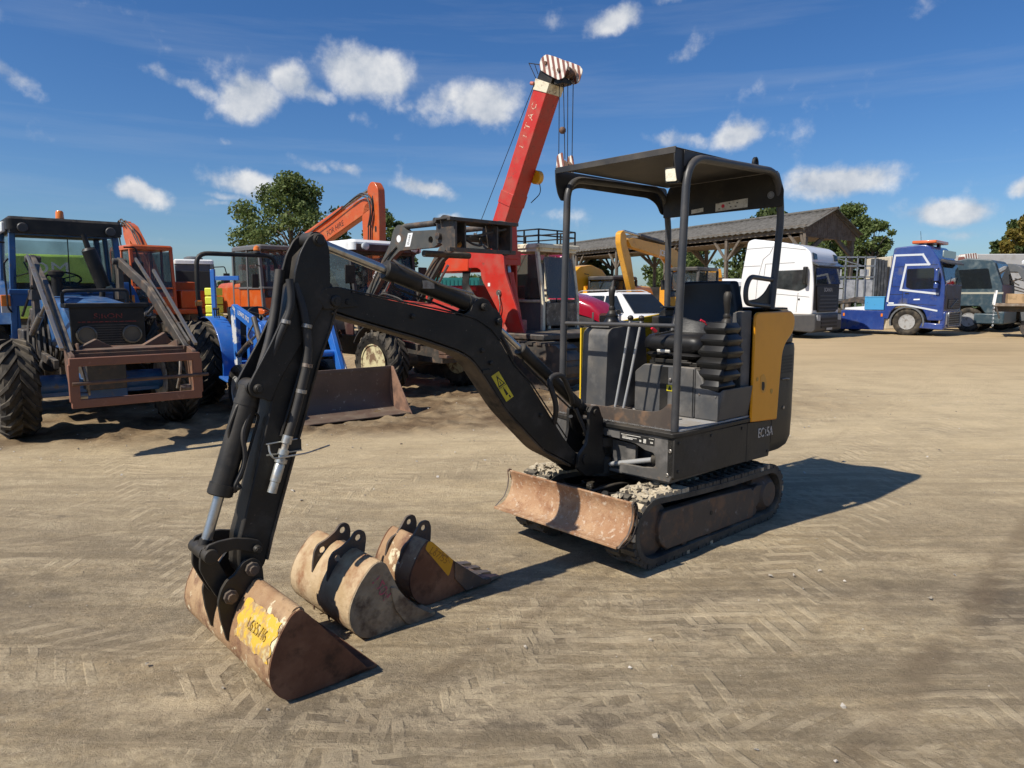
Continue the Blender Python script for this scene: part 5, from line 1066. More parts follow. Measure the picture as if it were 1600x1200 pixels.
    for k in range(7):
        y0 = -.45 + .05 * k; b.tube(fillet([(-1.35 + .05 * k, y0, 1.35), (-.9, y0 - .1, 1.2 + .04 * k), (-.6 + .05 * k, y0 - .15, .85), (-.8, -.35, .6)], .15), .014, 6)
    b.tube(fillet([(-1.3, -.55, 1.3), (-1.0, -.5, 1.55), (-.7, -.5, 1.66)], .15), .016, 6); part('hydraulic_hose', b, HOSE, T, kind='stuff')
    b = MB(); b.box(-1.25, -.85, -.62, -.40, .8, 1.15); b.cyl((-1.2, -.55, .6), (-.8, -.55, .6), .12); b.box(-1.1, -.9, -.5, -.4, 1.1, 1.4); part('battery_box', b, DSTEEL, T, bevel=.02)
    # loader
    for s in (-1, 1):
        b = MB(); b.box(-.95, -.75, s * .46 - .03, s * .46 + .03, .7, 2.0); b.box(-1.0, -.72, s * .46 - .05, s * .46 + .05, 1.5, 1.62); b.bar((-.85, s * .46, .85), (.3, s * .46, .8), .05, .1); b.cyl((-.78, s * .46 - .08, 1.98), (-.78, s * .46 + .08, 1.98), .04); part('loader_post', b, DSTEEL, T, bevel=.006)
        b = MB(); b.bar((-.8, s * .46, 1.98), (.35, s * .50, 1.62), .05, .11); b.bar((.35, s * .50, 1.62), (1.55, s * .52, .98), .05, .12); part('loader_arm', b, DSTEEL, T, bevel=.006)
        b = MB(); b.cyl((-.75, s * .53, 1.1), (.1, s * .54, 1.34), .035); b.cyl((.1, s * .54, 1.34), (.55, s * .54, 1.48), .018); b.bar((-.4, s * .56, 2.0), (1.5, s * .57, 1.06), .022, .04); b.bar((.2, s * .6, 1.85), (1.62, s * .60, 1.05), .03, .03); part('loader_ram', b, STEEL, T)
        b = MB(); b.prism(round2([(1.45, 1.05), (1.75, 1.0), (1.80, .55), (1.70, .5), (1.45, .85)], .03), s * .54 - .02, s * .54 + .02); b.prism(round2([(1.05, 1.0), (1.5, 1.1), (1.55, .95), (1.1, .9)], .02), s * .45 - .01, s * .45 + .01); part('carrier_plate', b, RUSTL, T, bevel=.004)
    b = MB(); b.box(1.0, 1.55, -.50, .50, 1.00, 1.03); b.box(1.5, 1.56, -.52, .52, .92, 1.0); b.prism([(-.42, 1.03), (-.25, 1.12), (-.1, 1.03)], 1.2, 1.3, 'x'); b.prism([(.2, 1.03), (.42, 1.16), (.5, 1.03)], 1.1, 1.2, 'x'); part('loader_crossmember', b, RUSTL, T, bevel=.005)
    b = MB(); y0, y1, z0, z1, xx = -.55, .55, .545, .935, 1.78
    for (a, c) in (((y0, z1), (y1, z1)), ((y0, z0), (y1, z0))): b.bar((xx, a[0] - .03, a[1]), (xx, c[0] + .03, c[1]), .055, .08)
    fr = part('hitch_frame', b, RUSTO, T, bevel=.006)
    for yy in (y0, y1):
        b = MB(); b.bar((xx + .002, yy, z0 + .02), (xx + .002, yy, z1 - .02), .085, .05)
        part('frame_upright', b, RUSTO, fr, bevel=.005)
    b = MB(); b.cyl((xx + .03, y0 - .02, .735), (xx + .03, y1 + .1, .745), .018, 10); part('frame_bar', b, RUSTL, fr)
    b = MB()
    for s in (-1, 1):
        b.tube(fillet([(1.6, s * .45, .95), (1.66, s * .42, .75), (1.6, s * .4, .6)], .1), .015, 6); b.cyl((1.62, s * .48 - .06, .6), (1.62, s * .48 + .06, .6), .035)
    part('pin', b, STEEL, fr)
tractor_blue()

# ------------------------------------------------------------------ small blue tractor with bucket
def tractor_compact():
    T = thing('tractor', 'small bright blue tractor with black roll bar and wide loader bucket on the ground', 'compact tractor', -2.98, 9.42, -50)
    for s in (-1, 1): wheel(T, 0, s * .58, s, .34, .24, .19, 'turf', SILV)
    for s in (-1, 1): wheel(T, -1.48, s * .66, s, .60, .40, .33, 'ag', SILV)
    b = MB(); b.box(-1.7, .3, -.16, .16, .35, .65); b.cyl((0, -.5, .36), (0, .5, .36), .06); b.box(-1.7, -1.2, -.25, .25, .4, .75); b.box(-.08, .08, -.3, .3, .3, .42); part('chassis', b, DSTEEL, T, bevel=.01)
    b = MB(); b.loft([[(x, y, z) for (y, z) in round2([(-w, .6), (w, .6), (w, zt), (-w, zt)], [.01, .01, .12, .12], 5)] for (x, w, zt) in ((-.75, .27, 1.20), (-.3, .28, 1.22), (.25, .26, 1.12), (.38, .22, 1.0))]); part('hood', b, BLUE2, T, bevel=.006)
    b = MB(); b.box(.33, .40, -.2, .2, .62, .95); part('grille', b, BLACK, T, bevel=.02)
    for s in (-1, 1):
        b = MB(); arc = [(-1.48 + .72 * cos(a), .58 + .68 * sin(a)) for a in [radians(-12 + 165 * k / 16) for k in range(17)]]
        b.sheet(arc, min(s * .36, s * .60), max(s * .36, s * .60), .02); b.prism(arc + [(-1.5, .6)], s * .36, s * .38); b.bar((-.80, s * .50, .45), (-.35, s * .50, .40), .30, .03); part('rear_fender', b, BLUE2, T, bevel=.006)
    b = MB(); b.box(-1.9, -.7, -.40, .40, .60, .66); part('footplate', b, BLUE2, T, bevel=.01)
    b = MB(); b.loft(cushion(-1.55, -1.1, -.24, .24, .85, .97, .05)); b.bar((-1.5, 0, .95), (-1.62, 0, 1.38), .44, .09); b.box(-1.5, -1.15, -.15, .15, .64, .86); part('seat', b, SEATM, T, bevel=.04)
    steering(T, (-.86, 0, 1.28), 35, .19)
    b = MB(); b.box(-.95, -.75, -.2, .2, 1.0, 1.2); part('dashboard', b, INTER, T, bevel=.03)
    b = MB(); b.tube(fillet([(-1.75, -.52, .75), (-1.72, -.60, 1.55), (-1.75, -.58, 2.16), (-1.75, .58, 2.16), (-1.72, .60, 1.55), (-1.75, .52, .75)], .17, 6), .034, 10)
    for s in (-1, 1): b.bar((-1.74, s * .53, .7), (-1.74, s * .58, 1.25), .08, .07)
    rb = part('roll_bar', b, BLACK, T)
    for s in (-1, 1): b = MB(); b.box(-1.72, -1.66, s * .60 - .045, s * .60 + .045, 1.40, 1.48); part('indicator', b, AMBER, rb, bevel=.012)
    beacon(T, -1.75, .30, 2.19, .05, .12, True)
    for k in range(3): b = MB(); b.cyl((-1.25 + .09 * k, -.52, 1.24), (-1.22 + .09 * k, -.54, 1.36), .007); b.lathe([(-.015, .012), (0, .02), (.015, .012)], (-1.22 + .09 * k, -.54, 1.37), (0, 0, 1), 8); part('lever', b, [BLACK], T)
    for s in (-1, 1):
        y = s * .46; b = MB()
        b.prism(round2([(-.62, .55), (-.70, 1.38), (-.60, 1.43), (-.50, 1.38), (-.52, .55)], .02), y - .03, y + .03); po = part('loader_post', b, mat('worn_blue_white', (.03, .14, .45), .5, layers=[((.6, .6, .58), 5, .5, .56, .6)]), T, bevel=.005)
        b = MB(); b.prism(round2([(-.66, 1.42), (-.60, 1.30), (.25, 1.06), (.62, .42), (.74, .46), (.35, 1.2), (.1, 1.28), (-.6, 1.44)], .04), y - .03, y + .03); part('loader_arm', b, BLUE2, T, bevel=.006)
        b = MB(); b.cyl((-.55, y, .75), (-.1, y, .95), .035); b.m = 1; b.cyl((-.1, y, .95), (.2, y, 1.08), .017); b.m = 0; b.cyl((.22, y + s * .05, 1.28), (.5, y + s * .05, .82), .035); b.m = 1; b.cyl((.5, y + s * .05, .82), (.66, y + s * .05, .58), .017); b.m = 0; b.tube(fillet([(.2, y + s * .05, 1.2), (.15, y + s * .12, 1.05), (.28, y + s * .1, .95)], .06), .012, 6); part('loader_ram', b, [DSTEEL, CHROME], T)
    text('arm_lettering', 'LEWIS 35Q', .085, frame4((-.20, -.4945, 1.285), (1, 0, -.24), (.24, 0, 1)), mat('white_print', (.65, .65, .62)), T)
    b = MB(); b.cyl((.45, -.46, .80), (.45, .46, .80), .045); b.box(.4, .5, .1, .16, .5, .8); b.box(.4, .5, -.16, -.1, .5, .8); part('loader_crossmember', b, BLUE2, T)
    bk = [(1.24, .02), (.85, .02), (.74, .10), (.70, .25), (.74, .60)]
    b = MB(); pts = [(q.x, q.y) for q in fillet([(p[0], p[1], 0) for p in bk], .08, 4)]; b.sheet(pts, -.62, 1.12, -.012); b.box(.72, .76, -.62, 1.12, .57, .61)
    BUK = mat('bucket_dark_rust', (.11, .07, .05), .6, layers=[((.07, .045, .033), 3, .45, .65), ((.28, .24, .2), 16, .62, .72)], dust=.3, bump=.2)
    bo = part('loader_bucket', b, BUK, T)
    for yy in (-.63, 1.12): b = MB(); b.prism([(1.26, .015), (.84, .01), (.73, .09), (.69, .25), (.73, .61), (.80, .61), (1.05, .28)], yy, yy + .015); part('bucket_side', b, mat('bucket_edge_rust', (.25, .14, .09), .7, layers=[((.12, .07, .05), 6, .45, .65)], bump=.2), bo, bevel=.003)
    b = MB(); b.bar((.6, -.46, .48), (.72, -.46, .45), .1, .12); b.bar((.6, .46, .48), (.72, .46, .45), .1, .12); part('bucket_hitch', b, DSTEEL, bo)
tractor_compact()

# ------------------------------------------------------------------ tractor with raised front loader
def tractor_loader():
    MARO = mat('maroon_panel', (.055, .022, .02), .45, layers=[((.1, .07, .06), 4, .5, .7, .7)], dust=.3)
    T = thing('tractor', 'white-roofed tractor with cream wheels and black front loader arms raised over its hood', 'tractor', -1.43, 11.6, -45)
    for s in (-1, 1): wheel(T, 0, s * .84, s, .52, .36, .29, 'ag', CREAMR, turn=4)
    for s in (-1, 1): wheel(T, -2.2, s * .88, s, .82, .46, .48, 'ag', CREAMR)
    b = MB(); b.box(-2.4, .7, -.2, .2, .5, .85); b.cyl((0, -.7, .52), (0, .7, .52), .1); b.box(-1.4, .3, -.25, .25, .8, 1.1); part('chassis', b, DSTEEL, T, bevel=.01)
    b = MB(); b.loft([[(x, y, z) for (y, z) in round2([(-w, .9), (w, .9), (w, zt), (-w, zt)], [.01, .01, .1, .1], 4)] for (x, w, zt) in ((-1.2, .33, 1.5), (.5, .3, 1.38), (.75, .27, 1.3))]); part('hood', b, REDC, T, bevel=.01)
    b = MB(); b.box(.75, .95, -.32, .32, .6, .66); b.box(.75, .95, -.32, .32, .86, .92)
    for yy in (-.3, 0, .3): b.box(.76, .94, yy - .03, yy + .03, .66, .86)
    part('weight_frame', b, RUSTL, T, bevel=.01)
    x0, x1, hw, zt = -2.75, -1.05, .70, 2.30
    b = MB()
    for s in (-1, 1):
        strut(b, (x1 + .1, s * (hw - .1), 1.0), (x1 - .1, s * (hw - .06), zt), .06); strut(b, (x0 + .8, s * hw, .9), (x0 + .8, s * hw, zt), .06); strut(b, (x0, s * hw, 1.3), (x0, s * hw, zt), .07); strut(b, (x0 + .75, s * hw, .9), (x1 + .1, s * (hw - .05), .95), .06)
        b.box(x0 + .82, x1, min(s * hw, s * (hw - .03)), max(s * hw, s * (hw - .03)), 1.0, 1.08)
    for z in (1.35, zt - .03): strut(b, (x1 + .05 if z < 2 else x1 - .1, -hw, z), (x1 + .05 if z < 2 else x1 - .1, hw, z), .06); strut(b, (x0, -hw, z), (x0, hw, z), .06)
    part('cab_frame', b, PLG, T, bevel=.006)
    b = MB(); b.box(x0 + .8, x1 + .05, -hw - .005, -hw + .025, .90, 1.3); part('door_panel', b, MARO, T, bevel=.01)
    b = MB(); rbox(b, x0 - .05, x1 + .12, -hw - .02, hw + .02, zt, zt + .17, .09); part('cab_roof', b, WHITE, T)
    b = MB(); b.box(x1 + .02, x1 + .125, -hw + .05, hw - .05, zt - .02, zt + .1); part('roof_front', b, MARO, T, bevel=.01)
    pane(T, [(x1 + .06, -hw + .12, 1.38), (x1 + .06, hw - .12, 1.38), (x1 - .1, hw - .09, zt - .04), (x1 - .1, -hw + .09, zt - .04)], name='windscreen'); pane(T, [(x0, -hw + .04, 1.38), (x0, hw - .04, 1.38), (x0, hw - .04, zt - .04), (x0, -hw + .04, zt - .04)], name='rear_window')
    for s in (-1, 1):
        pane(T, [(x1 + .02, s * hw, 1.3), (x0 + .85, s * hw, 1.3), (x0 + .85, s * hw, zt - .04), (x1 - .12, s * (hw - .04), zt - .04)], name='side_window'); pane(T, [(x0 + .05, s * hw, 1.36), (x0 + .76, s * hw, 1.36), (x0 + .76, s * hw, zt - .04), (x0 + .05, s * hw, zt - .04)], name='side_window')
        b = MB(); b.box(x1 + .05, x1 + .08, s * hw * 1.0 + s * .05 - .09, s * hw + s * .05 + .09, 1.75, 2.05); part('mirror', b, BLACK, T, bevel=.01)
        arc = [(-2.2 + .98 * cos(a), .82 + .96 * sin(a)) for a in [radians(10 + 150 * k / 14) for k in range(15)]]; b = MB(); b.sheet(arc, min(s * .64, s * 1.14), max(s * .64, s * 1.14), .02); b.prism(arc + [(-2.2, 1.0)], s * .64, s * .655); part('rear_fender', b, PLG, T)
        arc = [(.0 + .62 * cos(a), .52 + .60 * sin(a)) for a in [radians(60 + 90 * k / 8) for k in range(9)]]; b = MB(); b.sheet(arc, min(s * .66, s * 1.0), max(s * .66, s * 1.0), .015); part('front_fender', b, PLG, T)
    b = MB(); b.box(x0 + .3, x0 + .42, -.25, .25, 1.2, 1.85); b.box(x0 + .35, x0 + .85, -.25, .25, 1.1, 1.25); b.box(x1 - .45, x1 - .1, -.25, .25, 1.0, 1.5); part('seat', b, INTER, T, bevel=.04); steering(T, (x1 - .5, 0, 1.6), 30)
    for k, s in ((0, -1), (1, 1)):
        b = MB(); b.lathe([(0, .06), (.05, .065), (.06, .05)], (x1 + .13, s * .5, zt + .06), (1, 0, 0), 14); part('work_lamp', b, LAMPG, T)
        b = MB(); b.tube(fillet([(.3, s * .3, 1.2), (.1, s * .52, 1.5), (-.4, s * .56, 1.6), (-.8, s * .55, 1.2)], .15), .015, 6); part('hydraulic_hose', b, HOSE, T)
        b = MB(); b.bar((-.85, s * .5, .9), (.4, s * .42, .75), .06, .1); part('loader_brace', b, DSTEEL, T)
    for s in (-1, 1):
        y = s * .50
        b = MB(); b.prism(round2([(-.95, .7), (-.98, 1.4), (-.85, 1.48), (-.72, 1.4), (-.72, .7)], .03), y - .05, y + .05); part('loader_post', b, DSTEEL, T, bevel=.005)
        b = MB(); b.prism(round2([(-.93, 1.38), (-.85, 1.33), (-.1, 2.12), (.12, 2.24), (.95, 2.25), (1.12, 2.32), (1.12, 2.48), (.98, 2.50), (.32, 2.52), (.22, 2.60), (.08, 2.64), (-.04, 2.56), (-.13, 2.36), (-.93, 1.50)], [.02, .02, .05, .05, .03, .03, .03, .04, .05, .04, .05, .05, .05, .02], 4), y - .045, y + .045, holes=[circ(.88, 2.36, .055, 12)])
        la = part('loader_arm', b, mat('loader_grey', (.06, .062, .058), .5, layers=[((.14, .075, .04), 4, .52, .66, .8)], dust=.4, bump=.2), T, bevel=.008)
        b = MB(); b.lathe([(0, .055), (.002, .055), (.002, 0)], (.10, y - .0455 if s < 0 else y - .0455, 2.42), (0, -1, 0), 18); part('round_sticker', b, WHITE, la)
        b = MB(); b.prism([(.26, 2.29), (.38, 2.29), (.46, 2.49), (.34, 2.49)], y - .0475, y - .046); ws_ = part('white_sticker', b, WHITE, la)
        if s < 0: text('arm_lettering', 'QUICKE', .075, frame4((-.52, y - .047, 1.93), (.68, 0, .72), (-.72, 0, .68)), mat('white_print', (.65, .65, .62)), la); text('sticker_lettering', 'Quicke', .055, frame4((.36, y - .0485, 2.39), (.35, 0, .93), (-.93, 0, .35)), BLK, la)
        b = MB(); b.cyl((-.80, y - s * .0, 1.1), (-.35, y - s * .0, 1.62), .045); b.m = 1; b.cyl((-.35, y, 1.62), (.02, y, 2.05), .022); b.m = 0; b.cyl((.2, y, 2.60), (.95, y, 2.60), .045); b.m = 1; b.cyl((.95, y, 2.6), (1.1, y, 2.58), .02); b.m = 0
        b.tube(fillet([(-.75, y - .06, 1.5), (-.5, y - .10, 1.85), (-.2, y - .07, 2.15), (.05, y - .06, 2.30)], .2), .016, 6); b.tube(fillet([(-.6, y + .06, 1.5), (-.45, y + .1, 1.75), (-.15, y + .07, 2.1)], .2), .016, 6); part('loader_ram', b, [DSTEEL, CHROME], T)
    # carriage at the end of the arms
    b = MB(); b.cyl((1.12, -.62, 2.40), (1.12, .62, 2.40), .05); b.cyl((1.1, -.65, 2.62), (1.1, .65, 2.62), .04); b.box(1.15, 1.45, -.66, .66, 2.62, 2.65); b.bar((1.45, -.68, 2.62), (1.45, .68, 2.62), .07, .05); b.bar((1.42, -.66, 2.2), (1.42, .66, 2.2), .06, .06)
    for s in (-1, 1):
        b.prism(round2([(1.02, 2.3), (1.05, 2.62), (1.2, 2.70), (1.46, 2.64), (1.46, 2.18), (1.3, 2.15), (1.15, 2.3)], .04), s * .55 - .02, s * .55 + .02); b.prism(round2([(1.05, 2.35), (1.08, 2.6), (1.4, 2.6), (1.4, 2.2)], .04), s * .32 - .015, s * .32 + .015); b.cyl((1.2, s * .45 - .1, 2.5), (1.2, s * .45 + .1, 2.5), .05)
        b.tube(fillet([(.9, s * .3, 2.5), (1.1, s * .2, 2.45), (1.3, s * .1, 2.3), (1.35, 0, 2.28)], .1), .018, 6)
    b.bar((1.0, -.4, 2.32), (1.4, .5, 2.55), .03, .03); b.cyl((.6, -.46, 2.18), (.6, .46, 2.18), .05); part('implement_carriage', b, DSTEEL, T, bevel=.004)
    b = MB(); b.cyl((1.2, -.38, 2.22), (1.32, -.32, 2.30), .035, 10); part('orange_plug', b, mat('old_orange', (.6, .25, .05), .5), T)
tractor_loader()
# ------------------------------------------------------------------ red mobile crane
DUSTG = glassmat('dusty_glass', (.10, .095, .08), .72)
def crane():
    T = thing('crane', 'old red mobile crane with raised boom, striped head and rusty cream cab', 'crane', .46, 13.5, -45)
    # tracks/undercarriage
    for s in (-1, 1):
        b = MB(); yc = .1 + s * 1.15; q = [(1.45 + .38 * sin(a), .38 + .38 * cos(a)) for a in [pi * k / 10 for k in range(11)]] + [(-1.9 - .38 * sin(a), .38 - .38 * cos(a)) for a in [pi * k / 10 for k in range(11)]]
        b.prism(q, yc - .2, yc + .2); tk = part('crawler_track', b, DSTEEL, T)
        L = 2 * 3.35 + 2 * pi * .38; n = 44
        for k in range(n):
            d = k / n * L
            if d < 3.35: p, a = (1.45 - d, .76), 0
            elif d < 3.35 + pi * .38: a = (d - 3.35) / .38; p = (-1.9 - .38 * sin(a), .38 + .38 * cos(a))
            elif d < 6.7 + pi * .38: p, a = (-1.9 + d - 3.35 - pi * .38, 0), pi
            else: a = pi + (d - 6.7 - pi * .38) / .38; p = (1.45 - .38 * sin(a), .38 + .38 * cos(a))
            b = MB(); b.obox((p[0], yc, p[1]), (.12, .46, .05), (0, 0 - math.degrees(a), 0)); part('track_shoe', b, DSTEEL, tk)
    b = MB(); b.box(-1.2, .9, -.8, .9, .35, .72); b.cyl((-.2, .1, .7), (-.2, .1, .86), .6, 28); b.box(-2.4, 1.2, -1.1, 1.35, .80, .90); part('turntable', b, DSTEEL, T, bevel=.02)
    b = MB(); b.tube(fillet([(1.95, .62, .70), (1.95, 1.36, .70), (1.95, 1.36, .10), (1.95, .62, .10)], .16, 5), .045, 10); b.box(1.88, 1.93, .50, .72, .30, .55); b.bar((1.2, .9, .5), (1.95, .9, .45), .1, .1); part('outrigger_frame', b, DSTEEL, T)
    b = MB(); b.lathe([(-.2, .15), (-.2, .27), (-.1, .3), (.1, .3), (.2, .27), (.2, .15)], (1.55, .98, .40), (.3, 1, 0), 20); part('spare_wheel', b, mat('muddy_tyre', (.14, .12, .085), .9, layers=[((.05, .045, .04), 7, .45, .6)], bump=.5), T)
    # cab
    hw = 1.05; x0, x1, zb, zt = -.70, .05, .78, 2.42
    b = MB()
    for (xa, ya) in ((x1, 0), (x0, 0), (x0, hw), (x1 - .05, hw)):
        if xa == x0: strut(b, (xa, ya, zb), (xa, ya, zt), .07)
        else: b.bar((xa + .12, ya, zb), (xa + .12, ya, 1.45), .07, .07); b.bar((xa + .12, ya, 1.43), (xa - .04, ya, zt), .07, .07)
    for ya in (0, hw): strut(b, (x0, ya, zt), (x1, ya, zt), .10); strut(b, (x0, ya, 1.45), (x1 + .12, ya, 1.45), .05); strut(b, (x0, ya, zb), (x1 + .12, ya, zb), .08)
    for xa in (x0, x1 - .02): strut(b, (xa, 0, zt), (xa, hw, zt), .10)
    b.bar((x1 + .12, 0, zb), (x1 + .12, hw, zb), .08, .09); b.bar((x1 + .12, .18, zb), (x1 + .10, .18, 1.45), .05, .05)
    part('cab_frame', b, CREAM, T, bevel=.012)
    b = MB(); rbox(b, x0 - .06, x1 + .08, -.08, hw + .08, zt + .02, zt + .10, .04); part('cab_roof', b, CREAM, T)
    b = MB(); b.box(x0 + .04, x1 + .06, .0, .03, zb, 1.43); b.box(x0, x1 + .06, hw - .03, hw, zb, 1.43); b.box(x0, x0 + .03, .03, hw - .03, zb, 1.43); part('side_panel', b, mat('grey_panel', (.12, .125, .13), .5, layers=[((.2, .18, .15), 5, .5, .7)]), T)
    b = MB(); b.prism(round2([(.08, 1.42), (.08, .98), (.95, .98), (.95, 1.42)], .06), x1 + .11, x1 + .14, 'x'); b.box(x1 + .11, x1 + .15, .1, .95, .84, .93); part('front_panel', b, mat('brown_panel', (.13, .10, .07), .6, layers=[((.3, .26, .2), 12, .5, .65), ((.05, .04, .03), 6, .5, .65)]), T, bevel=.008)
    q = round2([(.12, 1.50), (.12, 2.28), (.95, 2.28), (.95, 1.50)], .10, 4); zs = lambda z: x1 + .13 - (z - 1.45) * .165
    b = MB(); b.loft([[(zs(p[1]), p[0], p[1]) for p in q], [(zs(p[1]) + .012, p[0], p[1]) for p in q]]); part('windscreen', b, DUSTG, T)
    for yy in (0.0, hw): pane(T, [(x0 + .06, yy, 1.5), (x1 + .05, yy, 1.5), (x1 - .06, yy, zt - .1), (x0 + .06, yy, zt - .1)], DUSTG, name='side_window')
    b = MB(); b.box(x0 + .1, x0 + .2, .3, .75, 1.2, 1.9); b.box(x0 + .12, x0 + .5, .3, .75, 1.1, 1.25); b.bar((x1, .5, 1.0), (x1 + .02, .5, 1.6), .02, .02); b.bar((x1 + .05, .2, 1.75), (x1 + .05, .85, 1.9), .015, .015); part('seat', b, INTER, T, bevel=.03)
    b = MB(); z0 = zt + .08; z1 = z0 + .28
    cr_ = [(x0, .0), (x1, 0), (x1, hw), (x0 - .6, hw), (x0 - .6, 0), (x0, 0)]
    for zz in (z1, (z0 + z1) / 2 + .03): 
        for k in range(5): strut(b, (*cr_[k], zz), (*cr_[k + 1], zz), .025)
    for (px_, py_) in cr_[:5] + [(x1, hw / 2), ((x0 + x1) / 2, 0), ((x0 + x1) / 2, hw)]: strut(b, (px_, py_, z0), (px_, py_, z1), .025)
    part('roof_railing', b, BLACK, T)
    # engine deck behind the cab
    b = MB(); b.box(-2.6, -1.0, -.6, 1.2, .9, 1.75); part('engine_housing', b, REDC, T, bevel=.03)
    # A-frame that carries the boom: two red side plates
    pl = round2([(.62, .86), (.30, .80), (-.50, 1.86), (-.52, 2.02), (-.62, 2.06), (-.85, 2.06), (-.85, 2.40), (-.05, 2.40), (.08, 2.30), (.12, 1.95)], [.03, .03, .1, .03, .03, .02, .02, .06, .06, .1], 3)
    b = MB(); b.prism(pl, -.95, -.90); b.prism([(-.85, 2.06), (-.85, 2.40), (-.12, 2.40), (-.10, 1.6), (-.35, .85), (-.65, .85), (-.5, 1.9)], -.44, -.40); b.box(-.84, .0, -.90, -.42, 2.1, 2.36)
    af = part('boom_frame', b, REDC, T, bevel=.008)
    b = MB(); b.box(-.32, -.26, -.953, -.951, 1.72, 1.78); part('white_square', b, WHITE, af)
    b = MB(); b.lathe([(0, .055), (.03, .055), (.03, .03), (.05, .03)], (-.02, -.95, 1.60), (0, -1, 0), 14); b.tube(fillet([(-.02, -.98, 1.6), (.06, -1.0, 1.35), (-.02, -.98, 1.12)], .1), .014, 6); part('work_lamp', b, STEEL, af)
    b = MB(); b.hexa([(-2.05, -.95, 2.0), (-.86, -.95, 2.0), (-.86, -.35, 2.0), (-2.05, -.35, 2.0), (-1.75, -.95, 2.42), (-.86, -.95, 2.42), (-.86, -.35, 2.42), (-1.75, -.35, 2.42)]); part('counterweight', b, mat('crane_bright_red', (.62, .05, .012), .45, layers=[((.5, .1, .05), 4, .5, .7)], dust=.15), T, bevel=.02)
    b = MB(); b.bar((-2.4, -.5, 1.35), (-1.0, -.5, 1.45), .5, .4); part('winch_box', b, REDC, T, bevel=.02)
    b = MB()
    for k in range(8): b.tube(fillet([(-.85 - .03 * k, -.9, 2.05), (-.95 - .02 * k, -.88, 1.75 - .03 * k), (-.75 + .02 * k, -.85, 1.5), (-.62, -.8, 1.3 + .03 * k)], .1), .013, 6)
    part('hydraulic_hose', b, HOSE, af, kind='stuff')
    # boom: lower knee then telescoping box
    def boxbeam(b, pts, y0, y1):
        b.prism(pts, y0, y1)
    ya, yb = -.84, -.50
    b = MB(); b.prism(round2([(-.33, 2.2), (-.33, 2.86), (.72, 5.05), (1.02, 4.92), (-.02, 2.78), (.02, 2.2)], .02), ya, yb)
    bm_ = part('boom', b, REDC, T, bevel=.014)
    b = MB(); b.prism([(-.16, 3.22), (-.07, 3.42), (.235, 3.30), (.14, 3.10)], ya - .012, yb + .012); part('boom_section_collar', b, REDC, bm_, bevel=.005)
    b = MB(); b.prism([(.68, 4.98), (.76, 5.14), (1.07, 5.0), (1.0, 4.86)], ya - .015, yb + .015); part('boom_collar', b, CREAM, bm_, bevel=.005)
    b = MB(); b.prism([(.76, 5.14), (.83, 5.27), (1.13, 5.14), (1.07, 5.0)], ya + .02, yb - .02); b.box(1.1, 1.3, ya + .06, yb - .06, 4.98, 5.06); part('head_neck', b, BLACK, bm_, bevel=.006)
    hd = round2([(.86, 5.25), (.84, 5.34), (.88, 5.44), (.99, 5.47), (1.16, 5.40), (1.40, 5.28), (1.46, 5.2), (1.38, 5.02), (1.26, 5.01), (1.05, 5.13)], .035, 3)
    STR = mat('hazard_stripe', (.72, .66, .55), .6)
    if 'striped' not in MATS:
        m = bpy.data.materials.new('red_white_stripes'); m.use_nodes = True; t = m.node_tree; bb = t.nodes['Principled BSDF']; bb.inputs['Roughness'].default_value = .6
        tc = nn(t, 'ShaderNodeTexCoord'); wv = nn(t, 'ShaderNodeTexWave', wave_type='BANDS', bands_direction='X', i_Scale=3.1); mp = nn(t, 'ShaderNodeMapping'); mp.inputs['Rotation'].default_value = (0, radians(12), 0)
        t.links.new(tc.outputs['Object'], mp.inputs[0]); t.links.new(mp.outputs[0], wv.inputs['Vector']); rg = nn(t, 'ShaderNodeMapRange'); rg.inputs[1].default_value = .45; rg.inputs[2].default_value = .52; t.links.new(wv.outputs[0], rg.inputs[0])
        nz = nn(t, 'ShaderNodeTexNoise', i_Scale=9.0, i_Detail=6.0); t.links.new(tc.outputs['Object'], nz.inputs['Vector']); mn = nn(t, 'ShaderNodeMapRange'); mn.inputs[1].default_value = .55; mn.inputs[2].default_value = .7; t.links.new(nz.outputs[0], mn.inputs[0])
        mx = nn(t, 'ShaderNodeMix', data_type='RGBA'); t.links.new(rg.outputs[0], mx.inputs[0]); mx.inputs[6].default_value = (.22, .08, .06, 1); mx.inputs[7].default_value = (.74, .70, .62, 1)
        m2 = nn(t, 'ShaderNodeMix', data_type='RGBA'); t.links.new(mn.outputs[0], m2.inputs[0]); t.links.new(mx.outputs[2], m2.inputs[6]); m2.inputs[7].default_value = (.2, .1, .06, 1); t.links.new(m2.outputs[2], bb.inputs['Base Color']); MATS['striped'] = m
    b = MB(); b.prism(hd, ya - .015, ya); hp = part('head_plate', b, MATS['striped'], bm_, bevel=.004); b = MB(); b.prism(hd, yb + .02, yb + .035); part('head_plate', b, MATS['striped'], bm_, bevel=.004)
    for (x, z, r) in ((.99, 5.33, .085), (1.28, 5.16, .095)):
        b = MB(); b.lathe([(-.14, r), (-.13, r * .7), (-.05, r * .7), (-.04, r), (.04, r), (.05, r * .7), (.13, r * .7), (.14, r)], (x, (ya + yb) / 2, z), (0, 1, 0), 20); b.cyl((x, ya - .04, z), (x, yb + .05, z), .03); part('sheave', b, RUSTL, hp)
    b = MB(); strut(b, (.84, ya, 5.34), (.59, ya, 5.42), .014); strut(b, (.59, ya, 5.42), (.76, ya, 5.13), .009); strut(b, (.72, ya, 5.38), (.80, ya, 5.2), .009); part('head_guard', b, BLACK, bm_)
    b = MB(); b.cyl((.66, ya - .02, 5.08), (.73, ya - .02, 5.06), .03); part('anchor', b, REDF, bm_)
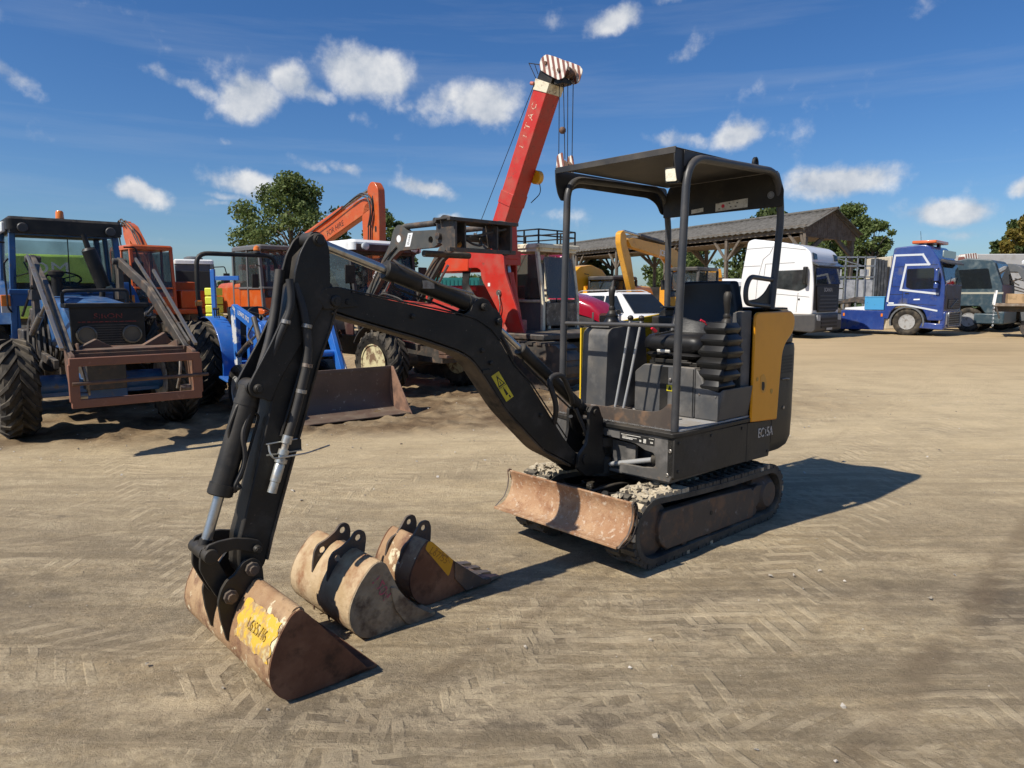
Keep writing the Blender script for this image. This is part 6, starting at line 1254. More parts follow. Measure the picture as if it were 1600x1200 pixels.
    b = MB(); b.cyl((.74, ya - .02, 5.06), (-.64, ya + .02, 2.92), .006, 6); b.cyl((-.64, ya + .02, 2.92), (-1.2, ya + .1, 2.1), .006, 6); part('hoist_rope', b, BLACK, bm_)
    LT = mat('faded_letter', (.62, .48, .34), .7, layers=[((.45, .06, .04), 26, .46, .54)])
    for ch, x, z, sz in (('C', .715, 4.70, .16), ('A', .645, 4.55, .18), ('T', .57, 4.40, .18), ('I', .50, 4.25, .16), ('L', .43, 4.10, .14)):
        text('boom_letter', ch, sz, frame4((x, ya - .0015, z), (.43, 0, .90), (-.90, 0, .43)), LT, bm_)
    b = MB(); b.cyl((-.28, -.46, 1.72), (.22, -.46, .95), .10) if False else b.cyl((.12, -.62, .98), (-.12, -.62, 1.95), .10, 18); b.m = 1; b.cyl((-.12, -.62, 1.95), (-.24, -.62, 2.75), .055, 16); b.m = 0; b.tube(fillet([(.05, -.75, 1.9), (.12, -.78, 1.6), (.25, -.74, 1.1)], .1), .018, 6); part('boom_ram', b, [mat('crane_ram_red', (.6, .06, .02), .4, layers=[((.45, .1, .05), 6, .5, .7)]), CHROME], T)
    b = MB(); b.box(.0, .30, -.88, -.56, .86, 1.12); b.cyl((.18, -.92, .82), (.18, -.5, .82), .07); part('ram_foot', b, REDF, T, bevel=.02)
    b = MB(); b.cyl((.42, yb, 3.62), (.42, yb + .10, 3.62), .12, 20); part('cable_reel', b, YELO, bm_); b = MB(); b.tube(fillet([(.45, yb + .08, 3.55), (.48, yb + .1, 3.35), (.25, yb + .08, 3.2)], .1), .008, 6); part('electric_cable', b, BLACK, bm_)
    for k, (x, y, xb) in enumerate(((1.15, -.70, 1.15), (1.20, -.66, 1.25), (1.28, -.64, 1.29), (1.38, -.62, 1.37))):
        b = MB(); b.cyl((x, y, 5.1), (xb, y, 3.8), .007, 6); part('hoist_rope', b, BLACK, bm_)
    b = MB(); b.lathe([(-.05, .0), (-.05, .035), (-.02, .055), (.02, .055), (.05, .035), (.05, 0)], (1.21, -.68, 4.26), (0, 0, 1), 14); part('rope_weight', b, RUSTL, bm_)
    b = MB(); b.prism(round2([(1.14, 3.86), (1.26, 3.90), (1.31, 3.66), (1.27, 3.42), (1.22, 3.36), (1.12, 3.56)], .03), -.74, -.725); hb = part('hook_block', b, MATS['striped'], bm_, bevel=.003)
    b = MB(); b.prism(round2([(1.25, 3.84), (1.36, 3.86), (1.40, 3.66), (1.36, 3.42), (1.28, 3.38), (1.22, 3.6)], .03), -.60, -.585); part('block_cheek', b, MATS['striped'], hb, bevel=.003)
    b = MB(); b.lathe([(-.07, .11), (-.03, .08), (.03, .08), (.07, .11)], (1.27, -.66, 3.66), (0, 1, 0), 18); part('sheave', b, RUSTL, hb)
    b = MB(); b.tube([(1.27, -.66, 3.42), (1.27, -.66, 3.3), (1.33, -.66, 3.22), (1.27, -.66, 3.15), (1.2, -.66, 3.2)], .02, 8); part('hook', b, RUSTL, hb)
crane()

# ------------------------------------------------------------------ diggers in the row behind
def digger(label, cat, px, d, ang, main, boom, cabpos=-.55, cab_col=None, scale=1.0, letter=None, ram=True, track=False, cabh=2.75, lettmat=BLK, hoses=()):
    T = thing('wheeled_digger' if not track else 'tracked_digger', label, cat, (px - 800) / 1110 * d, d, ang)
    cab_col = cab_col or main
    if track:
        for s in (-1, 1):
            b = MB(); b.prism(round2([(-1.8, .1), (1.8, .1), (1.9, .45), (1.6, .78), (-1.6, .78), (-1.9, .45)], .25, 5), s * 1.1 - .22, s * 1.1 + .22); part('crawler_track', b, DSTEEL, T, bevel=.02)
    else:
        for xx in (-1.3, 1.3):
            for s in (-1, 1): wheel(T, xx, s * .95, s, .5, .35, .27, 'ag', SILV)
    b = MB(); b.box(-1.6, 1.6, -.5, .5, .5, .85); b.cyl((0, 0, .85), (0, 0, 1.05), .6, 24); part('chassis', b, DSTEEL, T, bevel=.03)
    b = MB(); b.loft([[(x, y, z) for (y, z) in round2([(-1.1, 1.05), (1.1, 1.05), (1.1, zt), (-1.1, zt)], [.05, .05, .18, .18], 4)] for (x, zt) in ((-1.95, 1.72), (-1.8, 1.9), (-.4, 1.95))]); b.box(-.4, 1.0, -1.1, 1.1, 1.05, 1.2); b.box(-.4, .9, .1, 1.1, 1.2, 1.7); body = part('body', b, main, T, bevel=.03)
    b = MB(); b.box(-1.965, -1.955, -.6, .6, 1.2, 1.6); part('rear_grille', b, BLACK, body)
    c0, c1, y0, y1 = -.75, .95, cabpos - .52, cabpos + .48; b = MB()
    for (x, y) in ((c0, y0), (c0, y1), (c1, y0), (c1, y1)): strut(b, (x, y, 1.2), (x - (.15 if x == c1 else 0), y, cabh), .08)
    for y in (y0, y1): strut(b, (c0, y, 1.75), (c1, y, 1.75), .06); strut(b, (0.1, y, 1.2), (.1, y, cabh), .06)
    strut(b, (c1, y0, 1.75), (c1, y1, 1.75), .05); strut(b, (c0, y0, 1.8), (c0, y1, 1.8), .06)
    cf = part('cab_frame', b, cab_col, T, bevel=.01)
    b = MB(); b.box(c0, c1, y0, y0 + .03, 1.2, 1.73); b.box(c0, c1, y1 - .03, y1, 1.2, 1.73); b.box(c0, c0 + .03, y0, y1, 1.2, 1.78); b.box(c1 - .03, c1, y0, y1, 1.2, 1.5); part('cab_panel', b, main, cf, bevel=.005)
    b = MB(); rbox(b, c0 - .05, c1 - .05, y0 - .04, y1 + .04, cabh, cabh + .12, .08); part('cab_roof', b, cab_col if cab_col is not main else main, T)
    for y in (y0, y1):
        pane(T, [(c0 + .05, y, 1.78), (.06, y, 1.78), (.06, y, cabh - .04), (c0 + .05, y, cabh - .04)], name='side_window'); pane(T, [(.14, y, 1.78), (c1 - .05, y, 1.78), (c1 - .18, y, cabh - .04), (.14, y, cabh - .04)], name='side_window')
    pane(T, [(c1, y0 + .05, 1.52), (c1, y1 - .05, 1.52), (c1 - .15, y1 - .05, cabh - .04), (c1 - .15, y0 + .05, cabh - .04)], name='windscreen'); pane(T, [(c0, y0 + .05, 1.84), (c0, y1 - .05, 1.84), (c0, y1 - .05, cabh - .04), (c0, y0 + .05, cabh - .04)], name='rear_window')
    b = MB(); b.box(c0 + .25, c0 + .4, y0 + .25, y1 - .25, 1.5, 2.3); b.box(c0 + .3, c0 + .8, y0 + .25, y1 - .25, 1.35, 1.55); part('seat', b, INTER, T, bevel=.05)
    # boom and dipper as outlines in the plane y = by
    by = .35 if cabpos < 0 else -.35
    for nm, pts, w, col in boom:
        b = MB()
        if nm.endswith('ram'):
            p0, p1, p2 = pts; b.cyl((p0[0], by, p0[1]), (p1[0], by, p1[1]), w, 12); b.m = 1; b.cyl((p1[0], by, p1[1]), (p2[0], by, p2[1]), w * .55, 10); part(nm, b, [col or main, CHROME], T)
        else: b.prism(round2(pts, .06, 3), by - w, by + w); bo = part(nm, b, col or main, T, bevel=.015)
    for r_, pts in hoses:
        for dy in (-.06, .04):
            b = MB(); b.tube(fillet([(p[0], by - .16 + dy * .6, p[1] + dy * .5) for p in pts], .15, 4), r_, 6); part('hydraulic_hose', b, HOSE, T)
    b = MB(); b.tube(fillet([(c1 - .1, y0, 2.3), (c1 + .05, y0 - .2, 2.35), (c1 + .05, y0 - .22, 2.1)], .06), .014, 6); ma_ = part('mirror_arm', b, BLACK, T); b = MB(); b.box(c1 + .02, c1 + .07, y0 - .32, y0 - .14, 1.75, 2.1); part('mirror', b, BLACK, ma_, bevel=.015)
    b = MB(); b.bar((c1 - .02, cabpos - .1, 1.6), (c1 - .12, cabpos + .1, 2.2), .02, .02); part('wiper', b, BLACK, T)
    if letter:
        s_, p, xd, sz = letter; o = text('boom_lettering', s_, sz, frame4((p[0], by - .1015, p[1]), (xd[0], 0, xd[1]), (-xd[1], 0, xd[0])), lettmat, T)
    return T
CABG = mat('cab_grey', (.12, .12, .12), .45, dust=.2)
digger('orange wheeled digger with orange cab, parked behind the old blue tractor', 'digger', 262, 20, -45, ORANGE,
    [('boom', [(-1.8, 1.2), (-2.0, 1.9), (-2.6, 2.8), (-3.9, 3.55), (-3.75, 3.85), (-3.3, 3.7), (-2.3, 2.9), (-1.5, 2.0), (-1.3, 1.2)], .12, None),
     ('dipper', [(-4.05, 3.45), (-4.1, 3.85), (-3.85, 3.9), (-3.2, 2.6), (-3.35, 1.9), (-3.55, 1.9), (-3.6, 2.7)], .10, None),
     ('boom_ram', [(-2.2, 2.1), (-3.0, 3.1), (-3.7, 3.75)], .06, None)], hoses=((.025, [(-3.4, 2.9), (-4.25, 3.1), (-4.4, 3.6), (-4.1, 3.98), (-3.6, 3.75)]), (.02, [(-2.2, 2.9), (-3.0, 3.6), (-3.7, 3.9), (-4.0, 3.7)])))
digger('orange wheeled digger with its tall boom raised in an arch, lettered FOR HIRE', 'digger', 447, 20, -45, ORANGE,
    [('boom', [(-.1, 1.1), (-.3, 2.2), (.6, 2.98), (.95, 3.1), (3.4, 3.86), (3.8, 3.90), (4.05, 3.77), (3.93, 3.58), (1.69, 2.90), (.7, 2.3), (.5, 1.1)], .10, None),
     ('dipper', [(3.84, 4.12), (3.98, 4.24), (4.14, 4.22), (4.28, 4.05), (4.30, 3.4), (4.28, 2.3), (4.1, 1.5), (3.75, 1.5), (3.62, 2.6), (3.58, 3.45), (3.70, 3.72), (3.86, 3.78)], .10, None),
     ('boom_ram', [(.72, 3.20), (2.6, 3.74), (3.95, 4.14)], .075, None), ('dipper_ram', [(3.80, 3.5), (3.72, 2.6), (3.72, 2.0)], .05, None), ('arm_slot', [(3.98, 3.70), (4.06, 3.95), (4.12, 3.7), (4.1, 3.5)], .104, BLK), ('arm_slot', [(4.12, 3.05), (4.20, 3.05), (4.20, 3.2), (4.12, 3.2)], .104, BLK)],
    cab_col=CABG, cabpos=-.55, letter=('FOR HIRE', (2.35, 3.25), (.96, .28), .20), hoses=((.022, [(3.2, 3.86), (3.65, 4.0), (4.02, 3.88), (4.12, 3.55), (3.98, 3.2)]), (.014, [(1.0, 3.16), (2.2, 3.52), (3.2, 3.86)]), (.018, [(4.0, 3.2), (3.95, 2.6), (3.9, 1.9)])))
D3T = digger('yellow tracked digger with its arm bent down in front of the open shed', 'digger', 1062, 26, -130, JCBY,
    [('boom', [(3.40, 3.36), (3.1, 3.44), (.66, 3.30), (-.06, 3.16), (-.61, 2.92), (-.9, 2.2), (-.9, 1.4), (-.2, 1.4), (-.1, 2.3), (.11, 2.5), (.7, 2.86), (3.18, 3.14)], .12, None),
     ('dipper', [(3.82, 3.55), (3.62, 3.66), (3.46, 3.50), (3.42, 3.2), (3.14, 2.8), (2.80, 1.74), (2.74, 1.2), (3.0, 1.2), (3.08, 1.73), (3.66, 2.88), (3.82, 3.25)], .10, None),
     ('boom_ram', [(.85, 3.42), (2.5, 3.56), (3.5, 3.64)], .08, DSTEEL)], cabpos=.55, cab_col=PLG, track=True, cabh=2.42, hoses=((.025, [(.9, 3.36), (2.2, 3.46), (3.1, 3.42), (3.5, 3.15), (3.3, 2.6), (3.05, 2.1)]),))
text('boom_lettering', 'JCB', .27, frame4((1.03, -.2285, 3.03), (-1, 0, -.12), (-.12, 0, 1)), mat('white_print', (.65, .65, .62)), D3T, bold=.006)
digger('deep yellow digger with rounded boom low behind the crimson tractor', 'digger', 938, 26.5, -130, YELO,
    [('boom', [(1.9, 1.3), (1.7, 2.3), (1.2, 2.58), (.5, 2.66), (-.2, 2.5), (-.8, 2.1), (-1.0, 1.3), (-.3, 1.3), (.2, 1.9), (1.0, 1.9), (1.2, 1.3)], .25, None)], cabpos=.55, cab_col=PLG, track=True, cabh=2.12)

def tractor_crimson():
    T = thing('tractor', 'crimson tractor with black engine sides, half hidden behind the cream crane cab', 'tractor', (874 - 800) / 1110 * 17.5, 17.5, -45)
    for s in (-1, 1): wheel(T, 1.0, s * .8, s, .5, .36, .28, 'ag', SILV); wheel(T, -1.2, s * .86, s, .8, .45, .46, 'ag', SILV)
    b = MB(); b.loft([[(x, y, z) for (y, z) in round2([(-w, zb), (w, zb), (w, zt), (-w, zt)], [.01, .01, .14, .14], 5)] for (x, w, zb, zt) in ((-.35, .42, 1.25, 1.68), (.6, .42, 1.2, 1.58), (1.25, .38, 1.05, 1.38), (1.45, .3, .95, 1.15))]); part('hood', b, CRIM, T)
    b = MB(); b.box(-.4, 1.35, -.36, .36, .6, 1.2); b.box(-1.6, -.3, -.3, .3, .5, .9); part('engine_side', b, PLG, T, bevel=.04)
    b = MB(); b.box(1.4, 1.46, -.26, .26, .7, 1.1); part('grille', b, BLACK, T, bevel=.02)
    b = MB()
    for s in (-1, 1): strut(b, (-.2, s * .55, 1.2), (-.6, s * .7, 2.45), .07); strut(b, (-1.9, s * .72, 1.3), (-1.9, s * .7, 2.45), .07); strut(b, (-.3, s * .6, 1.2), (-1.9, s * .72, 1.3), .07)
    part('cab_frame', b, BLACK, T); b = MB(); rbox(b, -2.0, -.45, -.75, .75, 2.42, 2.58, .09); part('cab_roof', b, CRIM, T)
    pane(T, [(-.2, -.5, 1.3), (-.2, .5, 1.3), (-.58, .64, 2.4), (-.58, -.64, 2.4)], name='windscreen')
    for s in (-1, 1): pane(T, [(-.3, s * .6, 1.25), (-1.85, s * .72, 1.35), (-1.85, s * .7, 2.4), (-.65, s * .68, 2.4)], name='side_window'); b = MB(); b.sheet([(-1.2 + .98 * cos(a), .8 + .96 * sin(a)) for a in [radians(10 + 150 * k / 12) for k in range(13)]], min(s * .62, s * 1.1), max(s * .62, s * 1.1), .02); part('rear_fender', b, CRIM, T)
    b = MB(); b.lathe([(0, .05), (.02, .16), (.12, .2), (.22, .16), (.26, .0)], (-.35, .52, 2.3), (0, 0, 1), 14); part('roof_lamp', b, CRIM, T)
tractor_crimson()

def car():
    T = thing('parked_car', 'white estate car with roof rails, parked between the crimson tractor and the yellow digger', 'car', (978 - 800) / 1110 * 22, 22, -60)
    # sections along x: half width, sill z, roof/bonnet z
    ring = lambda x, w, zb, zs, zt, wt: [(x, -w, zb), (x, -w, zs), (x, -wt, zt), (x, wt, zt), (x, w, zs), (x, w, zb)]
    b = MB(); b.loft([ring(-2.2, .72, .45, .95, 1.0, .6), ring(-2.1, .84, .3, 1.0, 1.05, .7), ring(-1.2, .9, .25, 1.0, 1.04, .8), ring(.4, .9, .25, 1.0, 1.04, .8), ring(1.1, .9, .28, .98, 1.05, .75), ring(1.9, .84, .3, .86, .92, .6), ring(2.2, .66, .4, .66, .72, .5)]); part('body', b, TWHITE, T, bevel=.03)
    b = MB(); b.loft([[(-2.15, -.7, 1.0), (-2.15, .7, 1.0), (-1.95, .58, 1.62), (-1.95, -.58, 1.62)], [(.35, -.78, 1.02), (.35, .78, 1.02), (.1, .62, 1.66), (.1, -.62, 1.66)]]); b.loft([[(.35, -.78, 1.02), (.35, .78, 1.02), (.1, .62, 1.66), (.1, -.62, 1.66)], [(1.22, -.74, 1.0), (1.22, .74, 1.0), (.42, .60, 1.63), (.42, -.60, 1.63)]]); part('roof', b, TWHITE, T, bevel=.03)
    sl = lambda z: .80 - (z - 1.02) * .27
    for (xa, xb, xc, xd) in ((-1.95, -1.15, -1.15, -1.85), (-1.05, -.25, -.25, -1.05), (-.15, .85, .35, -.15)):
        for s in (-1, 1): pane(T, [(xa, s * (sl(1.06) + .012), 1.06), (xb, s * (sl(1.06) + .012), 1.06), (xc, s * (sl(1.55) + .012), 1.55), (xd, s * (sl(1.55) + .012), 1.55)], DGLASS, 'side_window', .01)
    pane(T, [(1.21, -.68, 1.04), (1.21, .68, 1.04), (.50, .56, 1.59), (.50, -.56, 1.59)], DGLASS, 'windscreen', .03)
    b = MB()
    for s in (-1, 1): b.tube(fillet([(-1.8, s * .58, 1.63), (-1.6, s * .58, 1.70), (.0, s * .6, 1.72), (.3, s * .6, 1.64)], .1), .018, 6)
    part('roof_rail', b, SILV, T)
    for s in (-1, 1):
        wheel(T, 1.35, s * .78, s, .32, .22, .2, 'car', SILV); wheel(T, -1.35, s * .78, s, .32, .22, .2, 'car', SILV)
        b = MB(); b.box(.75, .88, min(s * .9, s * 1.08), max(s * .9, s * 1.08), 1.0, 1.14); part('mirror', b, BLACK, T, bevel=.03)
car()

# ------------------------------------------------------------------ lorries on the right
def lorry(label, g, prof, mt, side_win, screen, name='lorry', ang=-45, extras=None, wheels=((0, .52),), front=None, width=2.45, cat='lorry', low=None, arch=None):
    T = thing(name, label, cat, g[0], g[1], ang)
    b = MB(); b.prism(round2([p[:2] for p in prof], [p[2] if len(p) > 2 else .05 for p in prof], 4), 0, width); part('cab_body', b, mt, T, bevel=.07, seg=3)
    b = MB(); (xa, za), (xb, zb) = screen; n = Vector((zb - za, 0, xa - xb)).normalized() * .03
    c = [(xa, .12, za), (xa, width - .12, za), (xb, width - .16, zb), (xb, .16, zb)]; P = [Vector(q) for q in c]; b.hexa([p - n for p in P] + [p + n for p in P]); part('windscreen', b, DGLASS, T)
    for y in (-.006, width + .006):
        b = MB(); b.prism(round2(side_win, .06, 3), y - .008, y + .008); part('side_window', b, DGLASS, T)
    for (x, r) in wheels:
        for y, s in ((.17, -1), (width - .17, 1)): wheel(T, x, y, s, r, .30, r * .56, 'truck', SILV)
    if extras: extras(T, width)
    return T
def volvo(T, w):
    b = MB(); b.box(-6.0, -.7, .5, w - .5, .62, .92); part('chassis', b, DSTEEL, T, bevel=.01)
    b = MB(); b.box(-2.5, -.82, .0, .06, .18, .95); b.box(-2.5, -.82, .0, .5, .92, .955); part('side_skirt', b, TBLUE, T, bevel=.02)
    for x in (-2.42, -.95): b = MB(); b.box(x, x + .07, -.012, -.002, .72, .84); part('side_marker', b, AMBER, T)
    b = MB(); b.sheet([(-.0 + .63 * cos(a), .52 + .62 * sin(a)) for a in [radians(-15 + 210 * k / 14) for k in range(15)]], -.02, .5, .06); part('wheel_arch', b, TGREY, T)
    b = MB(); b.box(-1.65, -.90, .15, .75, .98, 1.50); b.box(-1.66, -.88, .14, .76, 1.48, 1.52); part('tool_box', b, mat('box_blue', (.06, .30, .55), .5, layers=[((.03, .03, .03), 6, .60, .64)]), T, bevel=.015)
    b = MB(); b.loft([[(-2.5, .4, .98), (-2.5, 1.6, .98), (-2.5, 1.6, 1.05), (-2.5, .4, 1.05)], [(-1.7, .4, .96), (-1.7, 1.6, .96), (-1.7, 1.6, 1.12), (-1.7, .4, 1.12)]]); part('deck_sheet', b, TWHITE, T)
    b = MB(); b.loft([[(-2.9, .6, 1.2), (-2.9, 1.8, 1.2), (-2.9, 1.8, 1.3), (-2.9, .6, 1.3)], [(-2.2, .6, 1.3), (-2.2, 1.8, 1.3), (-2.2, 1.8, 1.5), (-2.2, .6, 1.5)], [(-1.4, .6, 1.1), (-1.4, 1.8, 1.1), (-1.4, 1.8, 1.25), (-1.4, .6, 1.25)]]); part('fifth_wheel', b, DSTEEL, T)
    def strip(pts, wd=.075):
        for i in range(len(pts) - 1):
            p, q = Vector(pts[i]), Vector(pts[i + 1]); d = (q - p).normalized(); nn_ = Vector((-d.y, d.x)) * wd / 2; e = d * wd / 2 * (1 if i else 0)
            b_ = MB(); b_.prism([tuple(p - nn_ - e), tuple(q - nn_ + d * wd / 2), tuple(q + nn_ + d * wd / 2), tuple(p + nn_ - e)], -.004 - .0005 * i, -.0095 - .0005 * i); part('white_stripe', b_, mat('stripe_grey_white', (.55, .58, .62), .5), T)
    strip([(-.74, 1.3), (-.66, 2.2), (-.56, 3.12), (.42, 3.12), (.66, 2.74), (-.14, 2.74), (-.28, 1.78), (1.02, 1.62)]); strip([(-.74, 1.18), (-.1, 1.2), (1.02, .98)], .065)
    b = MB(); b.bar((.2, -.0055, 1.40), (.42, -.0055, 1.41), .001, .05); b.bar((-.7, -.006, 1.26), (-.5, -.006, 1.26), .003, .05); part('badge', b, WHITE, T)
    for pts in (((-.20, 1.25), (-.20, 2.75)), ((-.20, 2.75), (.95, 2.72)), ((-.66, 2.66), (-.2, 2.68)), ((-.60, 1.90), (-.25, 1.90)), ((-.60, 2.60), (-.60, 1.90)), ((-.20, 1.25), (1.0, 1.18)), ((-.72, 1.6), (-.2, 1.6))):
        b = MB(); b.bar((pts[0][0], -.002, pts[0][1]), (pts[1][0], -.002, pts[1][1]), .006, .016); part('panel_seam', b, BLK, T)
    b = MB(); b.box(-.12, .02, -.02, -.002, 1.62, 1.66); part('door_handle', b, BLACK, T, bevel=.006)
    for k in range(2): b = MB(); b.bar((1.27, .5 + .9 * k, 1.95), (1.20, 1.0 + .9 * k, 2.25), .015, .02); part('wiper', b, BLACK, T)
    for z, y in ((2.32, -.18), (1.92, -.16)):
        b = MB(); rbox(b, .92, 1.06, y - .12, y + .10, z - (.22 if z > 2 else .10), z + (.22 if z > 2 else .12), .05); part('mirror', b, TBLUE, T, bevel=.03)
    b = MB(); strut(b, (.95, -.15, 2.1), (1.1, .02, 2.0), .03); strut(b, (.95, -.15, 2.5), (1.0, .02, 2.6), .03); part('mirror_arm', b, BLACK, T)
    b = MB(); b.loft([[(1.02, .02, 2.86), (1.02, w - .02, 2.86), (1.05, w - .02, 2.94), (1.05, .02, 2.94)], [(1.28, .08, 2.74), (1.28, w - .08, 2.74), (1.28, w - .08, 2.80), (1.28, .08, 2.80)]]); part('sun_visor', b, PLG, T, bevel=.01)
    b = MB(); b.prism(round2([(.35, 3.0), (.35, 3.28), (w - .35, 3.28), (w - .35, 3.0)], .08), 1.035, 1.0, 'x'); part('roof_window', b, mat('sign_pane', (.28, .34, .32), .2), T)
    b = MB(); b.prism(round2([(.10, 1.05), (.10, 1.95), (w - .10, 1.95), (w - .10, 1.05), (w - .35, 1.02), (.35, 1.02)], .1), 1.245, 1.262, 'x'); part('front_panel', b, mat('dirty_blue_panel', (.03, .035, .07), .5, layers=[((.10, .09, .08), 3, .45, .6, .8)], dust=.3), T, bevel=.02)
    b = MB(); b.prism(round2([(.45, 1.06), (.45, 1.42), (w - .45, 1.42), (w - .45, 1.06)], .05), 1.262, 1.285, 'x'); gr = part('upper_grille', b, BLACK, T, bevel=.01)
    for k in range(4): b = MB(); b.box(1.285, 1.30, .5, w - .5, 1.10 + .08 * k, 1.125 + .08 * k); part('grille_bar', b, TGREY, gr)
    b = MB(); b.bar((1.305, .75, 1.10), (1.305, w - .75, 1.40), .01, .03, up=(1, 0, 0)); part('diagonal_badge', b, GALV, gr)
    b = MB(); b.prism(round2([(.03, .30), (.03, .95), (w - .03, .95), (w - .03, .30)], .08), 1.15, 1.32, 'x'); b.prism([(.45, .30), (1.28, .25), (1.28, .48), (.55, .52)], -.01, .25); bp_ = part('bumper', b, TBLUE, T, bevel=.03)
    b = MB(); b.prism(round2([(.45, .42), (.45, .86), (w - .45, .86), (w - .45, .42)], .06), 1.32, 1.33, 'x'); part('lower_grille', b, BLACK, bp_)
    b = MB(); b.tube([(1.345, p[0], p[1]) for p in round2([(.38, .38), (.38, .92), (w - .38, .92), (w - .38, .38)], .08)], .025, 6, closed=True)
    for k in range(5): b.cyl((1.345, .4, .45 + .09 * k), (1.345, w - .4, .45 + .09 * k), .01, 6)
    part('bull_bar', b, GALV, bp_)
    for y in (.12, w - .32): b = MB(); b.box(1.31, 1.335, y, y + .2, .45, .88); part('headlight', b, LAMPG, bp_, bevel=.02)
    b = MB(); b.box(-.1, .75, w * .15, w * .85, 3.56, 3.68); lb = part('light_bar', b, mat('orange_bar', (.6, .13, .03), .3, coat=.4), T, bevel=.03); b = MB(); b.box(.1, .2, .6, .8, 3.47, 3.56); b.box(.1, .2, 1.6, 1.8, 3.47, 3.56); b.box(.45, .55, .6, .8, 3.44, 3.56); b.box(.45, .55, 1.6, 1.8, 3.44, 3.56); b.cyl((.0, 1.2, 3.66), (-.05, 1.2, 4.1), .008, 6); part('bar_foot', b, BLACK, lb)
lorry('deep blue lorry cab with white outline stripes and an orange roof light bar', (15.49, 27.99), [(-.86, .62), (-.80, 1.6), (-.70, 2.6), (-.62, 3.42, .1), (.36, 3.50, .15), (.62, 3.46, .2), (.98, 2.90, .1), (1.02, 2.80), (1.24, 1.95, .1), (1.26, .60, .1), (.72, .60), (.60, .95, .2), (.35, 1.18, .2), (-.35, 1.18, .2), (-.60, .95, .2), (-.68, .62)], TBLUE,
      [(-.10, 2.58), (-.10, 1.88), (.10, 1.80), (.98, 1.82), (.84, 2.60)], ((1.235, 1.98), (1.035, 2.76)), extras=volvo, wheels=((0, .52), (-2.75, .52)))
def scania(T, w):
    b = MB(); b.box(-6.0, -.7, .5, w - .5, .62, .92); part('chassis', b, DSTEEL, T, bevel=.01)
    b = MB(); b.prism(round2([(.06, 1.02), (.06, 2.64), (w - .06, 2.64), (w - .06, 1.02)], .06), .40, .43, 'x'); 
    fp = part('black_mask', b, BLACK, T, bevel=.01)
    b = MB(); b.prism(round2([(-.55, .28), (-.55, .60), (-.4, .85), (.52, .90), (.56, .80), (.56, .30), (.45, .22)], .05), -.01, w + .01); bm_ = part('bumper', b, mat('bumper_plastic', (.05, .05, .052), .5, dust=.2), T, bevel=.04)
    b = MB(); b.prism(round2([(.35, .95), (.2, 1.9), (w - .2, 1.9), (w - .35, .95)], .08), .43, .47, 'x'); gp = part('grille', b, BLACK, T, bevel=.02)
    for k in range(5): b = MB(); b.box(.47, .50, .42, w - .42, 1.0 + .13 * k, 1.05 + .13 * k); part('grille_bar', b, mat('bumper_plastic', (.05, .05, .052), .5), gp, bevel=.006)
    for k in range(3): b = MB(); b.box(.56, .58, .5, w - .5, .38 + .14 * k, .46 + .14 * k); part('grille_bar', b, BLACK, bm_)
    text('grille_lettering', 'SCANIA', .20, frame4((.475, w / 2, 1.76), (0, 1, 0), (0, 0, 1)), SILV, gp, bold=.004, squash=1.1)
    b = MB(); b.box(.58, .59, w / 2 - .26, w / 2 + .26, .30, .38); part('number_plate', b, mat('plate_pale', (.5, .5, .48), .5), bm_)
    for y in (.10, w - .40): b = MB(); b.prism(round2([(y, .66), (y, .86), (y + .3, .84), (y + .28, .64)], .03), .55, .575, 'x'); part('headlight', b, LAMPG, bm_)
    for y in (.14, w - .42): b = MB(); b.prism(round2([(y, 2.86), (y, 3.10), (y + .28, 3.05), (y + .28, 2.84)], .05), .32, .345, 'x') if False else b.hexa([(.30, y, 2.84), (.30, y + .28, 2.84), (.27, y + .28, 3.04), (.25, y, 3.08), (.35, y, 2.84), (.35, y + .28, 2.84), (.32, y + .28, 3.04), (.30, y, 3.08)]); part('roof_lamp', b, DGLASS, T)
    b = MB(); b.loft([[(.34, .02, 2.68), (.34, w - .02, 2.68), (.34, w - .02, 2.76), (.34, .02, 2.76)], [(.56, .06, 2.60), (.56, w - .06, 2.60), (.56, w - .06, 2.64), (.56, .06, 2.64)]]); part('sun_visor', b, mat('smoke_visor', (.08, .08, .08), .2), T)
    b = MB(); b.box(.10, .24, -.24, -.04, 1.95, 2.58); b.box(.10, .3, w + .04, w + .24, 1.95, 2.58); part('mirror', b, BLACK, T, bevel=.04)
    LN = mat('panel_gap', (.12, .12, .12), .7)
    for pts in (((-2.24, 3.30), (-1.0, 3.34), (.1, 3.18)), ((-1.75, 1.0), (-1.70, 2.1), (-1.50, 2.9), (-1.25, 3.1), (-1.15, 3.3)), ((-1.45, 2.2), (-1.40, 2.72), (-.3, 2.74)), ((-2.3, 2.65), (-1.6, 2.66)), ((-1.0, 1.62), (.30, 1.50)), ((-.12, 1.65), (-.16, .95))):
        b = MB()
        for i in range(len(pts) - 1): b.bar((pts[i][0], -.002, pts[i][1]), (pts[i + 1][0], -.002, pts[i + 1][1]), .004, .018, up=(0, 1, 0)) if False else b.bar((pts[i][0], -.002, pts[i][1]), (pts[i + 1][0], -.002, pts[i + 1][1]), .006, .016)
        part('panel_seam', b, LN, T)
    b = MB(); b.lathe([(0, .04), (.02, .03)], (-.08, 0, 1.42), (0, -1, 0), 10); part('lock', b, BLACK, T)
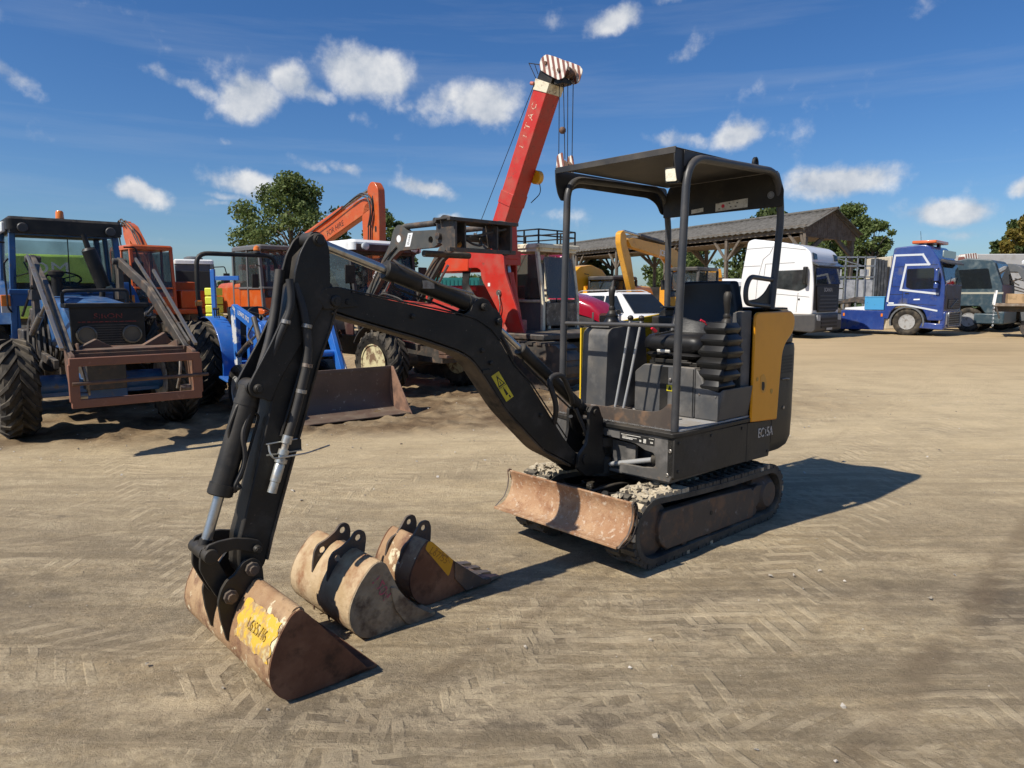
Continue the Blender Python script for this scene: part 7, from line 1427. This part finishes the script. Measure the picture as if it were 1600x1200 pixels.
lorry('white high-roof lorry cab with black grille, front turned to the right', g_ := (10.98, 26.1) if False else (10.566 - .1, 25.9), [(-2.40, .95), (-2.36, 2.2), (-2.14, 3.60, .12), (-1.9, 3.66), (-.95, 3.52, .3), (.02, 3.30, .2), (.28, 3.08, .15), (.34, 2.66), (.42, 1.9, .15), (.42, .86, .1), (-.35, .86), (-.55, 1.1, .1), (-1.5, 1.1, .1), (-1.75, .9)], TWHITE,
      [(-1.05, 2.46), (-1.05, 1.84), (-.1, 1.72), (.20, 1.86), (.20, 2.48)], ((.455, 1.98), (.395, 2.60)), extras=scania, wheels=((-1.0, .5), (-4.6, .5)))
def teal(T, w):
    b = MB(); b.box(-4.0, -.7, .5, w - .5, .62, .92); part('chassis', b, DSTEEL, T); b = MB(); b.box(.9, 1.3, -.01, w + .01, .35, .9); b.box(.2, 1.2, -.02, .1, .35, .8); part('bumper', b, TTEAL, T, bevel=.05)
    b = MB(); b.box(-.8, 1.2, -.006, -.002, 1.62, 1.70); part('pale_stripe', b, mat('pale_band', (.4, .38, .3), .5), T)
lorry('dull teal lorry cab standing behind the blue one', (19.7, 30.8), [(-.9, .8), (-.8, 3.0, .1), (-.2, 3.15, .1), (.75, 3.05, .15), (1.15, 1.95, .1), (1.2, .8, .1), (.6, .8), (.4, 1.1), (-.4, 1.1), (-.6, .8)], TTEAL, [(-.55, 2.65), (-.55, 1.95), (-.3, 1.85), (.8, 1.85), (.6, 2.7)], ((1.13, 2.0), (.82, 2.9)), extras=teal)
def wreck(T, w):
    b = MB()
    for k in range(14): b.bar((.2 + random.uniform(-.8, .9), random.uniform(-.05, .3), random.uniform(1.3, 2.5)), (.2 + random.uniform(-.8, .9), random.uniform(-.05, .3), random.uniform(1.2, 2.6)), .04, .05)
    part('torn_door_frame', b, DSTEEL, T); b = MB(); b.obox((.1, .1, 1.95), (.5, .3, .35), (0, 10, 5)); part('red_seat', b, REDC, T, bevel=.03); b = MB(); b.box(.7, 1.2, -.02, w, .4, 1.0); part('bumper', b, TGREY, T, bevel=.05)
    b = MB(); b.box(-3.5, -.7, .5, w - .5, .62, .92); part('chassis', b, DSTEEL, T)
lorry('stripped grey-blue lorry cab with its door side torn out', (22.2, 32.4), [(-.9, .8), (-.85, 2.9, .1), (.3, 3.0, .2), (1.0, 2.5, .1), (1.25, 1.7), (1.25, .8), (.9, 1.0), (.9, 1.9), (.5, 2.6), (-.5, 2.65), (-.6, 1.3), (.0, 1.2), (.0, .8)], TGREY, [(-.85, 2.6), (-.85, 2.2), (-.7, 2.2), (-.7, 2.6)], ((1.22, 1.75), (1.0, 2.45)), extras=wreck)
def flat(T, w): pass
def trailer_things():
    A = 20.9, 30.0
    T = thing('flatbed_trailer', 'rusty flatbed trailer with chained front rail at the right edge', 'trailer', 18.3, 26.6, -33)
    b = MB(); b.box(-.3, 6.5, -.2, 2.2, 1.16, 1.26); part('deck', b, mat('trailer_deck', (.18, .13, .09), .8, layers=[((.3, .27, .22), 5, .45, .65)], bump=.3), T, bevel=.01)
    b = MB(); b.box(-.3, 6.5, .3, .42, .95, 1.16); b.box(-.3, 6.5, 1.6, 1.72, .95, 1.16); b.bar((-.25, -.15, 1.2), (-.1, -.15, .7), .06, .06); part('frame', b, DSTEEL, T, bevel=.01)
    b = MB(); b.bar((-.3, -.18, 1.2), (-.25, -.18, 1.75), .06, .06); b.bar((-.3, 2.1, 1.2), (-.25, 2.1, 1.75), .06, .06); b.bar((-.26, -.18, 1.72), (-.26, 2.1, 1.72), .05, .05); part('front_rail', b, WHITE, T)
    b = MB()
    for k in range(12): b.tube([(-.3 + .022 * cos(a), -.24 + (.0 if k % 2 else .022 * sin(a)), 1.1 - k * .065 + .04 * sin(a + (pi / 2 if k % 2 else 0))) for a in [2 * pi * q / 8 for q in range(8)]], .01, 5, closed=True)
    part('chain', b, GALV, T, kind='stuff')
    for x in (2.9, 4.1):
        for y, s in ((.2, -1), (1.9, 1)): wheel(T, x, y, s, .42, .26, .24, 'truck', SILV)
    b = MB(); b.cyl((.9, .4, .35), (.9, .9, .35), .33, 18); b.box(1.9, 2.1, .1, .3, .0, 1.1); part('landing_gear', b, DSTEEL, T, bevel=.01)
    c = MB(); c.box(-.42, .42, -.32, .32, 0, .36); o = part('cardboard_box', c, mat('cardboard', (.45, .30, .16), .85, layers=[((.3, .2, .1), 4, .5, .6)]), None, bevel=.01); o.location = (19.0, 26.75, 1.262); o.rotation_euler = (0, 0, radians(-28)); tag(o, 'brown cardboard box standing on the flatbed trailer', 'box')
    T = thing('livestock_trailer', 'galvanised livestock trailer of rails and pale panels between the two lorry cabs', 'trailer', 15.9, 33.0, 0)
    b = MB()
    for z in (1.35, 2.4, 2.9, 3.3): b.bar((-1.2, 0, z), (.75, 0, z), .05, .06)
    for x in (-1.2, -.6, -.05, .3, .75): b.bar((x, 0, .9), (x, 0, 3.35), .05, .05)
    b.bar((-1.2, 0, 3.3), (.2, 0, 2.9), .04, .04); b.box(-1.2, .75, .0, 2.2, .8, .9); part('rail_frame', b, GALV, T)
    for (xa, xb, za, zb, m_) in ((-1.15, -.65, 1.4, 1.85, TWHITE), (-.55, -.1, 1.4, 2.3, GALV), (-1.15, -.65, 1.9, 2.35, TWHITE), (-.02, .28, 1.4, 2.3, GALV), (.34, .7, 1.4, 2.3, GALV), (-1.1, -.75, 2.45, 2.75, TWHITE), (.1, .5, 2.45, 2.75, TWHITE)): b = MB(); b.box(xa, xb, .03, .06, za, zb); part('panel', b, mat('pale_worn_panel', (.5, .5, .5), .5, layers=[((.25, .26, .27), 3, .45, .65)]), T)
    for s in (.2, 1.9): wheel(T, -.3, s, -1 if s < 1 else 1, .45, .26, .25, 'truck', SILV)
    T = thing('stacked_boards', 'dark upright sheets leaning between the livestock trailer and a pale pillar', 'boards', 17.0, 33.0, 0)
    for k in range(4): b = MB(); b.box(-.3 + .14 * k, -.2 + .14 * k, 0, .5, .8, 3.25 - .03 * k); part('sheet', b, mat('dark_sheet', (.06, .065, .07), .6, layers=[((.12, .12, .12), 4, .5, .6)]), T)
    o = part('pale_container', (lambda b_: b_.box(-.32, .32, 0, 2.2, 0, 3.35))(MB()), mat('cream_container', (.55, .48, .36), .6), None, bevel=.03); o.location = (17.75, 33.2, 0); tag(o, 'narrow cream container just behind the blue lorry cab', 'container')
    # other vehicles seen in slices
    def boxlorry(name, label, cat, px, d, w, h, m_, cabm, ang=0, z0=.5, roof=None):
        T = thing(name, label, cat, (px - 800) / 1110 * d, d, ang)
        b = MB(); b.box(-w / 2, w / 2, 0, 4, z0 + .5, h); bo = part('body', b, m_, T, bevel=.05)
        b = MB(); b.box(-w / 2 + .1, w / 2 - .1, .2, 3.8, z0 + .2, z0 + .5); part('chassis', b, DSTEEL, T)
        b = MB(); b.box(-w / 2 + .02, w / 2 - .02, -.03, 0, h * .62, h - .25); part('windscreen', b, cabm, T, bevel=.02)
        for x, s in ((-w / 2 + .2, -1), (w / 2 - .2, 1)):
            for y in (.8, 3.2): wh = wheel(T, x, y, s, .45, .26, .25, 'truck', SILV); wh.rotation_euler = (0, 0, radians(90 if s < 0 else -90))
        return T
    T = boxlorry('lorry', 'white-topped grey lorry with a raised mirror behind the small tractor roll bar', 'lorry', 309, 24, 1.15, 2.62, TGREY, INTER, ang=24)
    b = MB(); rbox(b, -.6, .62, -.05, 1.6, 2.60, 2.75, .08); part('roof_cap', b, WHITE, T); b = MB(); b.lathe([(0, .3), (.1, .3), (.14, .2), (.14, 0)], (.0, .8, 2.74), (0, 0, 1), 16); part('roof_vent', b, TGREY, T)
    b = MB(); b.tube(fillet([(.6, -.1, 2.5), (.95, -.1, 2.52), (1.0, -.1, 2.3)], .05), .02, 6); b.box(.9, 1.1, -.16, -.08, 1.75, 2.3); part('mirror', b, BLACK, T, bevel=.03)
    b = MB(); b.prism([(.5, 1.2), (.75, 1.2), (.62, 2.6), (.5, 2.6)], 0, -.05); part('side_pillar', b, TGREY, T)
    T = boxlorry('lorry', 'lime green lorry with pale lettering behind the old blue tractor cab', 'lorry', 78, 17.5, 2.2, 2.55, mat('lime_paint', (.50, .72, .14), .4, coat=.3), INTER, ang=33)
    b = MB(); b.box(-1.08, 1.08, -.06, -.032, 1.86, 2.5); pn = part('lime_panel', b, mat('lime_paint', (.42, .62, .10), .4), T, bevel=.01); text('panel_lettering', 'OM', .42, frame4((.1, -.065, 2.2), (1, 0, 0), (0, 0, 1)), WHITE, pn, squash=1.3); b = MB(); b.tube([(-.9, -.07, 2.4), (-.6, -.07, 2.0), (-.3, -.07, 2.1), (-.4, -.07, 2.35)], .02, 6); part('swoosh', b, BLK, pn)
    T = boxlorry('lorry', 'red and white lorry seen through the orange digger cab', 'lorry', 428, 32, 2.7, 2.9, REDC, TWHITE, ang=18)
    b = MB(); b.box(-1.3, 1.3, -.08, -.03, 1.0, 1.7); part('white_panel', b, TWHITE, T); b = MB(); b.box(-.2, 1.3, -.10, -.085, .9, 1.25); part('yellow_band', b, YELO, T)
    o = part('shipping_container', (lambda b_: [b_.box(-1.2, 1.2, 0, 5, 0, 2.45)] + [b_.box(-1.15 + .2 * k, -1.07 + .2 * k, -.03, .0, .1, 2.35) for k in range(12)] and b_)(MB()), mat('teal_container', (.01, .14, .13), .5), None); o.location = (-2.85, 36, 0); tag(o, 'teal ribbed container glimpsed left of the red crane frame', 'container')
    T = thing('blue_rack', 'blue steel rack with yellow crates behind the roll bar tractor', 'rack', (341 - 800) / 1110 * 16.5, 16.5, 0)
    b = MB()
    b.bar((-.05, 0, 0), (-.05, 0, 2.15), .09, .09)
    b.bar((-.05, 0, 1.95), (.55, 0, 1.95), .06, .1); b.bar((-.05, 0, .9), (.55, 0, .9), .06, .1); part('post', b, BLUE2, T, bevel=.006)
    for k in range(4):
        b = MB(); b.box(-.35 + .0 * k, -.08, .1, .5, .95 + .2 * k, 1.13 + .2 * k); o = part('yellow_crate', b, mat('hi_vis_yellow', (.75, .78, .06), .5), None, bevel=.02); o.location = ((341 - 800) / 1110 * 16.5, 16.6, -.0)
        tag(o, ['lowest bright yellow crate of the short stack beside the blue rack', 'bright yellow crate second from the bottom beside the blue rack', 'bright yellow crate second from the top beside the blue rack', 'topmost bright yellow crate of the stack beside the blue rack'][k], 'crate', 'yellow crates by the blue rack')
    b = MB(); b.box(-.4, .0, .05, .6, 0, .95); o = part('pallet_block', b, DSTEEL, None, bevel=.02); o.location = ((341 - 800) / 1110 * 16.5, 16.6, 0); tag(o, 'dark block under the stack of yellow crates', 'block')
    T = thing('white_van', 'white van roof showing low behind the mini excavator seat', 'van', (1122 - 800) / 1110 * 34, 34, 0)
    b = MB(); rbox(b, -1.4, 1.4, 0, 2, .6, 2.35, .3); part('body', b, TWHITE, T); b = MB(); b.box(-1.2, 1.2, -.01, .0, 1.6, 2.0); part('side_window', b, DGLASS, T)
    for x in (-.9, .9): wheel(T, x, .15, -1, .33, .22, .2, 'car', SILV)
    T = thing('dumper_skip', 'yellow tipping skip of a dumper standing upright before the shed', 'skip', (1114 - 800) / 1110 * 27, 27, 0)
    b = MB(); b.prism([(-.28, 0), (-.30, 2.2), (-.22, 2.55), (.22, 2.55), (.28, 2.2), (.24, 0)], 0, .5); part('skip_body', b, JCBY, T, bevel=.03); b = MB(); b.box(-.3, .3, -.03, 0, 2.18, 2.22); b.box(-.03, .03, -.03, 0, 2.25, 2.4); part('lip', b, DSTEEL, T)
    T = thing('red_loader', 'bright red loader mast with white canopy at the right edge of the yard', 'loader', 23.0, 31.5, 0)
    b = MB(); b.bar((-.35, 0, 2.9), (.9, 0, 2.95), .2, .15); b.bar((-.1, 0, 1.2), (-.05, 0, 2.9), .12, .14); b.bar((.45, 0, .9), (.45, 0, 2.9), .14, .14); b.bar((-.2, 0, 2.0), (.8, 0, 1.3), .12, .12); part('mast', b, mat('loader_red', (.6, .02, .02), .4), T, bevel=.02); b = MB(); rbox(b, .1, 1.3, .1, 1.2, 2.98, 3.15, .1); part('canopy', b, WHITE, T); b = MB(); b.box(.0, 1.0, .1, 1.2, .5, 1.4); part('body', b, DSTEEL, T, bevel=.05); wheel(T, .2, .1, -1, .45, .3, .25, 'ag', SILV)
    T = thing('box_trailer', 'long white box trailer behind the lorry cabs at the right edge', 'trailer', 26, 40, 0)
    b = MB(); b.box(-.3, 8, 0, 2.4, 1.3, 3.85); part('body', b, mat('trailer_white', (.45, .45, .44), .5, layers=[((.35, .33, .3), 2, .5, .7)]), T, bevel=.04); b = MB(); b.box(-.3, 8, -.01, 0, 1.25, 1.35); part('rail', b, DSTEEL, T)
    for x in (1.5, 2.8): wheel(T, x, .2, -1, .5, .3, .28, 'truck', SILV)
    T = thing('striped_box', 'red and white striped box standing on top of the teal lorry', 'box', 20.3, 31.8, -5, z=3.1)
    b = MB(); b.prism(round2([(-.35, .0), (-.3, .28), (.2, .32), (.3, .05)], .06), 0, .5); part('panel', b, MATS['striped'], T, bevel=.02)
    T = thing('red_crane', 'dark red lattice of a crane mast cut off by the left edge', 'crane', -10.95, 14.9, 0)
    b = MB()
    for (x, y) in ((0, 0), (.35, 0), (0, .35), (.35, .35)): b.bar((x, y, 0), (x - .5 , y, 4.3), .07, .07)
    for k in range(14): z = .3 + .28 * k; sh = -.116 * z; b.bar((sh, 0, z), (.35 + sh, 0, z + .25), .04, .04); b.bar((.35 + sh, 0, z), (.35 + sh, .35, z + .25), .04, .04)
    part('mast', b, mat('dark_red', (.16, .02, .015), .5), T); b = MB(); b.box(-.6, .8, -.3, 1.0, 0, .9); part('base', b, DSTEEL, T, bevel=.03)
trailer_things()

# ------------------------------------------------------------------ open shed
def shed():
    C0 = Vector((15.5, 38.0)); ang = math.degrees(atan2(.903, -.429))
    T = thing('open_shed', 'long open-sided timber shed with grey corrugated roof and boarded gable end', 'shed', C0.x, C0.y, ang)
    Ln, w, ze, zr = 42.0, 3.5, 5.28, 6.12
    # local x along the shed, y to the viewer's side negative -> far side is -y
    def roof(side):
        b = MB(); nx, ny = 360, 4
        def fn(u, v):
            x = -.35 + (Ln + .35) * u; ph = sin(u * nx / 2 * pi * .999) * .035
            if side > 0: y = .35 - v * (.35 + w / 2); z = ze - .17 + v * (zr - ze + .17)
            else: y = -w / 2 - v * (w / 2 + .35); z = zr - v * (zr - ze + .45)
            return (x, y, z + ph)
        b.grid(fn, nx, ny); o = part('roof_sheet', b, ROOFM, T); md = o.modifiers.new('thick', 'SOLIDIFY'); md.thickness = .03
    roof(1); roof(-1)
    b = MB(); b.cyl((-.4, -w / 2, zr + .02), (Ln, -w / 2, zr + .02), .09, 8); part('ridge_cap', b, ROOFM, T)
    n = 26; b = MB()
    for k in range(n):
        y0 = .12 - (w + .24) * k / n; y1 = .12 - (w + .24) * (k + 1) / n + .012
        top = lambda y: (ze - .02 + (zr - ze + .02) * min(1, (0.1 - y) / (w / 2 + .1))) if y > -w / 2 else zr - (zr - ze + .35) * ((-w / 2 - y) / (w / 2))
        zb = 4.62 - .12 * k / n; d = random.uniform(0, .012)
        b.hexa([(-.03 - d, y0, zb), (-.03 - d, y1, zb), (.0, y1, zb), (.0, y0, zb), (-.03 - d, y0, top(y0) - .05), (-.03 - d, y1, top(y1) - .05), (0, y1, top(y1) - .05), (0, y0, top(y0) - .05)])
    part('gable_boards', b, WOODM, T, kind='stuff')
    b = MB(); b.bar((-.08, .35, ze - .28), (-.08, -w / 2, zr - .03), .06, .14); b.bar((-.08, -w / 2, zr - .03), (-.08, -w - .35, ze - .55), .06, .14); part('barge_board', b, POSTM, T)
    b = MB(); b.bar((0, .05, ze - .22), (Ln, .05, ze - .22), .18, .4); b.bar((0, -w, ze - .4), (Ln, -w, ze - .4), .15, .3); part('eaves_beam', b, POSTM, T)
    for k in range(8):
        x = k * 5.9 + .1
        for y in (0, -w):
            b = MB(); b.bar((x, y, 0), (x, y, ze - .4), .2, .2); part('post', b, POSTM, T, bevel=.02)
            b = MB(); b.bar((x, y, 3.6), (x + 1.2, y, ze - .35), .1, .14); b.bar((x, y, 3.6), (x - 1.2 if k else x + .3, y, ze - .35), .1, .14); part('brace', b, POSTM, T)
        b = MB(); b.bar((x, 0, ze - .5), (x, -w, ze - .5), .2, .3); b.bar((x, 0, 3.7), (x, -w / 2, ze - .3), .12, .2); b.bar((x, -w, 3.7), (x, -w / 2, ze - .3), .12, .2); part('tie_beam', b, POSTM, T)
    b = MB(); b.box(-.05, Ln, -w + .05, -.02, ze - .62, ze - .58); 
    part('ceiling_boards', b, WOODM, T)
shed()

# ------------------------------------------------------------------ trees
def leafmat(name, c, c2):
    m = bpy.data.materials.new(name); m.use_nodes = True; t = m.node_tree; b = t.nodes['Principled BSDF']; b.inputs['Roughness'].default_value = .6; b.inputs['Specular IOR Level'].default_value = .25
    g = nn(t, 'ShaderNodeNewGeometry'); mx = nn(t, 'ShaderNodeMix', data_type='RGBA'); t.links.new(g.outputs['Random Per Island'], mx.inputs[0]); mx.inputs[6].default_value = (*c, 1); mx.inputs[7].default_value = (*c2, 1); t.links.new(mx.outputs[2], b.inputs['Base Color'])
    tr = nn(t, 'ShaderNodeBsdfTranslucent'); t.links.new(mx.outputs[2], tr.inputs[0]); ms = nn(t, 'ShaderNodeMixShader'); ms.inputs[0].default_value = .3; t.links.new(b.outputs[0], ms.inputs[1]); t.links.new(tr.outputs[0], ms.inputs[2]); t.links.new(ms.outputs[0], t.nodes['Material Output'].inputs[0]); return m
LGREEN = leafmat('leaf_green', (.075, .115, .03), (.17, .21, .07)); LDARK = leafmat('leaf_dark', (.045, .07, .02), (.11, .14, .045)); LAUT = leafmat('leaf_autumn', (.13, .12, .02), (.24, .17, .035))
BARK = mat('bark', (.09, .07, .05), .9, layers=[((.16, .14, .11), 4, .45, .6)], bump=.5, bscale=20)
def leaves(name, cents, rad, n, size, m, par, rng, kind=None):
    cents = np.array(cents); rad = np.array(rad); k = rng.choice(len(cents), n, p=rad ** 2 / (rad ** 2).sum()); d = rng.normal(size=(n, 3)); d /= np.linalg.norm(d, axis=1)[:, None]
    p = cents[k] + d * (rad[k] * rng.uniform(.25, 1.1, n) ** .8)[:, None] * np.array([1, 1, .8]); s = size * rng.uniform(.6, 1.3, n)
    a = rng.normal(size=(n, 3)); a /= np.linalg.norm(a, axis=1)[:, None]; c = np.cross(a, rng.normal(size=(n, 3))); c /= np.linalg.norm(c, axis=1)[:, None]
    v = np.stack([p - a * s[:, None], p + c * s[:, None] * .55, p + a * s[:, None], p - c * s[:, None] * .55], 1).reshape(-1, 3)
    me = bpy.data.meshes.new(name); me.vertices.add(len(v)); me.vertices.foreach_set('co', v.ravel()); me.loops.add(n * 4); me.loops.foreach_set('vertex_index', np.arange(n * 4, dtype=np.int32)); me.polygons.add(n); me.polygons.foreach_set('loop_start', np.arange(n, dtype=np.int32) * 4); me.polygons.foreach_set('loop_total', np.full(n, 4, np.int32)); me.update(); me.materials.append(m)
    return part(name, me, None, par, kind=kind)
def tree(label, px, d, h, w, m, seed, n=9000, size=.14, base=.32, lean=0):
    rng = np.random.default_rng(seed); T = thing('tree', label, 'tree', (px - 800) / 1110 * d, d, 0)
    b = MB(); b.tube([(0, 0, 0), (.05 * h * lean, 0, h * .3), (.08 * h * lean, .1, h * .55), (0, 0, h * .85)], [h * .032, h * .024, h * .015, h * .004], 9)
    cents, rad = [], []; nb = 46
    for k in range(nb):
        a = k * 2.4 + rng.uniform(-.3, .3); q = (k + .5) / nb; z = h * (base + (1 - base) * q * .93); r = w / 2 * (sin(pi * min(.97, q * .82 + .18)) ** .6) * rng.uniform(.3, 1.0)
        c = (cos(a) * r, sin(a) * r, z + rng.uniform(-.03, .03) * h); cents.append(c); rad.append(w * rng.uniform(.06, .135))
        z0 = h * (.25 + .55 * q * .8); mid = (c[0] * .5, c[1] * .5, (z0 + c[2]) / 2 + .03 * h); b.tube([(0, 0, z0), mid, c], [h * .011 * (1.2 - q), h * .007 * (1.2 - q), h * .002], 6)
    part('trunk', b, BARK, T); leaves('crown', cents, rad, n, size, m, T, rng)
tree('tall loose green tree behind the orange boom', 460, 44, 8.8, 7.3, LGREEN, 3, 16000, .12)
tree('smaller green tree right of the orange boom', 600, 50, 7.6, 4.4, LGREEN, 5, 10000, .12)
tree('dark tree showing between the shed posts', 925, 62, 4.6, 5.5, LDARK, 8, 5000, .2, .1)
tree('green tree seen through the canopy frame', 1070, 66, 6.2, 9, LGREEN, 12, 7000, .22, .1)
tree('dark tree standing behind the white lorry roof', 1190, 58, 8.5, 8, LDARK, 14, 9000, .2, .1)
tree('tall green tree just right of the shed gable', 1316, 52, 8.4, 5.2, LGREEN, 17, 12000, .12, .2)
tree('pale-trunked loose tree left of the blue lorry', 1356, 50, 7.0, 4.2, LGREEN, 19, 8000, .11, .2)
tree('dark tree filling the space under the shed gable', 1275, 56, 6.8, 6.5, LDARK, 21, 9000, .2, .05)
tree('yellowing tree at the right edge', 1596, 46, 7.0, 4.6, LAUT, 23, 14000, .12, .1)
tree('dark green tree beside the yellowing one', 1572, 56, 7.6, 4.0, LDARK, 25, 7000, .18, .1)
def hedge(label, x0, x1, y, h, n, m, seed, name='hedge'):
    rng = np.random.default_rng(seed); k = int(abs(x1 - x0) / 1.2) + 2; c = [(x0 + (x1 - x0) * i / k + rng.uniform(-.5, .5), y + rng.uniform(-1.0, 1.0), h * rng.uniform(.25, .8)) for i in range(k) for _ in range(3)]; r = [h * rng.uniform(.25, .42) for _ in c]
    o = leaves(name, c, r, n, .24, m, None, rng); tag(o, label, 'hedge'); 
hedge('low green hedge seen under the red crane counterweight', -9, 3, 47, 3.0, 7000, LGREEN, 31)
hedge('long dark hedge at the far left of the yard', -45, -11, 55, 2.6, 9000, LDARK, 33)
hedge('far hedge behind the shed and lorries', 4, 62, 72, 2.8, 16000, LDARK, 35)
hedge('dark hedge running on past the right edge of the yard', 60, 120, 66, 3.2, 9000, LDARK, 37)
o = part('far_wall', (lambda b_: b_.box(-6, 6, 0, .3, 0, 2.2))(MB()), mat('far_wall_grey', (.2, .19, .17), .9, layers=[((.12, .12, .11), 1.5, .45, .6)]), None); o.location = (9.5, 55, 0); tag(o, 'low grey boundary wall beyond the yellow digger', 'wall')
# loose stones on the yard
def stones():
    rng = random.Random(11); b = MB(); n = 0
    while n < 1700:
        x, y = rng.uniform(-7, 7), rng.uniform(1.4, 14)
        if rng.random() > (1.0 if y > 6.5 + .2 * x and x < 2 else .35): continue
        n += 1; r = rng.choice((.003, .003, .004, .005, .005, .007, .011)) * rng.uniform(.7, 1.3) * (1 + y * .04); P = [Vector((x + rng.uniform(-1, 1) * r, y + rng.uniform(-1, 1) * r, rng.uniform(-.3, .9) * r)) for _ in range(7)]
        bm = bmesh.new(); [bm.verts.new(q) for q in P]; bmesh.ops.convex_hull(bm, input=bm.verts); bm.verts.index_update(); b.add([tuple(v.co) for v in bm.verts], [tuple(v.index for v in f.verts) for f in bm.faces]); bm.free()
    o = part('loose_stones', b, mat('stone_chips', (.3, .26, .2), .9, layers=[((.5, .46, .4), 2, .45, .55), ((.12, .1, .08), 3, .55, .6)]), None, kind='stuff'); tag(o, 'small loose stones scattered over the dirt yard', 'stones')
stones()
